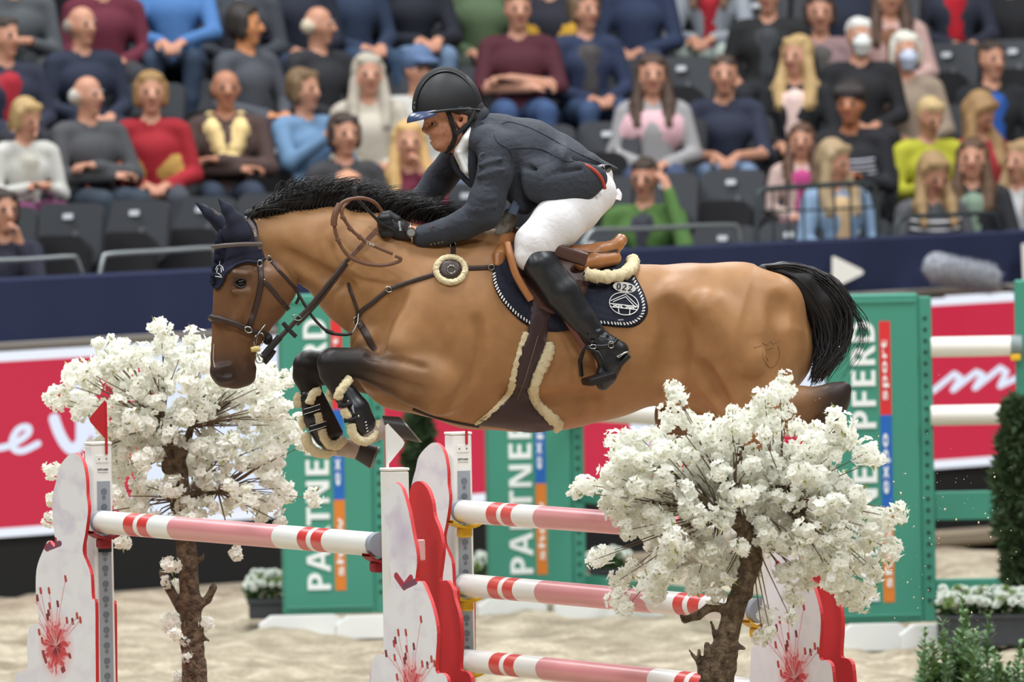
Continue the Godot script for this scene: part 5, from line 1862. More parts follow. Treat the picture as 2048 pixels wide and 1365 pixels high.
func boots(fleece: Material) -> void:
	var shell := mat("boot_shell", C8(28, 28, 32), 0.4, {"coat": 0.2})
	var elastic := mat("boot_elastic", C8(26, 25, 28), 0.8)
	var print := mat("pad_white", C8(236, 236, 234), 0.7)
	# near fore
	var t := thing("tendon_boot", "black fleece-lined tendon boot on the horse's near front leg", "horse boot", H(Vector3(715, 830, 100)), "horse boots")
	var b := Field.new(Vector3(640, 740, 40), Vector3(790, 910, 150), 2.5)
	b.chain([[690, 786, 98, 21], [712, 820, 100, 27], [728, 850, 100, 24]], 1.0, 5)
	b.add(Vector3(702, 786, 100), 13, Vector3(736, 846, 100), 14, 1.0, 6)
	part("shell", b.build(H)[0], shell, t)
	var roll := func(px: Array, r: float, w: float) -> ArrayMesh:
		var sp := []
		for p in px: sp.append(Vector3(p[0], p[1], p[2] if p.size() > 2 else w))
		var pts := []
		for p in spline(sp, 5): pts.append(H(p))
		var rr := []
		for i in pts.size(): rr.append(r * (1.0 + 0.05 * sin(i * 2.1)) / 480.0)
		return fuzzy(pts, rr) if r > 6.9 else tube_mesh(pts, rr, 10)
	part("fleece_top", roll.call([[699, 757, 112], [690, 770, 122], [680, 784, 124], [675, 800, 120]], 9.5, 0.0), fleece, t)
	part("fleece_front", roll.call([[686, 816, 118], [692, 828, 120], [698, 838, 120]], 9.0, 0.0), fleece, t)
	part("fleece_bottom", roll.call([[702, 846, 118], [706, 868, 118], [720, 882, 116], [738, 880, 110], [752, 862, 104], [757, 842, 98]], 9.5, 0.0), fleece, t)
	part("fleece_back", roll.call([[661, 780, 80], [658, 792, 78], [664, 803, 80]], 7.0, 0.0), fleece, t)
	part("strap", roll.call([[676, 812, 124], [690, 811, 127], [704, 806, 126]], 4.5, 0.0), elastic, t)
	part("strap", roll.call([[688, 842, 122], [700, 841, 126], [714, 836, 128]], 4.5, 0.0), elastic, t)
	for p in [[696, 803, 124], [717, 833, 130]]:
		part("stud", ball_mesh(H(Vector3(p[0], p[1], p[2])), Vector3.ONE * 0.006, 8), mat("tack_steel", C8(190, 188, 182), 0.22, {"metal": 1.0}), t)
	part("brand_mark", tube_mesh([H(Vector3(706, 806, 126)), H(Vector3(705, 816, 128)), H(Vector3(708, 827, 129))], [0.002, 0.006, 0.003], 6), mat("mark_silver", C8(150, 158, 170), 0.3), t)
	for k in 4:
		part("print_dash", tube_mesh([H(Vector3(730 + k * 1.2, 846 + k * 6.0, 125)), H(Vector3(733 + k * 1.2, 844 + k * 6.0, 125))], 0.0022, 5), print, t)
	# far fore
	t = thing("tendon_boot", "black fleece-lined tendon boot on the horse's off front leg", "horse boot", H(Vector3(645, 840, -80)), "horse boots")
	b = Field.new(Vector3(560, 760, -150), Vector3(720, 930, -30), 2.5)
	b.chain([[622, 796, -88, 23], [634, 836, -86, 27], [652, 870, -86, 26]], 1.0, 5)
	b.add(Vector3(640, 794, -86), 10, Vector3(676, 866, -84), 10, 1.0, 6)
	part("shell", b.build(H)[0], shell, t)
	part("fleece_top", roll.call([[640, 783, -66], [628, 786, -62], [622, 798, -60], [618, 810, -60]], 9.0, 0.0), fleece, t)
	part("fleece_back", roll.call([[600, 788, -84], [594, 800, -84], [599, 816, -84]], 8.0, 0.0), fleece, t)
	part("fleece_back", roll.call([[606, 832, -84], [604, 846, -84], [610, 858, -84]], 7.0, 0.0), fleece, t)
	part("fleece_front", roll.call([[634, 826, -62], [637, 838, -60], [639, 848, -60]], 8.5, 0.0), fleece, t)
	part("fleece_bottom", roll.call([[643, 858, -62], [648, 876, -58], [660, 890, -58], [676, 890, -60], [690, 878, -66]], 9.5, 0.0), fleece, t)
	part("fleece_bottom", roll.call([[612, 866, -84], [616, 890, -84], [632, 905, -84], [652, 908, -84], [672, 900, -84]], 10.0, 0.0), fleece, t)
	for y in [0.0, 34.0]:
		part("strap", roll.call([[608 + y * 0.35, 824 + y, -66], [622 + y * 0.35, 820 + y, -58], [640 + y * 0.35, 814 + y, -58]], 6.5, 0.0), elastic, t)
		for s in [-5.0, 5.0]:
			part("strap_line", tube_mesh([H(Vector3(608 + y * 0.35, 824 + y + s, -60)), H(Vector3(622 + y * 0.35, 820 + y + s, -51)), H(Vector3(640 + y * 0.35, 814 + y + s, -51))], 0.0014, 5), print, t)
	# near hind
	t = thing("fetlock_boot", "black fetlock boot on the horse's near hind leg behind blossoms", "horse boot", H(Vector3(1642, 915, 84)), "horse boots")
	b = Field.new(Vector3(1600, 870, 40), Vector3(1690, 960, 130), 2.5)
	b.chain([[1650, 892, 84, 22], [1641, 922, 84, 24]], 1.0, 5)
	part("shell", b.build(H)[0], shell, t)

# ---------- rider (same photograph-pixel space as the horse) ----------
func build_rider() -> void:
	var t := thing("person", "rider in charcoal jacket, white breeches and black helmet crouching over the saddle", "person", H(Vector3(1130, 500, 0)))
	var skin := mat("rider_skin", C8(212, 154, 124), 0.5, {"sss": 0.05, "tex": noise_tex("skin_tone", 0.03, 4, C8(226, 206, 200), C8(255, 250, 246)), "tri": 5.0})
	# head in a fine grid, the rest of the body coarser inside the clothes: one mesh
	var hd := Field.new(Vector3(835, 150, -70), Vector3(975, 345, 72), 1.8)
	hd.add(Vector3(897, 205, 0), 54, Vector3(905, 210, 0), 52, 1.12, 6)
	hd.add(Vector3(893, 238, 0), 44, Vector3(896, 255, 0), 40, 1.18, 8)
	hd.add(Vector3(893, 262, 0), 34, Vector3(888, 276, 0), 26, 1.05, 8)
	hd.add(Vector3(876, 290, 0), 10.5, Vector3(886, 291, 0), 11, 0.75, 9)
	for s in [1.0, -1.0]:
		hd.add(Vector3(882, 290, 8 * s), 10, Vector3(914, 268, 27 * s), 13, 1.0, 9)
		hd.add(Vector3(868, 261, 18 * s), 9, Vector3(892, 257, 28 * s), 10, 1.1, 14)
		hd.add(Vector3(855, 243, 12 * s), 5.5, Vector3(868, 243, 24 * s), 5.0, 1.0, 6)
		hd.chain([[915, 231, 38 * s, 5.0], [924, 229, 43 * s, 5.0], [931, 234, 44 * s, 4.5], [930, 243, 43 * s, 4.5], [921, 252, 40 * s, 5.0], [916, 246, 39 * s, 4.5]], 1.0, 3)
		hd.add(Vector3(856, 249, 17 * s), 4.0, Vector3(868, 248, 32 * s), 4.5, 1.0, 7, 0, Color.WHITE, true)
	hd.chain([[856, 238, 0, 5], [852.5, 250, 0, 4.2], [848.8, 259.5, 0, 4.2], [856, 265.5, 0, 4.0]], 1.0, 6)
	hd.add(Vector3(856, 263, 6), 3.4, Vector3(856, 263, -6), 3.4, 1.0, 5)
	hd.add(Vector3(863, 276.5, 0), 3.4, Vector3(868, 277.5, 9), 2.6, 0.8, 3)
	hd.add(Vector3(864.5, 286, 0), 3.6, Vector3(869, 286.5, 8), 2.8, 0.8, 3)
	hd.add(Vector3(863, 276.5, 0), 3.4, Vector3(868, 277.5, -9), 2.6, 0.8, 3)
	hd.add(Vector3(864.5, 286, 0), 3.6, Vector3(869, 286.5, -8), 2.8, 0.8, 3)
	hd.add(Vector3(861, 281.3, -9), 1.2, Vector3(863, 281.3, 9), 1.2, 1.0, 1.5, 0, Color.WHITE, true)
	hd.add(Vector3(914, 272, 0), 32, Vector3(945, 305, 0), 38, 1.1, 10)
	var body: ArrayMesh = hd.build(H)[0]
	var bd := Field.new(Vector3(740, 260, -175), Vector3(1275, 800, 175), 6.0)
	bd.chain([[935, 300, 0, 34], [980, 298, 0, 44], [1060, 325, 0, 62], [1120, 355, 0, 60], [1185, 378, 0, 42]], 0.9, 10)
	for s in [1.0, -1.0]:
		bd.chain([[1185, 385, 50 * s, 40], [1120, 440, 104 * s, 40], [1064, 500, 128 * s, 30]], 1.1, 8)
		bd.chain([[1070, 512, 132 * s, 26], [1125, 590, 139 * s, 26], [1198, 686, 139 * s, 18], [1205, 740, 140 * s, 12]], 1.0, 6)
	bd.chain([[985, 305, 72, 30], [986, 352, 90, 26], [968, 424, 92, 25], [905, 458, 78, 20], [846, 471, 60, 16], [812, 464, 58, 15], [790, 455, 58, 15]], 1.0, 6)
	bd.chain([[925, 310, -70, 28], [878, 360, -84, 24], [850, 400, -84, 20], [795, 416, -68, 14], [770, 432, -58, 14]], 1.0, 6)
	var lower: ArrayMesh = bd.build(H)[0]
	body.add_surface_from_arrays(Mesh.PRIMITIVE_TRIANGLES, lower.surface_get_arrays(0))
	var bodyp := part("body", body, skin, t)
	for s in [1.0, -1.0]:
		part("eye", ball_mesh(H(Vector3(867, 248.5, 23 * s)), Vector3(0.0085, 0.0055, 0.0085), 12), mat("eye_white", C8(170, 150, 138), 0.15), bodyp)
		part("iris", ball_mesh(H(Vector3(864, 248.4, 25 * s)), Vector3(0.0055, 0.0065, 0.006), 10), mat("iris_dark", C8(40, 30, 24), 0.1), bodyp)
		part("eyebrow", tube_mesh([H(Vector3(852, 242.5, 14 * s)), H(Vector3(860, 240.5, 22 * s)), H(Vector3(871, 243, 30 * s))], [0.0025, 0.004, 0.002], 6), mat("brow_brown", C8(60, 42, 32), 0.8), bodyp)
	part("lips", tube_mesh([H(Vector3(870, 285, 11)), H(Vector3(864, 285.2, 6)), H(Vector3(861.8, 285.2, 0)), H(Vector3(864, 285.2, -6)), H(Vector3(870, 285, -11))], [0.0015, 0.004, 0.0045, 0.004, 0.0015], 8), mat("lip_red", C8(176, 96, 86), 0.45), bodyp)
	# hair under the helmet
	var hr := Field.new(Vector3(890, 190, -60), Vector3(980, 270, 60), 2.5)
	hr.chain([[915, 215, 0, 38], [938, 222, 0, 32]], 0.9, 6)
	hr.chain([[900, 219, 42, 6], [918, 219, 44, 9], [934, 224, 38, 11], [945, 236, 28, 12], [950, 248, 18, 8]], 1.0, 6)
	hr.chain([[900, 219, -42, 6], [918, 219, -44, 9], [934, 224, -38, 11], [945, 236, -28, 12], [950, 248, -18, 8]], 1.0, 6)
	part("hair", hr.build(H)[0], mat("rider_hair", C8(46, 36, 32), 0.7), t)
	helmet(t)
	# shirt and tie
	var sh := Field.new(Vector3(895, 240, -60), Vector3(965, 365, 75), 2.5)
	sh.chain([[946, 256, 34, 9], [936, 280, 44, 12], [920, 302, 40, 11]], 0.9, 5)
	sh.chain([[946, 256, -34, 9], [936, 280, -44, 12], [920, 302, -40, 11]], 0.9, 5)
	sh.chain([[926, 308, 26, 18], [936, 334, 38, 15], [943, 350, 42, 8]], 0.7, 6)
	part("shirt", sh.build(H)[0], mat("shirt_white", C8(232, 230, 226), 0.8), t)
	var tie := Field.new(Vector3(895, 290, 0), Vector3(965, 365, 80), 2.2)
	tie.add(Vector3(918, 306, 52), 6.5, Vector3(922, 317, 54), 5.5, 0.9, 3)
	tie.add(Vector3(922, 317, 54), 5.5, Vector3(934, 343, 60), 8, 0.8, 3)
	part("tie", tie.build(H)[0], mat("tie_white", C8(222, 220, 216), 0.75), t)
	# jacket
	var j := Field.new(Vector3(775, 215, -150), Vector3(1250, 510, 160), 3.0)
	j.chain([[962, 284, 0, 48], [1000, 292, 0, 62], [1050, 315, 0, 78], [1110, 347, 0, 78], [1160, 362, 0, 48]], 0.84, 10)
	j.add(Vector3(955, 262, 0), 38, Vector3(985, 268, 0), 40, 0.85, 10)
	j.add(Vector3(1040, 370, 40), 46, Vector3(1048, 408, 58), 22, 1.0, 20)
	j.chain([[1085, 368, 104, 40], [1122, 370, 120, 36], [1162, 364, 121, 31], [1192, 357, 112, 23]], 2.4, 34)
	j.chain([[1085, 368, -104, 40], [1122, 370, -120, 36], [1162, 364, -121, 31], [1192, 357, -112, 23]], 2.4, 34)
	j.chain([[1130, 318, 0, 40], [1180, 322, 0, 14], [1234, 338, 0, 3.0]], 0.3, 12)
	for s in [1.0, -1.0]:
		j.add(Vector3(972, 284, 62 * s), 34, Vector3(1000, 300, 72 * s), 40, 1.0, 14)
	# near sleeve, with the folds of the bent elbow
	j.chain([[992, 306, 82, 37], [990, 350, 95, 35], [974, 400, 99, 36], [966, 424, 98, 37]], 1.0, 8)
	j.chain([[966, 426, 98, 36], [930, 448, 90, 30], [888, 464, 76, 26], [846, 473, 62, 23]], 1.0, 6)
	for f in [[960, 330, 118, 1004, 318, 128], [958, 352, 122, 1006, 340, 132], [950, 408, 122, 986, 396, 134], [952, 420, 124, 990, 414, 134]]:
		j.add(Vector3(f[0], f[1], f[2]), 3.5, Vector3(f[3], f[4], f[5]), 2.5, 1.0, 9)
	for f in [[968, 372, 144, 1004, 366, 134], [930, 430, 130, 972, 438, 140], [1040, 330, 108, 1100, 350, 108], [1090, 350, 140, 1160, 340, 130], [1100, 392, 158, 1150, 384, 154]]:
		j.add(Vector3(f[0], f[1], f[2]), 3.0, Vector3(f[3], f[4], f[5]), 2.5, 1.0, 12, 0, Color.WHITE, true)
	# far sleeve
	j.chain([[918, 312, -72, 34], [880, 358, -86, 31], [852, 396, -86, 29]], 1.0, 8)
	j.chain([[852, 398, -86, 28], [818, 409, -78, 22], [792, 416, -68, 19]], 1.0, 6)
	# open front of the jacket, neck opening
	j.add(Vector3(908, 288, 0), 28, Vector3(932, 336, 20), 19, 0.6, 5, 0, Color.WHITE, true)
	var cloth := mat("jacket_cloth", C8(48, 52, 61), 0.8, {"sheen": 0.05, "nrm": normal_tex("twill", 0.05, 4, 5.0), "tri": 2.5, "nscale": 0.45})
	var jp := part("jacket", j.build(H)[0], cloth, t)
	var darkc := mat("collar_dark", C8(32, 35, 42), 0.85, {})
	part("lapel", strap([[958, 244, 46], [952, 275, 60], [946, 305, 68], [945, 335, 72], [948, 360, 72], [950, 374, 70]], 9.0, 0.0, 0.35), darkc, jp)
	part("lapel", strap([[904, 300, 6], [908, 328, 22], [922, 350, 40], [944, 371, 60]], 6.0, 0.0, 0.6), darkc, jp)
	part("collar", strap([[952, 246, 34], [964, 228, 26], [972, 222, 0]], 12.0, 0.0, 0.5), darkc, jp)
	var seam := mat("seam_dark", C8(34, 38, 46), 0.9)
	var jf := j
	var on := func(x: float, y: float, up := 0.4) -> Vector3: return H(Vector3(x, y, jf.surf(x, y, 40.0) + up))
	for g in [v2([1004, 248, 1020, 244, 1060, 256, 1100, 276, 1150, 304, 1200, 326]), v2([1020, 298, 1060, 296, 1090, 302, 1130, 322, 1150, 322]), v2([988, 270, 996, 286, 1018, 300, 1024, 320, 1012, 360])]:
		var pp := []
		for q in spline(g, 5): pp.append(on.call(q.x, q.y))
		part("seam", tube_mesh(pp, 1.0 / 480.0, 5), seam, jp)
	part("red_lining", strap([[1156, 326, 118], [1176, 333, 128], [1192, 344, 130], [1204, 360, 126], [1210, 378, 118]], 3.6, 0.0, 0.8), mat("lining_red", C8(186, 70, 52), 0.7), jp)
	part("orange_tab", strap([[1092, 396, 118], [1087, 408, 120], [1090, 418, 120]], 1.6, 0.0, 0.6), mat("tab_orange", C8(206, 110, 50), 0.7), jp)
	for k in 4:
		part("cuff_button", ball_mesh(on.call(862.0 + k * 7.5, 489.0 - k * 1.5), Vector3(0.005, 0.005, 0.003), 8), mat("button_brass", C8(150, 128, 96), 0.4, {"metal": 0.6}), jp)
	part("cuff_emblem", ring(Vector3(866, 456, j.surf(866, 456) + 0.5), 5.0, 0.9, 0.7), mat("emblem_brown", C8(104, 78, 70), 0.7), jp)
	part("sleeve_emblem", ring(Vector3(966, 314, j.surf(966, 314) + 0.3), 7.0, 1.0, 1.1), mat("emblem_grey", C8(92, 92, 102), 0.7), jp)
	part("lapel_flap", strap([[1036, 402, 70], [1030, 414, 74], [1024, 428, 74]], 10.0, 0.0, 0.3), mat("flap_blue", C8(84, 96, 116), 0.75), jp)
	# breeches and belt
	var br := Field.new(Vector3(1005, 310, -180), Vector3(1260, 560, 182), 3.0)
	br.add(Vector3(1192, 352, 0), 34, Vector3(1188, 384, 0), 46, 0.72, 8)
	for s in [1.0, -1.0]:
		br.chain([[1186, 384, 54 * s, 47], [1150, 414, 86 * s, 52], [1115, 446, 108 * s, 51], [1072, 488, 126 * s, 43], [1060, 512, 132 * s, 32]], 1.1, 8)
	for f in [[1080, 470, 172, 1105, 506, 160], [1100, 400, 138, 1140, 386, 132], [1092, 500, 172, 1110, 470, 172]]:
		br.add(Vector3(f[0], f[1], f[2]), 3.0, Vector3(f[3], f[4], f[5]), 2.0, 1.0, 7, 0, Color.WHITE, true)
	var brp := part("breeches", br.build(H)[0], mat("breeches_white", C8(236, 234, 234), 0.75, {"sheen": 0.2, "nrm": normal_tex("twill", 0.05, 4, 5.0), "tri": 2.5, "nscale": 0.25}), t)
	part("belt", strap([[1190, 342, 60], [1202, 338, 56], [1212, 336, 44], [1219, 338, 24]], 8.5, 0.0, 0.4), mat("belt_black", C8(24, 24, 28), 0.3), brp)
	part("buckle", ring(Vector3(1204, 338, 64), 6.0, 1.4, 1.1), mat("tack_steel", C8(190, 188, 182), 0.22, {"metal": 1.0}), brp)
	part("pocket_flap", strap([[1232, 380, 30], [1238, 390, 34], [1236, 400, 36]], 6.0, 0.0, 0.4), mat("breeches_white", C8(236, 234, 234), 0.75), brp)
	# boots
	var leather := mat("boot_leather", C8(30, 31, 34), 0.4, {"coat": 0.15, "nrm": normal_tex("leather", 0.12, 3, 2.0), "tri": 5.0, "nscale": 0.35})
	for s in [1.0, -1.0]:
		var bt := Field.new(Vector3(1030, 480, 85 if s > 0 else -200), Vector3(1275, 790, 200 if s > 0 else -85), 2.8)
		bt.chain([[1070, 506, 130 * s, 30], [1082, 530, 137 * s, 35], [1124, 588, 142 * s, 37], [1164, 640, 142 * s, 29], [1198, 684, 142 * s, 23]], 1.0, 6)
		bt.add(Vector3(1060, 512, 132 * s), 24, Vector3(1090, 508, 132 * s), 22, 1.0, 6)
		bt.chain([[1206, 690, 142 * s, 26], [1238, 702, 142 * s, 20]], 1.1, 8)
		bt.chain([[1208, 698, 142 * s, 26], [1220, 728, 144 * s, 23], [1212, 752, 146 * s, 20], [1206, 768, 146 * s, 14]], 1.1, 7)
		for f in [[1176, 668, 162, 1206, 652, 160], [1182, 682, 162, 1212, 664, 158], [1186, 692, 162, 1216, 676, 156]]:
			bt.add(Vector3(f[0], f[1], f[2] * s), 2.0, Vector3(f[3], f[4], f[5] * s), 2.0, 1.0, 5, 0, Color.WHITE, true)
		var bp := part("riding_boot", bt.build(H)[0], leather, t)
		var so := begin()
		slab(so, H(Vector3(1222, 742, 122 * s)), H(Vector3(1256, 708, 122 * s)) - H(Vector3(1222, 742, 122 * s)), H(Vector3(1229, 748, 122 * s)) - H(Vector3(1222, 742, 122 * s)), H(Vector3(1222, 742, 160 * s)) - H(Vector3(1222, 742, 122 * s)), 0.004)
		part("heel", done(so), mat("sole_black", C8(26, 26, 28), 0.5), bp)
		if s > 0:
			part("spur_strap", strap([[1176, 694, 160], [1196, 694, 166], [1222, 690, 164], [1234, 678, 150]], 5.0, 0.0, 0.5), mat("belt_black", C8(24, 24, 28), 0.3), bp)
			part("spur_buckle", ring(Vector3(1222, 690, 169), 5.5, 1.1, 1.2), mat("tack_steel", C8(190, 188, 182), 0.22, {"metal": 1.0}), bp)
			part("spur_buckle", ring(Vector3(1186, 694, 168), 6.0, 1.1, 0.7), mat("tack_steel", C8(190, 188, 182), 0.22, {"metal": 1.0}), bp)
			part("spur", tube_mesh([H(Vector3(1234, 716, 162)), H(Vector3(1250, 706, 156)), H(Vector3(1259, 704, 150))], [0.007, 0.006, 0.004], 8), mat("tack_steel", C8(190, 188, 182), 0.22, {"metal": 1.0}), bp)
			part("boot_badge", ring(Vector3(1066, 514, 160), 3.2, 1.4, 1.6), mat("badge_pearl", C8(190, 190, 186), 0.3, {"metal": 0.5}), bp)
	# gloves
	var glove := mat("glove_black", C8(24, 24, 27), 0.55)
	for s in [1.0, -1.0]:
		var off := Vector3.ZERO if s > 0 else Vector3(-6, -26, 0)
		var zc := 60.0 if s > 0 else -58.0
		var g := Field.new(Vector3(735, 395, zc - 45), Vector3(845, 500, zc + 48), 1.8)
		g.chain([[814 + off.x, 468 + off.y, zc, 15], [800 + off.x, 460 + off.y, zc, 20], [782 + off.x, 452 + off.y, zc, 20]], 1.15, 6)
		for k in 4:
			var y0 := 436.0 + k * 10.5 + off.y
			var x0 := 776.0 + off.x + k * 1.5
			g.chain([[x0, y0, zc + 20 - k, 8.0], [x0 - 14 + k, y0 + 1.0, zc + 16 - k, 7.2], [x0 - 17 + k, y0 + 4.0, zc + 1, 6.8], [x0 - 6, y0 + 6.0, zc - 7, 6.4]], 1.0, 2.2)
		g.chain([[794 + off.x, 440 + off.y, zc + 6, 9.5], [778 + off.x, 430 + off.y, zc + 4, 8.5], [764 + off.x, 430 + off.y, zc + 2, 7.2]], 1.0, 3)
		part("glove", g.build(H)[0], glove, t)
		if s > 0:
			word_on("glove_lettering", "Roeckl", Vector3(800, 452, 86), 19.0, 1.45, mat("letter_white", C8(235, 238, 234), 0.6), t)
	# wrist watch
	var wt := Node3D.new()
	wt.name = "watch"
	t.add_child(wt)
	var pts := []
	for i in 17:
		var a := TAU * i / 16.0
		pts.append(H(Vector3(823 + 2.0 * sin(a), 467 + sin(a) * 17.5, 60 + cos(a) * 17.5)))
	var silver := mat("watch_silver", C8(196, 190, 178), 0.25, {"metal": 1.0})
	part("bracelet", tube_mesh(pts, 5.0 / 480.0, 8, 0.5, Vector3.ZERO), silver, wt)
	part("case", tube_mesh([H(Vector3(822, 465, 76)), H(Vector3(822, 465, 82))], 10.0 / 480.0, 16), silver, wt)
	part("dial", tube_mesh([H(Vector3(822, 465, 82)), H(Vector3(822, 465, 82.6))], 7.5 / 480.0, 16), mat("dial_grey", C8(150, 150, 148), 0.3), wt)
	# whip held in the near hand
	var wh := thing("riding_whip", "short black riding whip with flat knob held at the rein", "whip", H(Vector3(745, 440, 84)))
	part("whip_shaft", tube_mesh([H(Vector3(790, 462, 88)), H(Vector3(760, 446, 90)), H(Vector3(712, 396, 80))], [0.004, 0.006, 0.008], 8), mat("belt_black", C8(24, 24, 28), 0.3), wh)
	part("whip_knob", tube_mesh([H(Vector3(713, 397, 80)), H(Vector3(708, 382, 78)), H(Vector3(706, 376, 77)), H(Vector3(706, 374, 77))], [0.009, 0.012, 0.016, 0.014], 12), mat("knob_dark", C8(44, 46, 46), 0.4), wh)

func helmet(t: Node3D) -> void:
	var black := mat("helmet_black", C8(22, 22, 24), 0.55, {})
	var velvet := mat("helmet_velvet", C8(15, 15, 17), 0.8, {})
	var hm := Node3D.new()
	hm.name = "helmet"
	t.add_child(hm)
	var tilt := 0.06
	# dome as part of an ellipsoid with a lower edge that dips at the nape
	var dome := func(az: float, el: float, grow: float) -> Vector3:
		# az: 0 = front (left of the photo), PI/2 = camera side
		var low := -0.07 - 0.03 * cos(az) - 0.05 * cos(2.0 * az)
		var e := lerpf(low, PI / 2, el)
		var rx := 68.0 + grow + (5.0 if cos(az) < 0.0 else 0.0) * absf(cos(az))
		var x := -cos(az) * cos(e) * rx
		var y := -sin(e) * (84.0 + grow)
		var z := sin(az) * cos(e) * (57.0 + grow)
		if cos(az) < 0: x *= 1.0
		var q := Vector2(x, y).rotated(-0.07)
		return H(Vector3(893 + q.x, 219 + q.y, z))
	var shell := func(a0: float, a1: float, grow: float, n: int) -> ArrayMesh:
		var st := begin()
		for i in n:
			for k in 12:
				var az0 := lerpf(a0, a1, float(i) / n)
				var az1 := lerpf(a0, a1, float(i + 1) / n)
				var p: Vector3 = dome.call(az0, k / 12.0, grow)
				var q: Vector3 = dome.call(az1, k / 12.0, grow)
				var r: Vector3 = dome.call(az1, (k + 1) / 12.0, grow)
				var s: Vector3 = dome.call(az0, (k + 1) / 12.0, grow)
				var o := (p + r) * 0.5 - H(Vector3(893, 219, 0))
				tri(st, p, q, r, o, 1)
				if k < 11: tri(st, p, r, s, o, 1)
		return done(st)
	part("shell", shell.call(0.0, TAU, 0.0, 40), black, hm)
	# raised centre band over the crown, edged with piping
	var st := begin()
	var band := func(f: float, side: float, grow: float) -> Vector3:
		# f 0 front to 1 back over the top, side in px towards the camera
		var e := lerpf(0.04, PI - 0.06, f)
		var w := side * lerpf(1.0, 1.0, f)
		var x := -cos(e) * (67.0 + grow) * sqrt(maxf(0.0, 1.0 - pow(w / 60.0, 2)))
		var y := -sin(e) * (84.0 + grow) * sqrt(maxf(0.0, 1.0 - pow(w / 60.0, 2)))
		var q := Vector2(x, y).rotated(-0.07)
		return H(Vector3(893 + q.x, 219 + q.y, w))
	for i in 30:
		for k in 8:
			var f0 := i / 30.0
			var f1 := (i + 1) / 30.0
			var w0 := lerpf(-27, 27, k / 8.0)
			var w1 := lerpf(-27, 27, (k + 1) / 8.0)
			var p: Vector3 = band.call(f0, w0, 2.2)
			quad(st, p, band.call(f1, w0, 2.2), band.call(f1, w1, 2.2), band.call(f0, w1, 2.2), p - H(Vector3(893, 225, 0)), 1)
	part("crown_band", done(st), velvet, hm)
	for s in [-27.0, 27.0]:
		var pp := []
		for i in 31: pp.append(band.call(i / 30.0, s, 1.6))
		part("piping", tube_mesh(pp, 1.5 / 480.0, 6), mat("piping_black", C8(34, 36, 38), 0.4), hm)
	var rim := []
	for i in 41: rim.append(dome.call(TAU * i / 40.0, 0.0, 1.0))
	part("rim", tube_mesh(rim, 3.0 / 480.0, 8), mat("rim_black", C8(34, 36, 40), 0.5), hm)
	# peak
	st = begin()
	for i in 20:
		for k in 5:
			var quadpt := func(ii: int, kk: int, low: float) -> Vector3:
				var az := lerpf(-1.35, 1.35, ii / 20.0)
				var out: float = pow(maxf(cos(az * 1.12), 0.0), 0.4)
				var f := kk / 5.0
				var x := -cos(az) * 66.0 - out * 15.0 * sin(f * PI / 2)
				var y := 1.0 + out * 20.0 * (1.0 - cos(f * PI / 2)) * 0.5 + out * 9.5 * f + low
				var q := Vector2(x, y).rotated(-0.07)
				return H(Vector3(893 + q.x, 218 + q.y, sin(az) * (57.0 + 5.0 * f * out)))
			for low in [0.0, 2.6]:
				quad(st, quadpt.call(i, k, low), quadpt.call(i + 1, k, low), quadpt.call(i + 1, k + 1, low), quadpt.call(i, k + 1, low), Vector3.UP if low == 0.0 else Vector3.DOWN, 1 if low == 0.0 else 2)
			if k == 4:
				quad(st, quadpt.call(i, 5, 0.0), quadpt.call(i + 1, 5, 0.0), quadpt.call(i + 1, 5, 2.6), quadpt.call(i, 5, 2.6), Vector3(-1, 0, 0))
	part("peak", done(st), mat("peak_blue", C8(64, 78, 112), 0.3, {"coat": 0.5}), hm)
	part("emblem", ring(Vector3(832, 211, 24), 4.5, 0.9, 1.5), mat("tack_steel", C8(190, 188, 182), 0.22, {"metal": 1.0}), hm)
	var web := mat("harness_black", C8(28, 26, 27), 0.7)
	part("harness", strap([[895, 222, 47], [901, 236, 46], [907, 255, 44], [910, 272, 40], [906, 287, 34], [899, 298, 22], [890, 304, 4]], 5.0, 0.0, 0.4), web, hm)
	part("harness", strap([[950, 222, 44], [941, 240, 46], [928, 256, 46], [914, 266, 44]], 4.5, 0.0, 0.4), web, hm)
	part("harness_buckle", tube_mesh([H(Vector3(906, 258, 48)), H(Vector3(915, 272, 47))], 5.5 / 480.0, 8), web, hm)

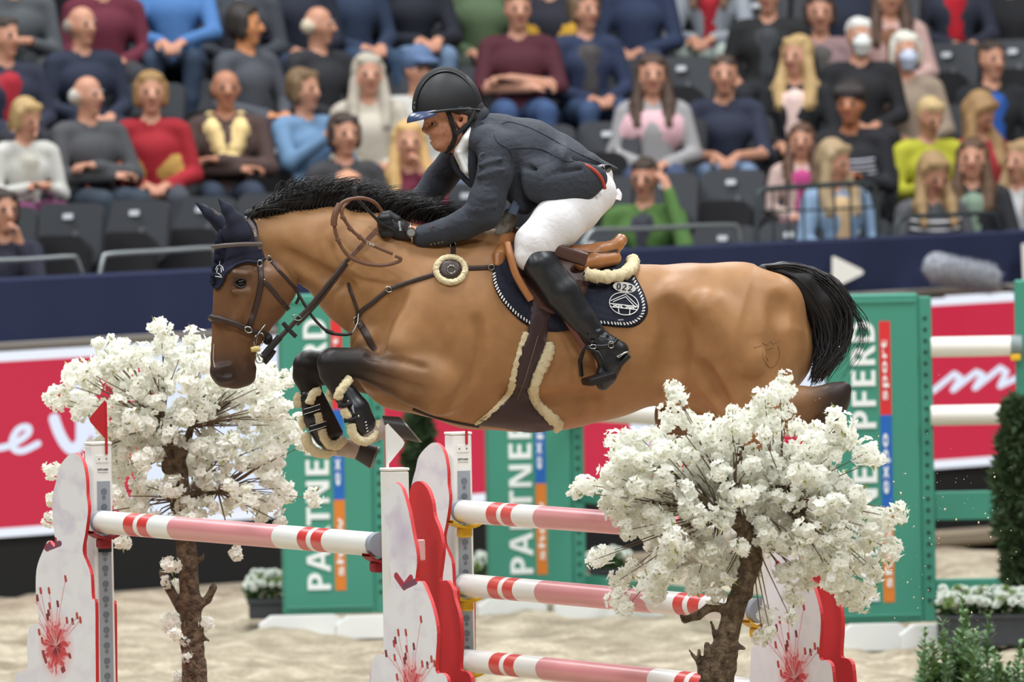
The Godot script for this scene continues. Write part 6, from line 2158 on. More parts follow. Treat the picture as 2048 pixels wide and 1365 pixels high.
# ---------- blossom trees ----------
func blossom_variant(seed_: int, n: int, rad: float) -> ArrayMesh:
	var r := RandomNumberGenerator.new()
	r.seed = seed_
	var pet := begin()
	var cen := begin()
	for i in n:
		var dir := Vector3(r.randfn(), r.randfn(), r.randfn() + 0.25).normalized()
		var at := dir * rad * Vector3(1.0, 0.8, 0.9) * pow(r.randf(), 0.4)
		var nrm := (dir + Vector3(r.randfn(), r.randfn(), r.randfn()) * 0.3).normalized()
		var u := nrm.cross(Vector3(0.3, 1, 0.2)).normalized()
		var v := nrm.cross(u)
		var fr := r.randf_range(0.016, 0.022)
		var a0 := r.randf() * TAU
		for k in 5:
			var a := a0 + TAU * k / 5.0
			var rdir := u * cos(a) + v * sin(a)
			var tdir := v * cos(a) - u * sin(a)
			var tip := at + rdir * fr + nrm * fr * r.randf_range(0.1, 0.5)
			var wide := fr * 0.46
			var mid := at + rdir * fr * 0.62 + nrm * fr * 0.22
			tri(pet, at, mid - tdir * wide, mid + tdir * wide, nrm)
			tri(pet, mid - tdir * wide, tip - tdir * wide * 0.5, tip + tdir * wide * 0.5, nrm)
			tri(pet, mid - tdir * wide, tip + tdir * wide * 0.5, mid + tdir * wide, nrm)
		for k in 3:
			var a := TAU * k / 3.0
			tri(cen, at + nrm * 0.0035, at + nrm * 0.002 + (u * cos(a) + v * sin(a)) * 0.0035, at + nrm * 0.002 + (u * cos(a + 2.1) + v * sin(a + 2.1)) * 0.0035, nrm)
	for i in 4:
		var dir := Vector3(r.randfn(), r.randfn(), r.randfn()).normalized()
		var at := dir * rad * 0.85
		var t := dir.cross(Vector3.UP).normalized() * 0.006
		tri(cen, at - t, at + t, at + dir * 0.02, dir.cross(t))
		tri(cen, at - t, at + t, at - dir * 0.014, dir.cross(t))
	var m := done(pet)
	m.surface_set_material(0, mat("petal_white", C8(253, 252, 246), 0.8, {"back": Color(0.95, 0.95, 0.92)}))
	cen.generate_normals()
	cen.commit(m)
	m.surface_set_material(1, mat("blossom_green", C8(168, 170, 104), 0.8))
	return m

var blossom := []

func cluster(parent: Node3D, c: Vector3, size: float) -> void:
	var o := MeshInstance3D.new()
	o.mesh = blossom[rng.randi() % blossom.size()]
	o.name = "blossom_cluster"
	parent.add_child(o, true)
	var b := Basis.from_euler(Vector3(rng.randf() * 0.9 - 0.45, rng.randf() * TAU, rng.randf() * 0.9 - 0.45)).scaled(Vector3.ONE * size)
	o.transform = parent.global_transform.affine_inverse() * Transform3D(b, c)

func blossom_tree(label: String, d: float, trunk: Array, stubs: Array, hubs: Array, fill: Array, extra: Array, count: int) -> void:
	var s := F / d
	var bark := mat("bark", C8(138, 120, 102), 0.95, {"nrm": normal_tex("bark", 0.05, 4, 14.0), "tri": 2.2, "nscale": 1.0, "tex": noise_tex("bark_tone", 0.04, 4, C8(120, 110, 100), C8(255, 250, 240))})
	var pt := func(p: Array, w := 0.0) -> Vector3: return P(p[0], p[1], d - (p[3] if p.size() > 3 else w) / s)
	var t := thing("blossom_tree", label, "tree", P(trunk[0][0], trunk[0][1], d))
	var lo := Vector3(1e9, 1e9, -60)
	var hi := Vector3(-1e9, -1e9, 60)
	for g in [trunk] + stubs:
		for p in g:
			lo.x = minf(lo.x, p[0] - 50); lo.y = minf(lo.y, p[1] - 50)
			hi.x = maxf(hi.x, p[0] + 50); hi.y = maxf(hi.y, p[1] + 50)
	var f := Field.new(lo, hi, 3.5)
	for i in trunk.size() - 1:
		var a: Array = trunk[i]
		var b: Array = trunk[i + 1]
		f.add(Vector3(a[0], a[1], 0), a[2], Vector3(b[0], b[1], 0), b[2], 1.0, 6)
		for k in 3:
			var q := rng.randf()
			var side := 1.0 if rng.randf() > 0.5 else -1.0
			f.add(Vector3(lerpf(a[0], b[0], q) + side * a[2] * 0.75, lerpf(a[1], b[1], q), rng.randf_range(-5, 12)), a[2] * 0.32, Vector3(lerpf(a[0], b[0], q) + side * a[2] * 0.8, lerpf(a[1], b[1], q) + 14, 4), a[2] * 0.26, 1.0, 8)
	for g in stubs:
		for i in g.size() - 1:
			f.add(Vector3(g[i][0], g[i][1], g[i][3] if g[i].size() > 3 else 0), g[i][2], Vector3(g[i + 1][0], g[i + 1][1], g[i + 1][3] if g[i + 1].size() > 3 else 0), g[i + 1][2], 1.0, 5)
	part("trunk", f.build(func(v: Vector3) -> Vector3: return P(v.x, v.y, d - v.z / s))[0], bark, t)
	# clusters: given ones, then a filled crown
	var all := []
	for e in extra: all.append([e[0], e[1], rng.randf_range(-40, 60), e[2] if e.size() > 2 else 1.0, e.size() > 3])
	var tries := 0
	while all.size() < count and tries < 9000:
		tries += 1
		var g: Array = fill[rng.randi() % fill.size()]
		var a := rng.randf() * TAU
		var q := sqrt(rng.randf())
		var c := [g[0] + cos(a) * q * g[2], g[1] + sin(a) * q * g[3], rng.randf_range(-1, 1) * 150.0 * sqrt(1.0 - q * q * 0.8), rng.randf_range(0.72, 1.15), false]
		var ok := true
		for o in all:
			if Vector3(o[0] - c[0], o[1] - c[1], (o[2] - c[2]) * 0.7).length() < g[4]:
				ok = false
				break
		if ok: all.append(c)
	var twig := mat("twig", C8(112, 92, 74), 0.9)
	for c in all:
		cluster(t, P(c[0], c[1], d - c[2] / s), c[3])
		if c[4]: continue
		var best: Array = hubs[0]
		for h in hubs:
			if Vector2(h[0] - c[0], h[1] - c[1]).length() < Vector2(best[0] - c[0], best[1] - c[1]).length(): best = h
		var a := Vector3(best[0], best[1], 0)
		var b := Vector3(c[0], c[1], c[2])
		var m := a.lerp(b, 0.5) + Vector3(rng.randf_range(-10, 10), rng.randf_range(-14, 4), 0)
		part("twig", tube_mesh([P(a.x, a.y, d), P(m.x, m.y, d - m.z / s), P(b.x, b.y, d - b.z / s)], [2.2 / s, 1.3 / s, 0.8 / s], 5), twig, t)

func build_blossom_trees() -> void:
	rng.seed = 33
	for k in 6: blossom.append(blossom_variant(100 + k, 30 + 4 * (k % 3), 0.05 + 0.006 * (k % 3)))
	blossom_tree("white blossom tree behind the single rail, left of the horse's head", 57.9,
		[[392, 1640, 27], [388, 1400, 25], [386, 1300, 22], [381, 1210, 20], [374, 1110, 20], [364, 1010, 20], [352, 940, 22], [338, 880, 20], [326, 848, 11]],
		[[[325, 1146, 8], [340, 1180, 9], [362, 1218, 11]], [[427, 1176, 8], [415, 1200, 8], [390, 1218, 10]], [[352, 935, 14], [372, 890, 10], [384, 850, 6]], [[364, 1000, 12], [392, 975, 10], [412, 950, 6]], [[370, 1010, 10], [398, 990, 7], [436, 985, 4]], [[338, 880, 10], [310, 850, 5]], [[404, 1275, 5], [418, 1282, 3]], [[392, 1125, 4], [404, 1118, 4], [408, 1106, 2]]],
		[[326, 850], [352, 900], [384, 852], [412, 950], [364, 1000], [436, 985]],
		[[360, 800, 195, 110, 23.0], [470, 850, 125, 130, 25.0], [330, 960, 110, 90, 27.0], [480, 970, 95, 65, 31.0], [250, 880, 70, 70, 30.0], [240, 770, 110, 60, 26.0]],
		[[235, 695, 1.1], [198, 688, 0.7], [322, 655, 1.0], [330, 690, 1.15], [392, 672, 0.95], [410, 700, 1.1], [215, 738, 1.0], [150, 745, 1.1], [112, 795, 1.1], [135, 770, 0.8], [180, 760], [118, 810, 0.7], [300, 740], [250, 770], [370, 745], [160, 830, 0.8], [545, 745, 0.9], [575, 760, 0.8], [598, 742, 0.7], [565, 850], [592, 872, 0.9], [610, 890, 0.8], [600, 840, 0.7], [628, 996, 0.95], [545, 1010], [560, 1045, 0.6], [474, 1107, 0.75], [520, 1040, 0.8], [105, 945, 0.9], [100, 1040, 0.8], [108, 1000, 0.8], [245, 1085, 0.8], [262, 1010], [340, 1130, 0.9, 1], [332, 1165, 0.6, 1], [354, 1170, 0.6, 1], [345, 1245, 1.0, 1], [365, 1235, 0.6, 1], [412, 1250, 0.7, 1], [372, 1282, 0.6, 1], [376, 1315, 0.55, 1], [350, 1270, 0.6, 1], [360, 1355, 0.6, 1], [440, 760], [470, 800], [500, 785]], 205)
	blossom_tree("white blossom tree in the foreground, right of centre", 52.6,
		[[1428, 1680, 30], [1440, 1400, 27], [1446, 1310, 25], [1466, 1230, 21], [1484, 1180, 20], [1504, 1125, 20], [1500, 1085, 21], [1484, 1050, 15], [1470, 1010, 10]],
		[[[1466, 1228, 11], [1440, 1216, 9], [1418, 1216, 9], [1396, 1232, 9], [1370, 1240, 7], [1362, 1232, 4]], [[1412, 1352, 8], [1414, 1290, 6]], [[1400, 1345, 6], [1398, 1302, 4]], [[1440, 1300, 9], [1430, 1270, 5], [1422, 1244, 3]], [[1468, 1290, 8], [1488, 1298, 4]], [[1500, 1085, 12], [1530, 1040, 9], [1560, 1000, 6]], [[1490, 1060, 10], [1440, 1030, 6]], [[1378, 1300, 2.5], [1386, 1312, 3], [1398, 1330, 4]], [[1448, 1320, 8], [1418, 1350, 10], [1405, 1365, 8]]],
		[[1470, 1010], [1500, 1060], [1560, 1000], [1440, 1030], [1520, 1030]],
		[[1480, 1010, 245, 110, 22.0], [1560, 1040, 180, 115, 24.0], [1380, 1070, 160, 115, 25.0], [1500, 910, 180, 95, 23.0], [1640, 1070, 120, 110, 26.0], [1310, 950, 95, 95, 26.0]],
		[[1345, 775, 0.7], [1355, 795, 0.95], [1340, 830, 0.9], [1375, 840, 0.9], [1400, 855], [1420, 870], [1570, 760, 0.7], [1560, 785, 1.1], [1530, 800, 1.1], [1510, 830, 1.1], [1540, 840], [1490, 850], [1465, 820, 0.5], [1680, 840, 1.1], [1690, 870, 1.1], [1640, 885], [1735, 905, 1.15], [1755, 920, 0.7], [1230, 880, 0.8], [1255, 890], [1285, 880], [1170, 970, 1.0], [1152, 985, 0.6], [1200, 975, 0.6], [1785, 1035, 1.1], [1800, 1020, 0.6], [1760, 1030, 0.8], [1780, 1100, 1.1], [1740, 1080], [1750, 1140], [1735, 1180], [1700, 1190, 1.1], [1720, 1210, 0.8], [1205, 1110, 1.0], [1190, 1120, 0.7], [1240, 1160], [1235, 1200, 0.9], [1250, 1220, 0.7], [1310, 1190], [1300, 1170], [1390, 1170], [1430, 1190, 0.8], [1540, 1230, 0.8], [1525, 1275, 0.8], [1540, 1265, 0.6], [1590, 1190, 0.9], [1580, 1235, 0.6], [1650, 1130], [1220, 1010], [1240, 950], [1260, 1060], [1700, 1020], [1620, 920], [1580, 900]], 275)

# ---------- other plants, flying sand ----------
func leaf_blob(st: SurfaceTool, c: Vector3, r: Vector3, n: int, size: float, sharp := 1.0) -> void:
	for i in n:
		var dir := Vector3(rng.randfn(), rng.randfn(), rng.randfn()).normalized()
		var p := c + dir * r * pow(rng.randf(), 0.25)
		var up := (dir + Vector3(rng.randfn(), rng.randfn() + 0.5, rng.randfn()) * 0.5).normalized()
		var side := up.cross(Vector3(rng.randfn(), rng.randfn(), rng.randfn())).normalized()
		var l := size * rng.randf_range(0.6, 1.3)
		var nn := side.cross(up)
		tri(st, p - side * l * 0.28, p + side * l * 0.28, p + up * l, nn)
		tri(st, p - side * l * 0.28, p + side * l * 0.28, p - up * l * 0.5, nn)

func build_plants() -> void:
	rng.seed = 77
	var dark := mat("cypress_green", C8(52, 72, 40), 0.85, {"back": Color(0.1, 0.14, 0.06)})
	var cyp := func(label: String, x: float, y0: float, y1: float, wpx: float, d: float) -> void:
		var s := F / d
		var t := thing("conifer", label, "tree", P(x, y1, d))
		var st := begin()
		var n := 16
		for i in n:
			var f := float(i) / (n - 1)
			var w: float = wpx * (0.25 + 0.75 * sin(PI * clampf(f * 0.72 + 0.14, 0, 1)))
			leaf_blob(st, P(x + rng.randfn() * 3.0, lerpf(y0, y1, f), d), Vector3(w, (y1 - y0) / n * 1.1, w) / s, 300, 0.045)
		var fo := part("foliage", done(st), dark, t)
		part("stem", tube_mesh([P(x, y1 + 100, d), P(x, lerpf(y0, y1, 0.3), d)], 7.0 / s, 8), mat("twig", C8(84, 66, 52), 0.9), t)
	cyp.call("dark green cypress at the right edge behind the flower trough", 2032, 815, 1150, 46.0, 71.8)
	cyp.call("dark green conifer behind the horse's front hooves", 838, 815, 1200, 38.0, 78.0)
	# pots of white chrysanthemums
	var petal := mat("mum_white", C8(236, 240, 232), 0.8)
	var bud := mat("mum_green", C8(150, 172, 110), 0.8)
	var leafm := mat("mum_leaf", C8(66, 98, 52), 0.85, {"back": Color(0.12, 0.18, 0.06)})
	var potm := mat("pot_dark", C8(58, 60, 64), 0.7)
	var flower := begin()
	for k in 26:
		var a := k * 2.39996
		var el := 0.15 + 1.3 * (k / 26.0)
		var dir := Vector3(cos(a) * cos(el), sin(el), sin(a) * cos(el))
		var side := dir.cross(Vector3.UP).normalized() * 0.007
		tri(flower, -side * 0.5, side * 0.5, dir * 0.024 + side, Vector3.UP)
		tri(flower, -side * 0.5, dir * 0.024 + side, dir * 0.024 - side, Vector3.UP)
	var fm := done(flower)
	var trough := func(label: String, x0: float, x1: float, yt: float, ym: float, yb: float, d: float, n: int) -> void:
		var s := F / d
		var t := thing("flower_pot", label, "flower pot", P((x0 + x1) / 2, yb, d))
		var a := P(x0 + 6, yb, d)
		var w := (x1 - x0 - 12.0) / s
		var dep := 0.28
		var st := begin()
		var hgt := (yb - ym) / s
		slab(st, a, Vector3(w, 0, 0), Vector3(0, hgt, 0), Vector3(0, 0, -dep), 0.01)
		slab(st, a + Vector3(-0.01, hgt - 0.03, 0.01), Vector3(w + 0.02, 0, 0), Vector3(0, 0.03, 0), Vector3(0, 0, -dep - 0.02), 0.006)
		part("pot", done(st), potm, t)
		st = begin()
		var cx := (x0 + x1) * 0.5
		var half := (x1 - x0) * 0.5
		for i in maxi(1, int((x1 - x0) / 60.0)):
			var fx := x0 + 35.0 + i * 60.0
			leaf_blob(st, P(minf(fx, x1 - 30), lerpf(yt, ym, 0.65), d + 0.12), Vector3(38.0 / s, (ym - yt) * 0.5 / s, 0.13), 420, 0.035)
		part("leaves", done(st), leafm, t)
		for i in n:
			var fx := rng.randf_range(-1, 1)
			var el := rng.randf_range(0.0, 1.0)
			var dome := sqrt(maxf(0.05, 1.0 - pow(absf(fx), 3.0) * 0.8)) if x1 - x0 < 120 else 1.0
			var y := lerpf(ym - 18.0, yt + 4.0, pow(el, 0.6) * dome)
			var c := P(cx + fx * half * 0.95, y, d - 0.02 + 0.22 * el * rng.randf_range(0.4, 1.0))
			var b := Basis.from_euler(Vector3(0.9 - el * 0.7, rng.randf() * TAU, 0)).scaled(Vector3.ONE * rng.randf_range(0.8, 1.3))
			b = Basis(Vector3.RIGHT, 0.8 - el * 0.5) * Basis(Vector3.UP, rng.randf() * TAU).scaled(Vector3.ONE * rng.randf_range(0.85, 1.35))
			var o := piece("flower_head", fm, petal if i % 5 else bud, t)
			o.transform = t.global_transform.affine_inverse() * Transform3D(b, c)
	trough.call("dark pot of white chrysanthemums beside the left green pillar", 492, 580, 1140, 1200, 1240, 75.6, 60)
	trough.call("white chrysanthemums seen between the take-off rails", 944, 988, 1108, 1160, 1200, 78.0, 24)
	trough.call("long dark trough of white flowers under the cypress at right", 1872, 2110, 1176, 1232, 1296, 71.6, 120)
	trough.call("white flowers half hidden left of the right blossom tree", 1176, 1260, 1096, 1140, 1190, 77.4, 30)
	# green shrub in the right foreground corner
	var t := thing("leafy_shrub", "green leafy shrub in the lower right corner", "shrub", P(1950, 1500, 63.0))
	var lm := mat("shrub_leaf", C8(104, 134, 88), 0.7, {"back": Color(0.16, 0.22, 0.1)})
	for i in 44:
		var x0 := rng.randf_range(1850, 2070)
		var top := 1365.0 - rng.randf_range(0, 70) - 40.0 * exp(-pow((x0 - 1930.0) / 60.0, 2))
		if i == 0: x0 = 1925; top = 1195
		if i == 1: x0 = 1850; top = 1262
		if i == 2: x0 = 1885; top = 1245
		if i == 3: x0 = 1975; top = 1235
		if i == 4: x0 = 1930; top = 1225
		if i == 5: x0 = 2040; top = 1290
		var d := 63.0 + rng.randf_range(-0.35, 0.35)
		var s := F / d
		var st := begin()
		var p := [P(x0 + rng.randf_range(-20, 20), 1480, d), P(x0 + rng.randf_range(-6, 6), (top + 1480) / 2, d), P(x0, top, d)]
		tube(st, PackedVector3Array(p), PackedFloat32Array([3.0 / s, 2.2 / s, 1.2 / s]), 5)
		var y := top
		while y < 1420.0:
			var f := (y - top) / (1480.0 - top)
			var c: Vector3 = p[2].lerp(p[1], minf(f * 2.0, 1.0))
			for k in 3:
				var a := rng.randf() * TAU
				var out := Vector3(cos(a), rng.randf_range(0.1, 0.9), sin(a) * 0.8).normalized()
				var l := rng.randf_range(0.045, 0.08) * (0.6 + 0.5 * minf(f * 3.0, 1.0))
				var side := out.cross(Vector3.UP).normalized() * l * 0.26
				var n := side.cross(out)
				var m := c + out * l * 0.5 + Vector3(0, 0.004, 0)
				tri(st, c, m - side, m + side, n)
				tri(st, m - side, m + side, c + out * l, n)
			y += 7.0
		part("stem", done(st), lm, t)
	# sand thrown up by the hooves
	var st := begin()
	for i in 120:
		var x := rng.randf_range(1780, 2046)
		var y := rng.randf_range(930, 1250)
		if i > 95:
			x = rng.randf_range(1600, 2040)
			y = rng.randf_range(540, 1300)
		var r := 0.0012 + 0.0035 * pow(rng.randf(), 3.0)
		add_ball(st, P(x, y, 54.0 + rng.randf_range(-1.0, 1.0)), Vector3(r, r * rng.randf_range(0.6, 1.6), r), 6)
	tag(part("flying_sand", st.commit(), mat("sand_grain", C8(226, 214, 184), 0.9)), "grains of sand thrown up into the air at the right", "sand", "", "stuff")

# ---------- spectators ----------
# x, y: middle of the head in the photograph; yaw: body turned to the right of the photo; look: head turn on top; nod: head bent down
var crowd := [
	{x = 6, y = 425, row = 1, label = "spectator with glasses resting cheek on hand, front row far left", top = [40, 42, 58], legs = [40, 40, 46], hair = [52, 40, 32], style = "tied", arms = "chin", yaw = 0.3, look = 0.2, glasses = 1},
	{x = 1288, y = 360, row = 1, label = "bespectacled spectator in open green jacket behind the saddle", top = [86, 124, 58], legs = [40, 42, 48], hair = [58, 44, 34], style = "short", arms = "temple", yaw = -0.1, look = -0.15, nod = 0.2, glasses = 1, front = [54, 54, 62]},
	{x = 1672, y = 326, row = 1, label = "blonde spectator in pale denim jacket behind the hooped barrier", top = [140, 168, 196], legs = [130, 156, 190], hair = [166, 142, 108], style = "long", arms = "lap", yaw = 0.5, look = 0.5, nod = 0.35, front = [190, 160, 120]},
	{x = 1868, y = 352, row = 1, label = "fair-haired spectator in black and white plaid bowing the head", top = [96, 96, 100], legs = [90, 90, 100], hair = [158, 128, 88], style = "long", arms = "phone", yaw = 0.3, look = 0.2, nod = 0.55, plaid = 1},
	{x = 1945, y = 320, row = 1, label = "brown-haired spectator in dark jacket over sage green top", top = [44, 44, 48], legs = [46, 46, 54], hair = [92, 66, 46], style = "long", arms = "lap", yaw = 0.0, look = -0.1, front = [128, 148, 128]},
	{x = 2038, y = 325, row = 1, label = "blond spectator in white top cut by the right edge", top = [214, 214, 214], legs = [80, 80, 90], hair = [168, 136, 98], style = "long", arms = "lap", yaw = -0.4, look = -0.3},
	{x = 690, y = 272, row = 2, label = "dark-haired spectator in dark grey hoodie above the horse's mane", top = [66, 64, 68], legs = [44, 44, 52], hair = [62, 48, 40], style = "tied", arms = "lap", yaw = 0.25, look = 0.15, front = [206, 150, 120]},
	{x = 818, y = 287, row = 2, label = "blonde spectator in maroon jacket behind the rider's face", top = [116, 32, 56], legs = [40, 40, 50], hair = [206, 166, 106], style = "long", arms = "chin", yaw = 0.1, look = 0.0},
	{x = 1603, y = 284, row = 2, label = "small child with pink scarf and pale jacket", top = [220, 190, 180], legs = [120, 80, 90], hair = [92, 64, 46], style = "long", arms = "lap", yaw = 0.0, look = -0.1, size = 0.84, front = [178, 62, 120]},
	{x = 1700, y = 212, row = 2, label = "curly dark-haired spectator in black shirt with white stripes", top = [38, 38, 44], legs = [44, 44, 52], hair = [52, 44, 42], style = "curly", arms = "phone", yaw = -0.1, look = -0.15, skin = [176, 112, 78], stripes = 1},
	{x = 1862, y = 236, row = 2, label = "child in bright yellow hooded jacket looking down", top = [212, 210, 62], legs = [50, 54, 60], hair = [198, 170, 122], style = "short", arms = "phone", yaw = 0.25, look = 0.3, nod = 0.5, size = 0.95, front = [36, 42, 66]},
	{x = 1962, y = 230, row = 2, label = "bent-over fair spectator in red jacket at the right", top = [176, 44, 52], legs = [80, 60, 60], hair = [158, 124, 82], style = "long", arms = "lap", yaw = 0.6, look = 0.5, nod = 0.7},
	{x = 55, y = 240, row = 3, label = "fair-haired child in white printed sweater", top = [224, 222, 214], legs = [120, 50, 96], hair = [176, 146, 98], style = "ponytail", arms = "phone", yaw = 0.4, look = 0.4, nod = 0.4, size = 0.9, front = [190, 186, 172]},
	{x = 178, y = 192, row = 3, label = "balding spectator in grey fleece with orange zips", top = [82, 82, 86], legs = [52, 64, 78], hair = [196, 190, 182], style = "bald", arms = "cross", yaw = 0.5, look = 0.45, zips = 1},
	{x = 302, y = 188, row = 3, label = "short-haired spectator in bright red patterned sweater", top = [176, 26, 40], legs = [72, 74, 84], hair = [150, 116, 70], style = "bob", arms = "lap", yaw = 0.1, look = 0.0, band = [176, 138, 70]},
	{x = 452, y = 180, row = 3, label = "spectator in brown leather jacket with cream fur collar, arms crossed", top = [84, 62, 56], legs = [46, 58, 78], hair = [92, 84, 78], style = "bald", arms = "cross", yaw = 0.1, look = 0.1, collar = [228, 200, 140], skin = [176, 120, 92]},
	{x = 612, y = 182, row = 3, label = "young spectator in light blue denim shirt with hands raised", top = [118, 154, 190], legs = [56, 70, 94], hair = [116, 92, 64], style = "bob", arms = "clap", yaw = 0.6, look = 0.3},
	{x = 737, y = 152, row = 3, label = "spectator with long grey hair and cream padded vest", top = [216, 206, 188], legs = [80, 80, 86], hair = [176, 166, 150], style = "long", arms = "lap", yaw = 0.1, look = 0.1},
	{x = 838, y = 142, row = 3, label = "spectator in blue cap and white shirt behind the rider's helmet", top = [222, 220, 212], legs = [150, 170, 196], hair = [72, 58, 48], style = "cap", arms = "lap", yaw = 0.3, look = 0.2, cap = [86, 108, 142]},
	{x = 1305, y = 152, row = 3, label = "long-haired spectator in grey sweater with pink chest band", top = [176, 172, 172], legs = [70, 84, 116], hair = [74, 54, 42], style = "long", arms = "lap", yaw = 0.0, look = 0.05, band = [220, 176, 182], bandy = 0.36},
	{x = 1448, y = 152, row = 3, label = "smiling spectator in navy T-shirt leaning on the knees", top = [48, 54, 76], legs = [130, 152, 184], hair = [72, 56, 44], style = "short", arms = "knees", yaw = 0.0, look = 0.0, bare = 1},
	{x = 1592, y = 114, row = 3, label = "long blonde spectator in black jacket with fur hood", top = [34, 34, 38], legs = [36, 36, 42], hair = [190, 158, 108], style = "long", arms = "lap", yaw = -0.2, look = -0.3, front = [230, 200, 190]},
	{x = 1720, y = 76, row = 3, label = "white-haired spectator with white face mask and black jacket", top = [34, 34, 38], legs = [36, 36, 42], hair = [220, 218, 212], style = "short", arms = "lap", yaw = 0.1, look = 0.1, mask = [226, 228, 224]},
	{x = 1812, y = 106, row = 3, label = "white-haired spectator with blue face mask and beige coat", top = [178, 156, 136], legs = [70, 66, 64], hair = [222, 218, 204], style = "bob", arms = "lap", yaw = 0.1, look = 0.1, mask = [196, 204, 226]},
	{x = 1985, y = 122, row = 3, label = "dark-haired spectator in black jacket over blue shirt at right", top = [32, 34, 38], legs = [36, 38, 44], hair = [64, 52, 46], style = "short", arms = "lap", yaw = 0.3, look = 0.2, front = [34, 84, 160]},
	{x = 12, y = 76, row = 4, label = "spectator in navy jacket and red shirt at the left edge", top = [42, 46, 66], legs = [40, 42, 50], hair = [60, 50, 44], style = "short", arms = "lap", yaw = 0.4, look = 0.4, front = [158, 26, 42]},
	{x = 166, y = 52, row = 4, label = "balding spectator in dark navy zipped jacket", top = [36, 44, 66], legs = [40, 46, 60], hair = [150, 142, 132], style = "bald", arms = "lap", yaw = 0.4, look = 0.3},
	{x = 495, y = 52, row = 4, label = "dark-haired spectator in grey roll-neck sweater seen from the side", top = [84, 86, 94], legs = [66, 50, 60], hair = [46, 40, 36], style = "bob", arms = "lap", yaw = 0.7, look = 0.6, skin = [206, 138, 92]},
	{x = 640, y = 52, row = 4, label = "white-haired balding spectator in black jacket looking right", top = [44, 44, 48], legs = [42, 42, 48], hair = [206, 192, 168], style = "bald", arms = "lap", yaw = 0.7, look = 0.6},
	{x = 1036, y = 22, row = 4, label = "spectator in maroon sweater with bare crossed forearms", top = [86, 30, 44], legs = [62, 88, 132], hair = [100, 76, 56], style = "short", arms = "cross", yaw = 0.1, look = 0.1, bare = 1},
	{x = 1172, y = 22, row = 4, label = "brown-haired spectator in navy padded jacket", top = [44, 56, 88], legs = [62, 84, 120], hair = [112, 88, 64], style = "bob", arms = "lap", yaw = 0.3, look = 0.3, front = [70, 66, 66]},
	{x = 1536, y = -10, row = 4, label = "bearded spectator in black T-shirt with bare arm", top = [34, 34, 36], legs = [40, 40, 46], hair = [52, 42, 36], style = "short", arms = "down", yaw = -0.1, look = -0.1, bare = 1, front = [60, 62, 66]},
	{x = 1640, y = 28, row = 4, label = "spectator in mauve cardigan over grey top", top = [166, 136, 136], legs = [60, 60, 70], hair = [66, 50, 44], style = "bob", arms = "lap", yaw = 0.0, look = 0.0, front = [90, 86, 82]},
	{x = 1780, y = -8, row = 4, label = "spectator in pale pink with brown scarf behind the masked pair", top = [220, 180, 172], legs = [70, 60, 60], hair = [80, 58, 44], style = "long", arms = "lap", yaw = 0.1, look = 0.0, front = [124, 84, 62]},
	{x = 30, y = -60, row = 5, label = "spectator in grey with clasped hands at the top left corner", top = [92, 96, 100], legs = [66, 66, 70], hair = [80, 60, 50], style = "short", arms = "phone", yaw = 0.2, look = 0.0},
	{x = 205, y = -55, row = 5, label = "spectator in burgundy sweater cut by the top edge", top = [110, 32, 54], legs = [60, 60, 66], hair = [80, 60, 50], style = "short", arms = "lap", yaw = 0.2, look = 0.0},
	{x = 345, y = -85, row = 5, label = "spectator in sky blue sweater with hands on knees, top edge", top = [84, 132, 194], legs = [52, 68, 92], hair = [80, 60, 50], style = "short", arms = "knees", yaw = 0.0, look = 0.0, lean = 0.0},
	{x = 478, y = -62, row = 5, label = "spectator in charcoal cut by the top edge above the grey roll-neck", top = [64, 68, 76], legs = [46, 46, 52], hair = [80, 60, 50], style = "short", arms = "lap", yaw = 0.0, look = 0.0},
	{x = 590, y = -75, row = 5, label = "spectator in dark navy behind the white-haired man", top = [28, 34, 52], legs = [46, 60, 86], hair = [80, 60, 50], style = "short", arms = "lap", yaw = 0.2, look = 0.0},
	{x = 700, y = -80, row = 5, label = "spectator in blue jeans with crossed knee, top edge", top = [40, 56, 84], legs = [52, 74, 104], hair = [80, 60, 50], style = "short", arms = "lap", yaw = 0.5, look = 0.0},
	{x = 826, y = -80, row = 5, label = "spectator in black jacket with clasped hands and pale jeans", top = [30, 32, 46], legs = [128, 154, 186], hair = [80, 60, 50], style = "short", arms = "knees", yaw = 0.3, look = 0.0},
	{x = 960, y = -70, row = 5, label = "spectator in olive green jacket cut by the top edge", top = [92, 112, 78], legs = [62, 70, 60], hair = [80, 60, 50], style = "short", arms = "lap", yaw = 0.0, look = 0.0},
	{x = 1100, y = -55, row = 5, label = "spectator in black top with yellow print, top edge", top = [36, 36, 48], legs = [60, 50, 46], hair = [110, 80, 60], style = "short", arms = "lap", yaw = 0.0, look = 0.0, band = [206, 158, 50], bandy = 0.3},
	{x = 1275, y = -70, row = 5, label = "spectator in navy blue coat above the striped sweater", top = [42, 54, 86], legs = [64, 78, 104], hair = [110, 80, 60], style = "bob", arms = "lap", yaw = -0.2, look = 0.0},
	{x = 1420, y = -80, row = 5, label = "spectator in grey cardigan over red and black top, pale trousers", top = [172, 178, 186], legs = [196, 208, 196], hair = [110, 80, 60], style = "long", arms = "knees", yaw = -0.2, look = 0.0, front = [166, 28, 42]},
	{x = 1905, y = -80, row = 5, label = "spectator in navy jacket over red shirt, top right", top = [46, 50, 66], legs = [50, 58, 76], hair = [110, 80, 60], style = "short", arms = "lap", yaw = 0.2, look = 0.0, front = [178, 16, 34]},
	{x = 2020, y = -60, row = 5, label = "spectator in black clothes at the top right corner", top = [34, 34, 38], legs = [36, 36, 40], hair = [60, 50, 44], style = "short", arms = "lap", yaw = 0.0, look = 0.0},
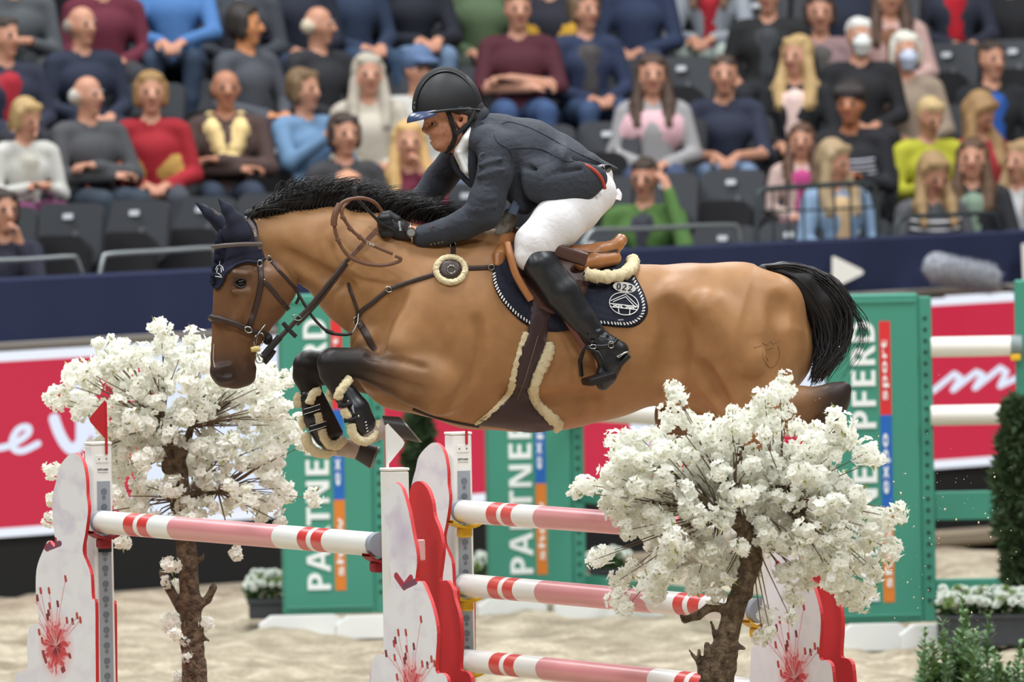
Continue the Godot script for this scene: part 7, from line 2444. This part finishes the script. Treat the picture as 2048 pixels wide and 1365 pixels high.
	{x = 1690, y = -62, row = 5, label = "spectator in dark blue behind the mauve cardigan, top edge", top = [34, 40, 60], legs = [40, 44, 56], hair = [60, 50, 44], style = "short", arms = "lap", yaw = 0.0, look = 0.0},
]
var hand_mesh: ArrayMesh

func rgb(a) -> Color:
	return C8(a[0], a[1], a[2])

func worn(a) -> Color:
	return C8(int(a[0] * 0.88), int(a[1] * 0.88), int(a[2] * 0.88))

func make_hand() -> void:
	# relaxed right hand, wrist at the origin, fingers along +z, palm down
	var g := Field.new(Vector3(-0.07, -0.07, -0.03), Vector3(0.08, 0.06, 0.21), 0.005)
	g.add(Vector3(0, 0, -0.01), 0.024, Vector3(0, 0.002, 0.03), 0.027, 1.0, 0.01)
	g.add(Vector3(-0.016, 0, 0.03), 0.02, Vector3(-0.02, 0, 0.08), 0.017, 1.0, 0.01)
	g.add(Vector3(0.016, 0, 0.03), 0.02, Vector3(0.02, 0, 0.08), 0.017, 1.0, 0.01)
	var reach := [0.07, 0.08, 0.074, 0.058]
	for k in 4:
		var x := -0.03 + 0.02 * k
		var l: float = reach[k]
		g.chain([[x, 0.002, 0.085, 0.0105], [x * 1.06, -0.004, 0.085 + l * 0.5, 0.0098], [x * 1.06, -0.026, 0.085 + l * 0.85, 0.009], [x * 1.04, -0.044, 0.085 + l * 0.8, 0.008]], 1.0, 0.003)
	g.chain([[-0.026, -0.006, 0.025, 0.014], [-0.05, -0.016, 0.055, 0.0115], [-0.048, -0.028, 0.085, 0.0095]], 1.0, 0.005)
	hand_mesh = g.build(func(v): return v)[0]

func build_crowd() -> void:
	make_hand()
	for c in crowd: spectator(c)

func spectator(c: Dictionary) -> void:
	var row: int = c.row
	var d := row_d(c.x, row) - 0.15
	var sc: float = 1.06 * c.get("size", 1.0)
	var yaw: float = c.yaw
	var lean: float = c.get("lean", 0.24 if c.arms in ["knees", "phone"] else 0.06)
	var headc := P(c.x, c.y, d)
	# rotate the leaning trunk about the hip; head middle in body space
	var tilt := Basis(Vector3.RIGHT, lean)
	var head0 := tilt * Vector3(0, 0.69, 0.0)
	var face := Basis(Vector3.UP, yaw)
	var hip := headc - face * (head0 * sc)
	var t := thing("person", c.label, "person", hip, "spectators in the stand")
	t.basis = face.scaled(Vector3.ONE * sc)
	var f := Field.new(Vector3(-0.45, -0.56, -0.28), Vector3(0.45, 0.92, 0.66), 0.0165)
	var T := func(x: float, y: float, z: float) -> Vector3: return tilt * Vector3(x, y, z)
	var look := Basis(Vector3.UP, c.look) * Basis(Vector3.RIGHT, c.get("nod", 0.05))
	var neck: Vector3 = T.call(0, 0.56, 0.0)
	var HD := func(x: float, y: float, z: float) -> Vector3: return head0 + look * Vector3(x, y, z)
	var hcol: Color = rgb(c.hair)
	var k := 0.03
	var slim := 0.92 if c.style in ["long", "bob", "tied", "ponytail"] else 1.0
	# trunk (1), legs (2), shoes (4)
	f.add(T.call(-0.06, 0.09, 0), 0.125, T.call(0.06, 0.09, 0), 0.125, 1.0, k, 1)
	f.add(T.call(0, 0.12, 0), 0.135, T.call(0, 0.34, 0.01), 0.14, 1.1, k, 1)
	f.add(T.call(-0.07 * slim, 0.36, 0.0), 0.125 * slim, T.call(0.07 * slim, 0.36, 0.0), 0.125 * slim, 1.1, k, 1)
	f.add(T.call(-0.15 * slim, 0.475, -0.01), 0.068, T.call(0.15 * slim, 0.475, -0.01), 0.068, 1.0, k, 1)
	for s in [-1.0, 1.0]:
		f.chain([[0.095 * s, 0.03, 0.02, 0.1], [0.12 * s, 0.05, 0.25, 0.085], [0.125 * s, 0.06, 0.44, 0.07]], 1.0, 0.03, 2)
		f.chain([[0.125 * s, 0.05, 0.45, 0.068], [0.12 * s, -0.18, 0.46, 0.06], [0.12 * s, -0.4, 0.45, 0.045]], 1.0, 0.02, 2)
		f.chain([[0.12 * s, -0.44, 0.44, 0.045], [0.13 * s, -0.47, 0.56, 0.04]], 1.0, 0.02, 4)
	# arms
	var hands := []
	var bare: bool = c.has("bare")
	for s in [-1.0, 1.0]:
		var sh: Vector3 = T.call(0.195 * s * slim, 0.46, 0.0)
		var el: Vector3 = T.call(0.25 * s, 0.2, 0.06)
		var wr := Vector3(0.07 * s, 0.14, 0.3)
		var aim := Vector3(-0.5 * s, -0.15, 0.8)
		match c.arms:
			"cross":
				wr = T.call(-0.06 * s, 0.25 + 0.03 * s, 0.2)
				el = T.call(0.25 * s, 0.22, 0.12)
				aim = Vector3(-1.0 * s, 0.1, 0.15)
			"knees":
				el = T.call(0.25 * s, 0.22, 0.16)
				wr = Vector3(0.07 * s, 0.17, 0.46)
				aim = Vector3(-0.5 * s, -0.3, 0.8)
			"phone":
				el = T.call(0.24 * s, 0.2, 0.1)
				wr = Vector3(0.06 * s, 0.22, 0.34)
				aim = Vector3(-0.4 * s, 0.3, 0.8)
			"clap":
				el = T.call(0.22 * s, 0.26, 0.16)
				wr = T.call(0.05 * s, 0.42, 0.3)
				aim = Vector3(-0.3 * s, 0.9, 0.3)
			"chin":
				if s > 0:
					el = T.call(0.16, 0.2, 0.22)
					wr = T.call(0.06, 0.5, 0.16)
					aim = Vector3(-0.2, 1.0, 0.0)
			"temple":
				if s > 0:
					el = T.call(0.26, 0.3, 0.24)
					wr = T.call(0.16, 0.62, 0.12)
					aim = Vector3(-0.35, 0.9, -0.2)
			"down":
				el = T.call(0.27 * s, 0.2, 0.02)
				wr = Vector3(0.16 * s, 0.1, 0.24)
				aim = Vector3(-0.1 * s, -0.3, 0.9)
		f.add(sh, 0.062, el, 0.052, 1.0, 0.025, 1)
		if bare:
			var cut: Vector3 = sh.lerp(el, 0.85)
			f.add(el, 0.044, wr, 0.032, 1.0, 0.012, 6 if s < 0 else 7)
		else:
			f.add(el, 0.052, wr, 0.04, 1.0, 0.02, 1)
		hands.append([wr, aim, s])
	# neck and head (0)
	f.add(T.call(0, 0.5, -0.01), 0.055, head0 + look * Vector3(0, -0.07, -0.02), 0.052, 1.0, 0.02, 0)
	f.add(HD.call(0, 0.038, -0.014), 0.08, HD.call(0, -0.005, 0.0), 0.073, 0.96, 0.02, 0)
	f.add(HD.call(0, -0.02, 0.02), 0.066, HD.call(0, -0.085, 0.04), 0.036, 1.0, 0.025, 0)
	f.add(HD.call(0, 0.01, 0.088), 0.012, HD.call(0, -0.022, 0.1), 0.016, 1.0, 0.018, 0)
	for s in [-1.0, 1.0]:
		f.add(HD.call(0.074 * s, 0.01, -0.01), 0.016, HD.call(0.075 * s, -0.02, -0.005), 0.014, 1.0, 0.008, 0)
	# hair (3)
	var top_y := 0.045
	match c.style:
		"bald":
			f.add(HD.call(-0.045, -0.005, -0.055), 0.056, HD.call(0.045, -0.005, -0.055), 0.056, 1.0, 0.01, 3)
			f.add(HD.call(-0.07, 0.0, -0.02), 0.028, HD.call(0.07, 0.0, -0.02), 0.028, 1.0, 0.01, 3)
		"short", "cap":
			f.add(HD.call(0, 0.05, -0.042), 0.086, HD.call(0, 0.015, -0.05), 0.08, 1.0, 0.01, 3)
			f.add(HD.call(-0.04, 0.096, 0.022), 0.03, HD.call(0.04, 0.096, 0.022), 0.03, 1.0, 0.015, 3)
		"curly":
			f.add(HD.call(0, 0.07, -0.045), 0.1, HD.call(0, 0.02, -0.06), 0.095, 1.0, 0.01, 3)
			f.add(HD.call(-0.06, 0.09, 0.02), 0.05, HD.call(0.06, 0.09, 0.02), 0.05, 1.0, 0.015, 3)
		_:
			f.add(HD.call(0, 0.052, -0.05), 0.094, HD.call(0, 0.0, -0.056), 0.088, 1.0, 0.01, 3)
			f.add(HD.call(-0.05, 0.098, 0.022), 0.03, HD.call(0.05, 0.098, 0.022), 0.03, 1.0, 0.015, 3)
			for s in [-1.0, 1.0]:
				f.add(HD.call(0.076 * s, 0.05, -0.005), 0.033, HD.call(0.08 * s, -0.05, -0.01), 0.03, 1.0, 0.02, 3)
				if c.style == "long":
					f.add(HD.call(0.084 * s, -0.04, 0.0), 0.036, head0 + Vector3(0.1 * s, -0.17, 0.03), 0.04, 1.0, 0.02, 3)
					f.add(head0 + Vector3(0.1 * s, -0.17, 0.03), 0.04, head0 + Vector3(0.1 * s, -0.3, 0.09), 0.026, 1.0, 0.02, 3)
			if c.style == "long":
				f.add(HD.call(0, 0.0, -0.06), 0.08, head0 + Vector3(0, -0.2, -0.09), 0.07, 1.0, 0.02, 3)
			if c.style in ["tied", "ponytail"]:
				f.add(HD.call(0, 0.03, -0.1), 0.045, HD.call(0, -0.1, -0.13), 0.03, 1.0, 0.02, 3)
	# accents (5): shirt front, scarf, collar
	if c.has("front"):
		f.add(T.call(0, 0.2, 0.085), 0.06, T.call(0, 0.42, 0.075), 0.066, 1.0, 0.012, 5)
	if c.has("band"):
		var by: float = c.get("bandy", 0.24)
		f.add(T.call(-0.09, by, 0.008), 0.134, T.call(0.09, by, 0.008), 0.134, 1.12, 0.01, 5)
	if c.has("collar"):
		for s in [-1.0, 1.0]:
			f.chain([[0.0, 0.5, -0.08, 0.04], [0.09 * s, 0.52, -0.02, 0.042], [0.085 * s, 0.45, 0.12, 0.042], [0.05 * s, 0.34, 0.155, 0.034], [0.012 * s, 0.24, 0.15, 0.026]], 1.0, 0.012, 5)
	# the field is in the body's own space, so meshes hang directly under the node
	var out := f.build(func(v): return v)
	var sk := rgb(c.get("skin", [194, 140, 114]))
	var skin := mat("skin_%s" % sk.to_html(false), sk, 0.55)
	var body := piece("body", out[0], skin, t)
	var cloth := func(key: String, col: Color) -> StandardMaterial3D: return mat("%s_%s" % [key, col.to_html(false)], col, 0.85, {"nrm": normal_tex("twill", 0.05, 4, 5.0), "tri": 3.0, "nscale": 0.5})
	if out.has(1): piece("top", out[1], cloth.call("top", worn(c.top)), t)
	if out.has(2): piece("trousers", out[2], cloth.call("trousers", worn(c.legs)), t)
	if out.has(3): piece("hair", out[3], mat("hair_%s" % hcol.to_html(false), hcol, 0.65), t)
	if out.has(4): piece("shoes", out[4], mat("shoe_dark", C8(40, 38, 38), 0.6), t)
	for arm in [6, 7]:
		if out.has(arm): piece("forearm", out[arm], skin, t)
	if out.has(5):
		var ac: Array = c.get("collar", c.get("band", c.get("front", [200, 200, 200])))
		piece("shirt_front" if c.has("front") and not c.has("collar") else "collar", out[5], cloth.call("accent", rgb(ac)), t)
	for h in hands:
		var z: Vector3 = h[1].normalized()
		var x := Vector3.UP.cross(z).normalized()
		if x.length() < 0.1: x = Vector3.RIGHT
		var b := Basis(x, z.cross(x), z)
		if h[2] > 0: b = Basis(x, z.cross(x), z)
		piece("hand", hand_mesh, skin, t, Transform3D(b, h[0] - z * 0.01))
	# face
	var dark := mat("face_dark", C8(44, 32, 28), 0.4)
	var lip := mat("face_lip", C8(168, 90, 84), 0.5)
	var fb := Transform3D(look, head0)
	for s in [-1.0, 1.0]:
		piece("eye", eye_ball(), dark, body, fb * Transform3D(Basis(), Vector3(0.031 * s, 0.012, 0.073)))
		piece("eyebrow", brow_mesh(s), mat("hair_%s" % hcol.to_html(false), hcol, 0.65), body, fb * Transform3D(Basis(), Vector3(0.031 * s, 0.03, 0.072)))
	if c.has("mask"):
		var mm := Field.new(Vector3(-0.1, -0.13, -0.04), Vector3(0.1, 0.06, 0.15), 0.009)
		mm.add(Vector3(0, -0.03, 0.055), 0.062, Vector3(0, -0.07, 0.05), 0.048, 1.0, 0.02)
		piece("face_mask", mm.build(func(v): return v)[0], mat("mask_%s" % rgb(c.mask).to_html(false), rgb(c.mask), 0.8), body, fb)
	else:
		piece("mouth", mouth_mesh(), lip, body, fb * Transform3D(Basis(), Vector3(0, -0.058, 0.079)))
	if c.has("glasses"):
		for s in [-1.0, 1.0]:
			piece("glasses_rim", rim_mesh(), dark, body, fb * Transform3D(Basis(), Vector3(0.033 * s, 0.01, 0.088)))
	if c.style == "cap":
		var cm := mat("cap_blue", rgb(c.cap), 0.8)
		var cf := Field.new(Vector3(-0.14, -0.02, -0.15), Vector3(0.14, 0.17, 0.2), 0.01)
		cf.add(Vector3(0, 0.07, -0.015), 0.098, Vector3(0, 0.06, -0.03), 0.096, 1.0, 0.01)
		cf.add(Vector3(-0.05, 0.065, 0.1), 0.02, Vector3(0.05, 0.065, 0.1), 0.02, 0.35, 0.02)
		piece("cap", cf.build(func(v): return v)[0], cm, t, fb)
	if c.has("stripes"):
		for i in 9:
			var y := 0.13 + 0.03 * i
			var pp := []
			for q in 9:
				var a := lerpf(-1.5, 1.5, q / 8.0)
				var p: Vector3 = T.call(sin(a) * 0.185, y, 0.0 + cos(a) * 0.142)
				pp.append(p)
			piece("stripe", tube_mesh(pp, 0.0075, 6), mat("stripe_white", C8(196, 196, 206), 0.85), t)
	if c.has("plaid"):
		for i in 7:
			var y := 0.1 + 0.055 * i
			var pp := []
			for q in 9:
				var a := lerpf(-1.5, 1.5, q / 8.0)
				pp.append(T.call(sin(a) * 0.19, y, cos(a) * 0.142))
			piece("check", tube_mesh(pp, 0.009, 6), mat("check_white", C8(206, 206, 206), 0.85), t)
	if c.has("zips"):
		for z in [[-0.1, 0.135], [0.15, 0.11]]:
			piece("zip", tube_mesh([T.call(z[0], 0.3, z[1]), T.call(z[0] + 0.02, 0.18, z[1] + 0.01), T.call(z[0] + 0.03, 0.06, z[1])], 0.011, 6), mat("zip_orange", C8(214, 110, 76), 0.7), t)

var shared := {}
func eye_ball() -> ArrayMesh:
	if not shared.has("eye"): shared["eye"] = ball_mesh(Vector3.ZERO, Vector3(0.017, 0.0105, 0.01), 8)
	return shared["eye"]
func mouth_mesh() -> ArrayMesh:
	if not shared.has("mouth"): shared["mouth"] = tube_mesh([Vector3(-0.024, 0.002, -0.008), Vector3(-0.01, 0, 0), Vector3(0.01, 0, 0), Vector3(0.024, 0.002, -0.008)], [0.003, 0.008, 0.008, 0.003], 6)
	return shared["mouth"]
func brow_mesh(s: float) -> ArrayMesh:
	if not shared.has("brow"): shared["brow"] = tube_mesh([Vector3(-0.017, 0, -0.002), Vector3(0, 0.004, 0.004), Vector3(0.017, 0, -0.002)], [0.003, 0.006, 0.003], 6)
	return shared["brow"]
func rim_mesh() -> ArrayMesh:
	if not shared.has("rim"):
		var p := []
		for i in 15: p.append(Vector3(cos(TAU * i / 14.0) * 0.024, sin(TAU * i / 14.0) * 0.019, 0))
		shared["rim"] = tube_mesh(p, 0.0022, 5)
	return shared["rim"]
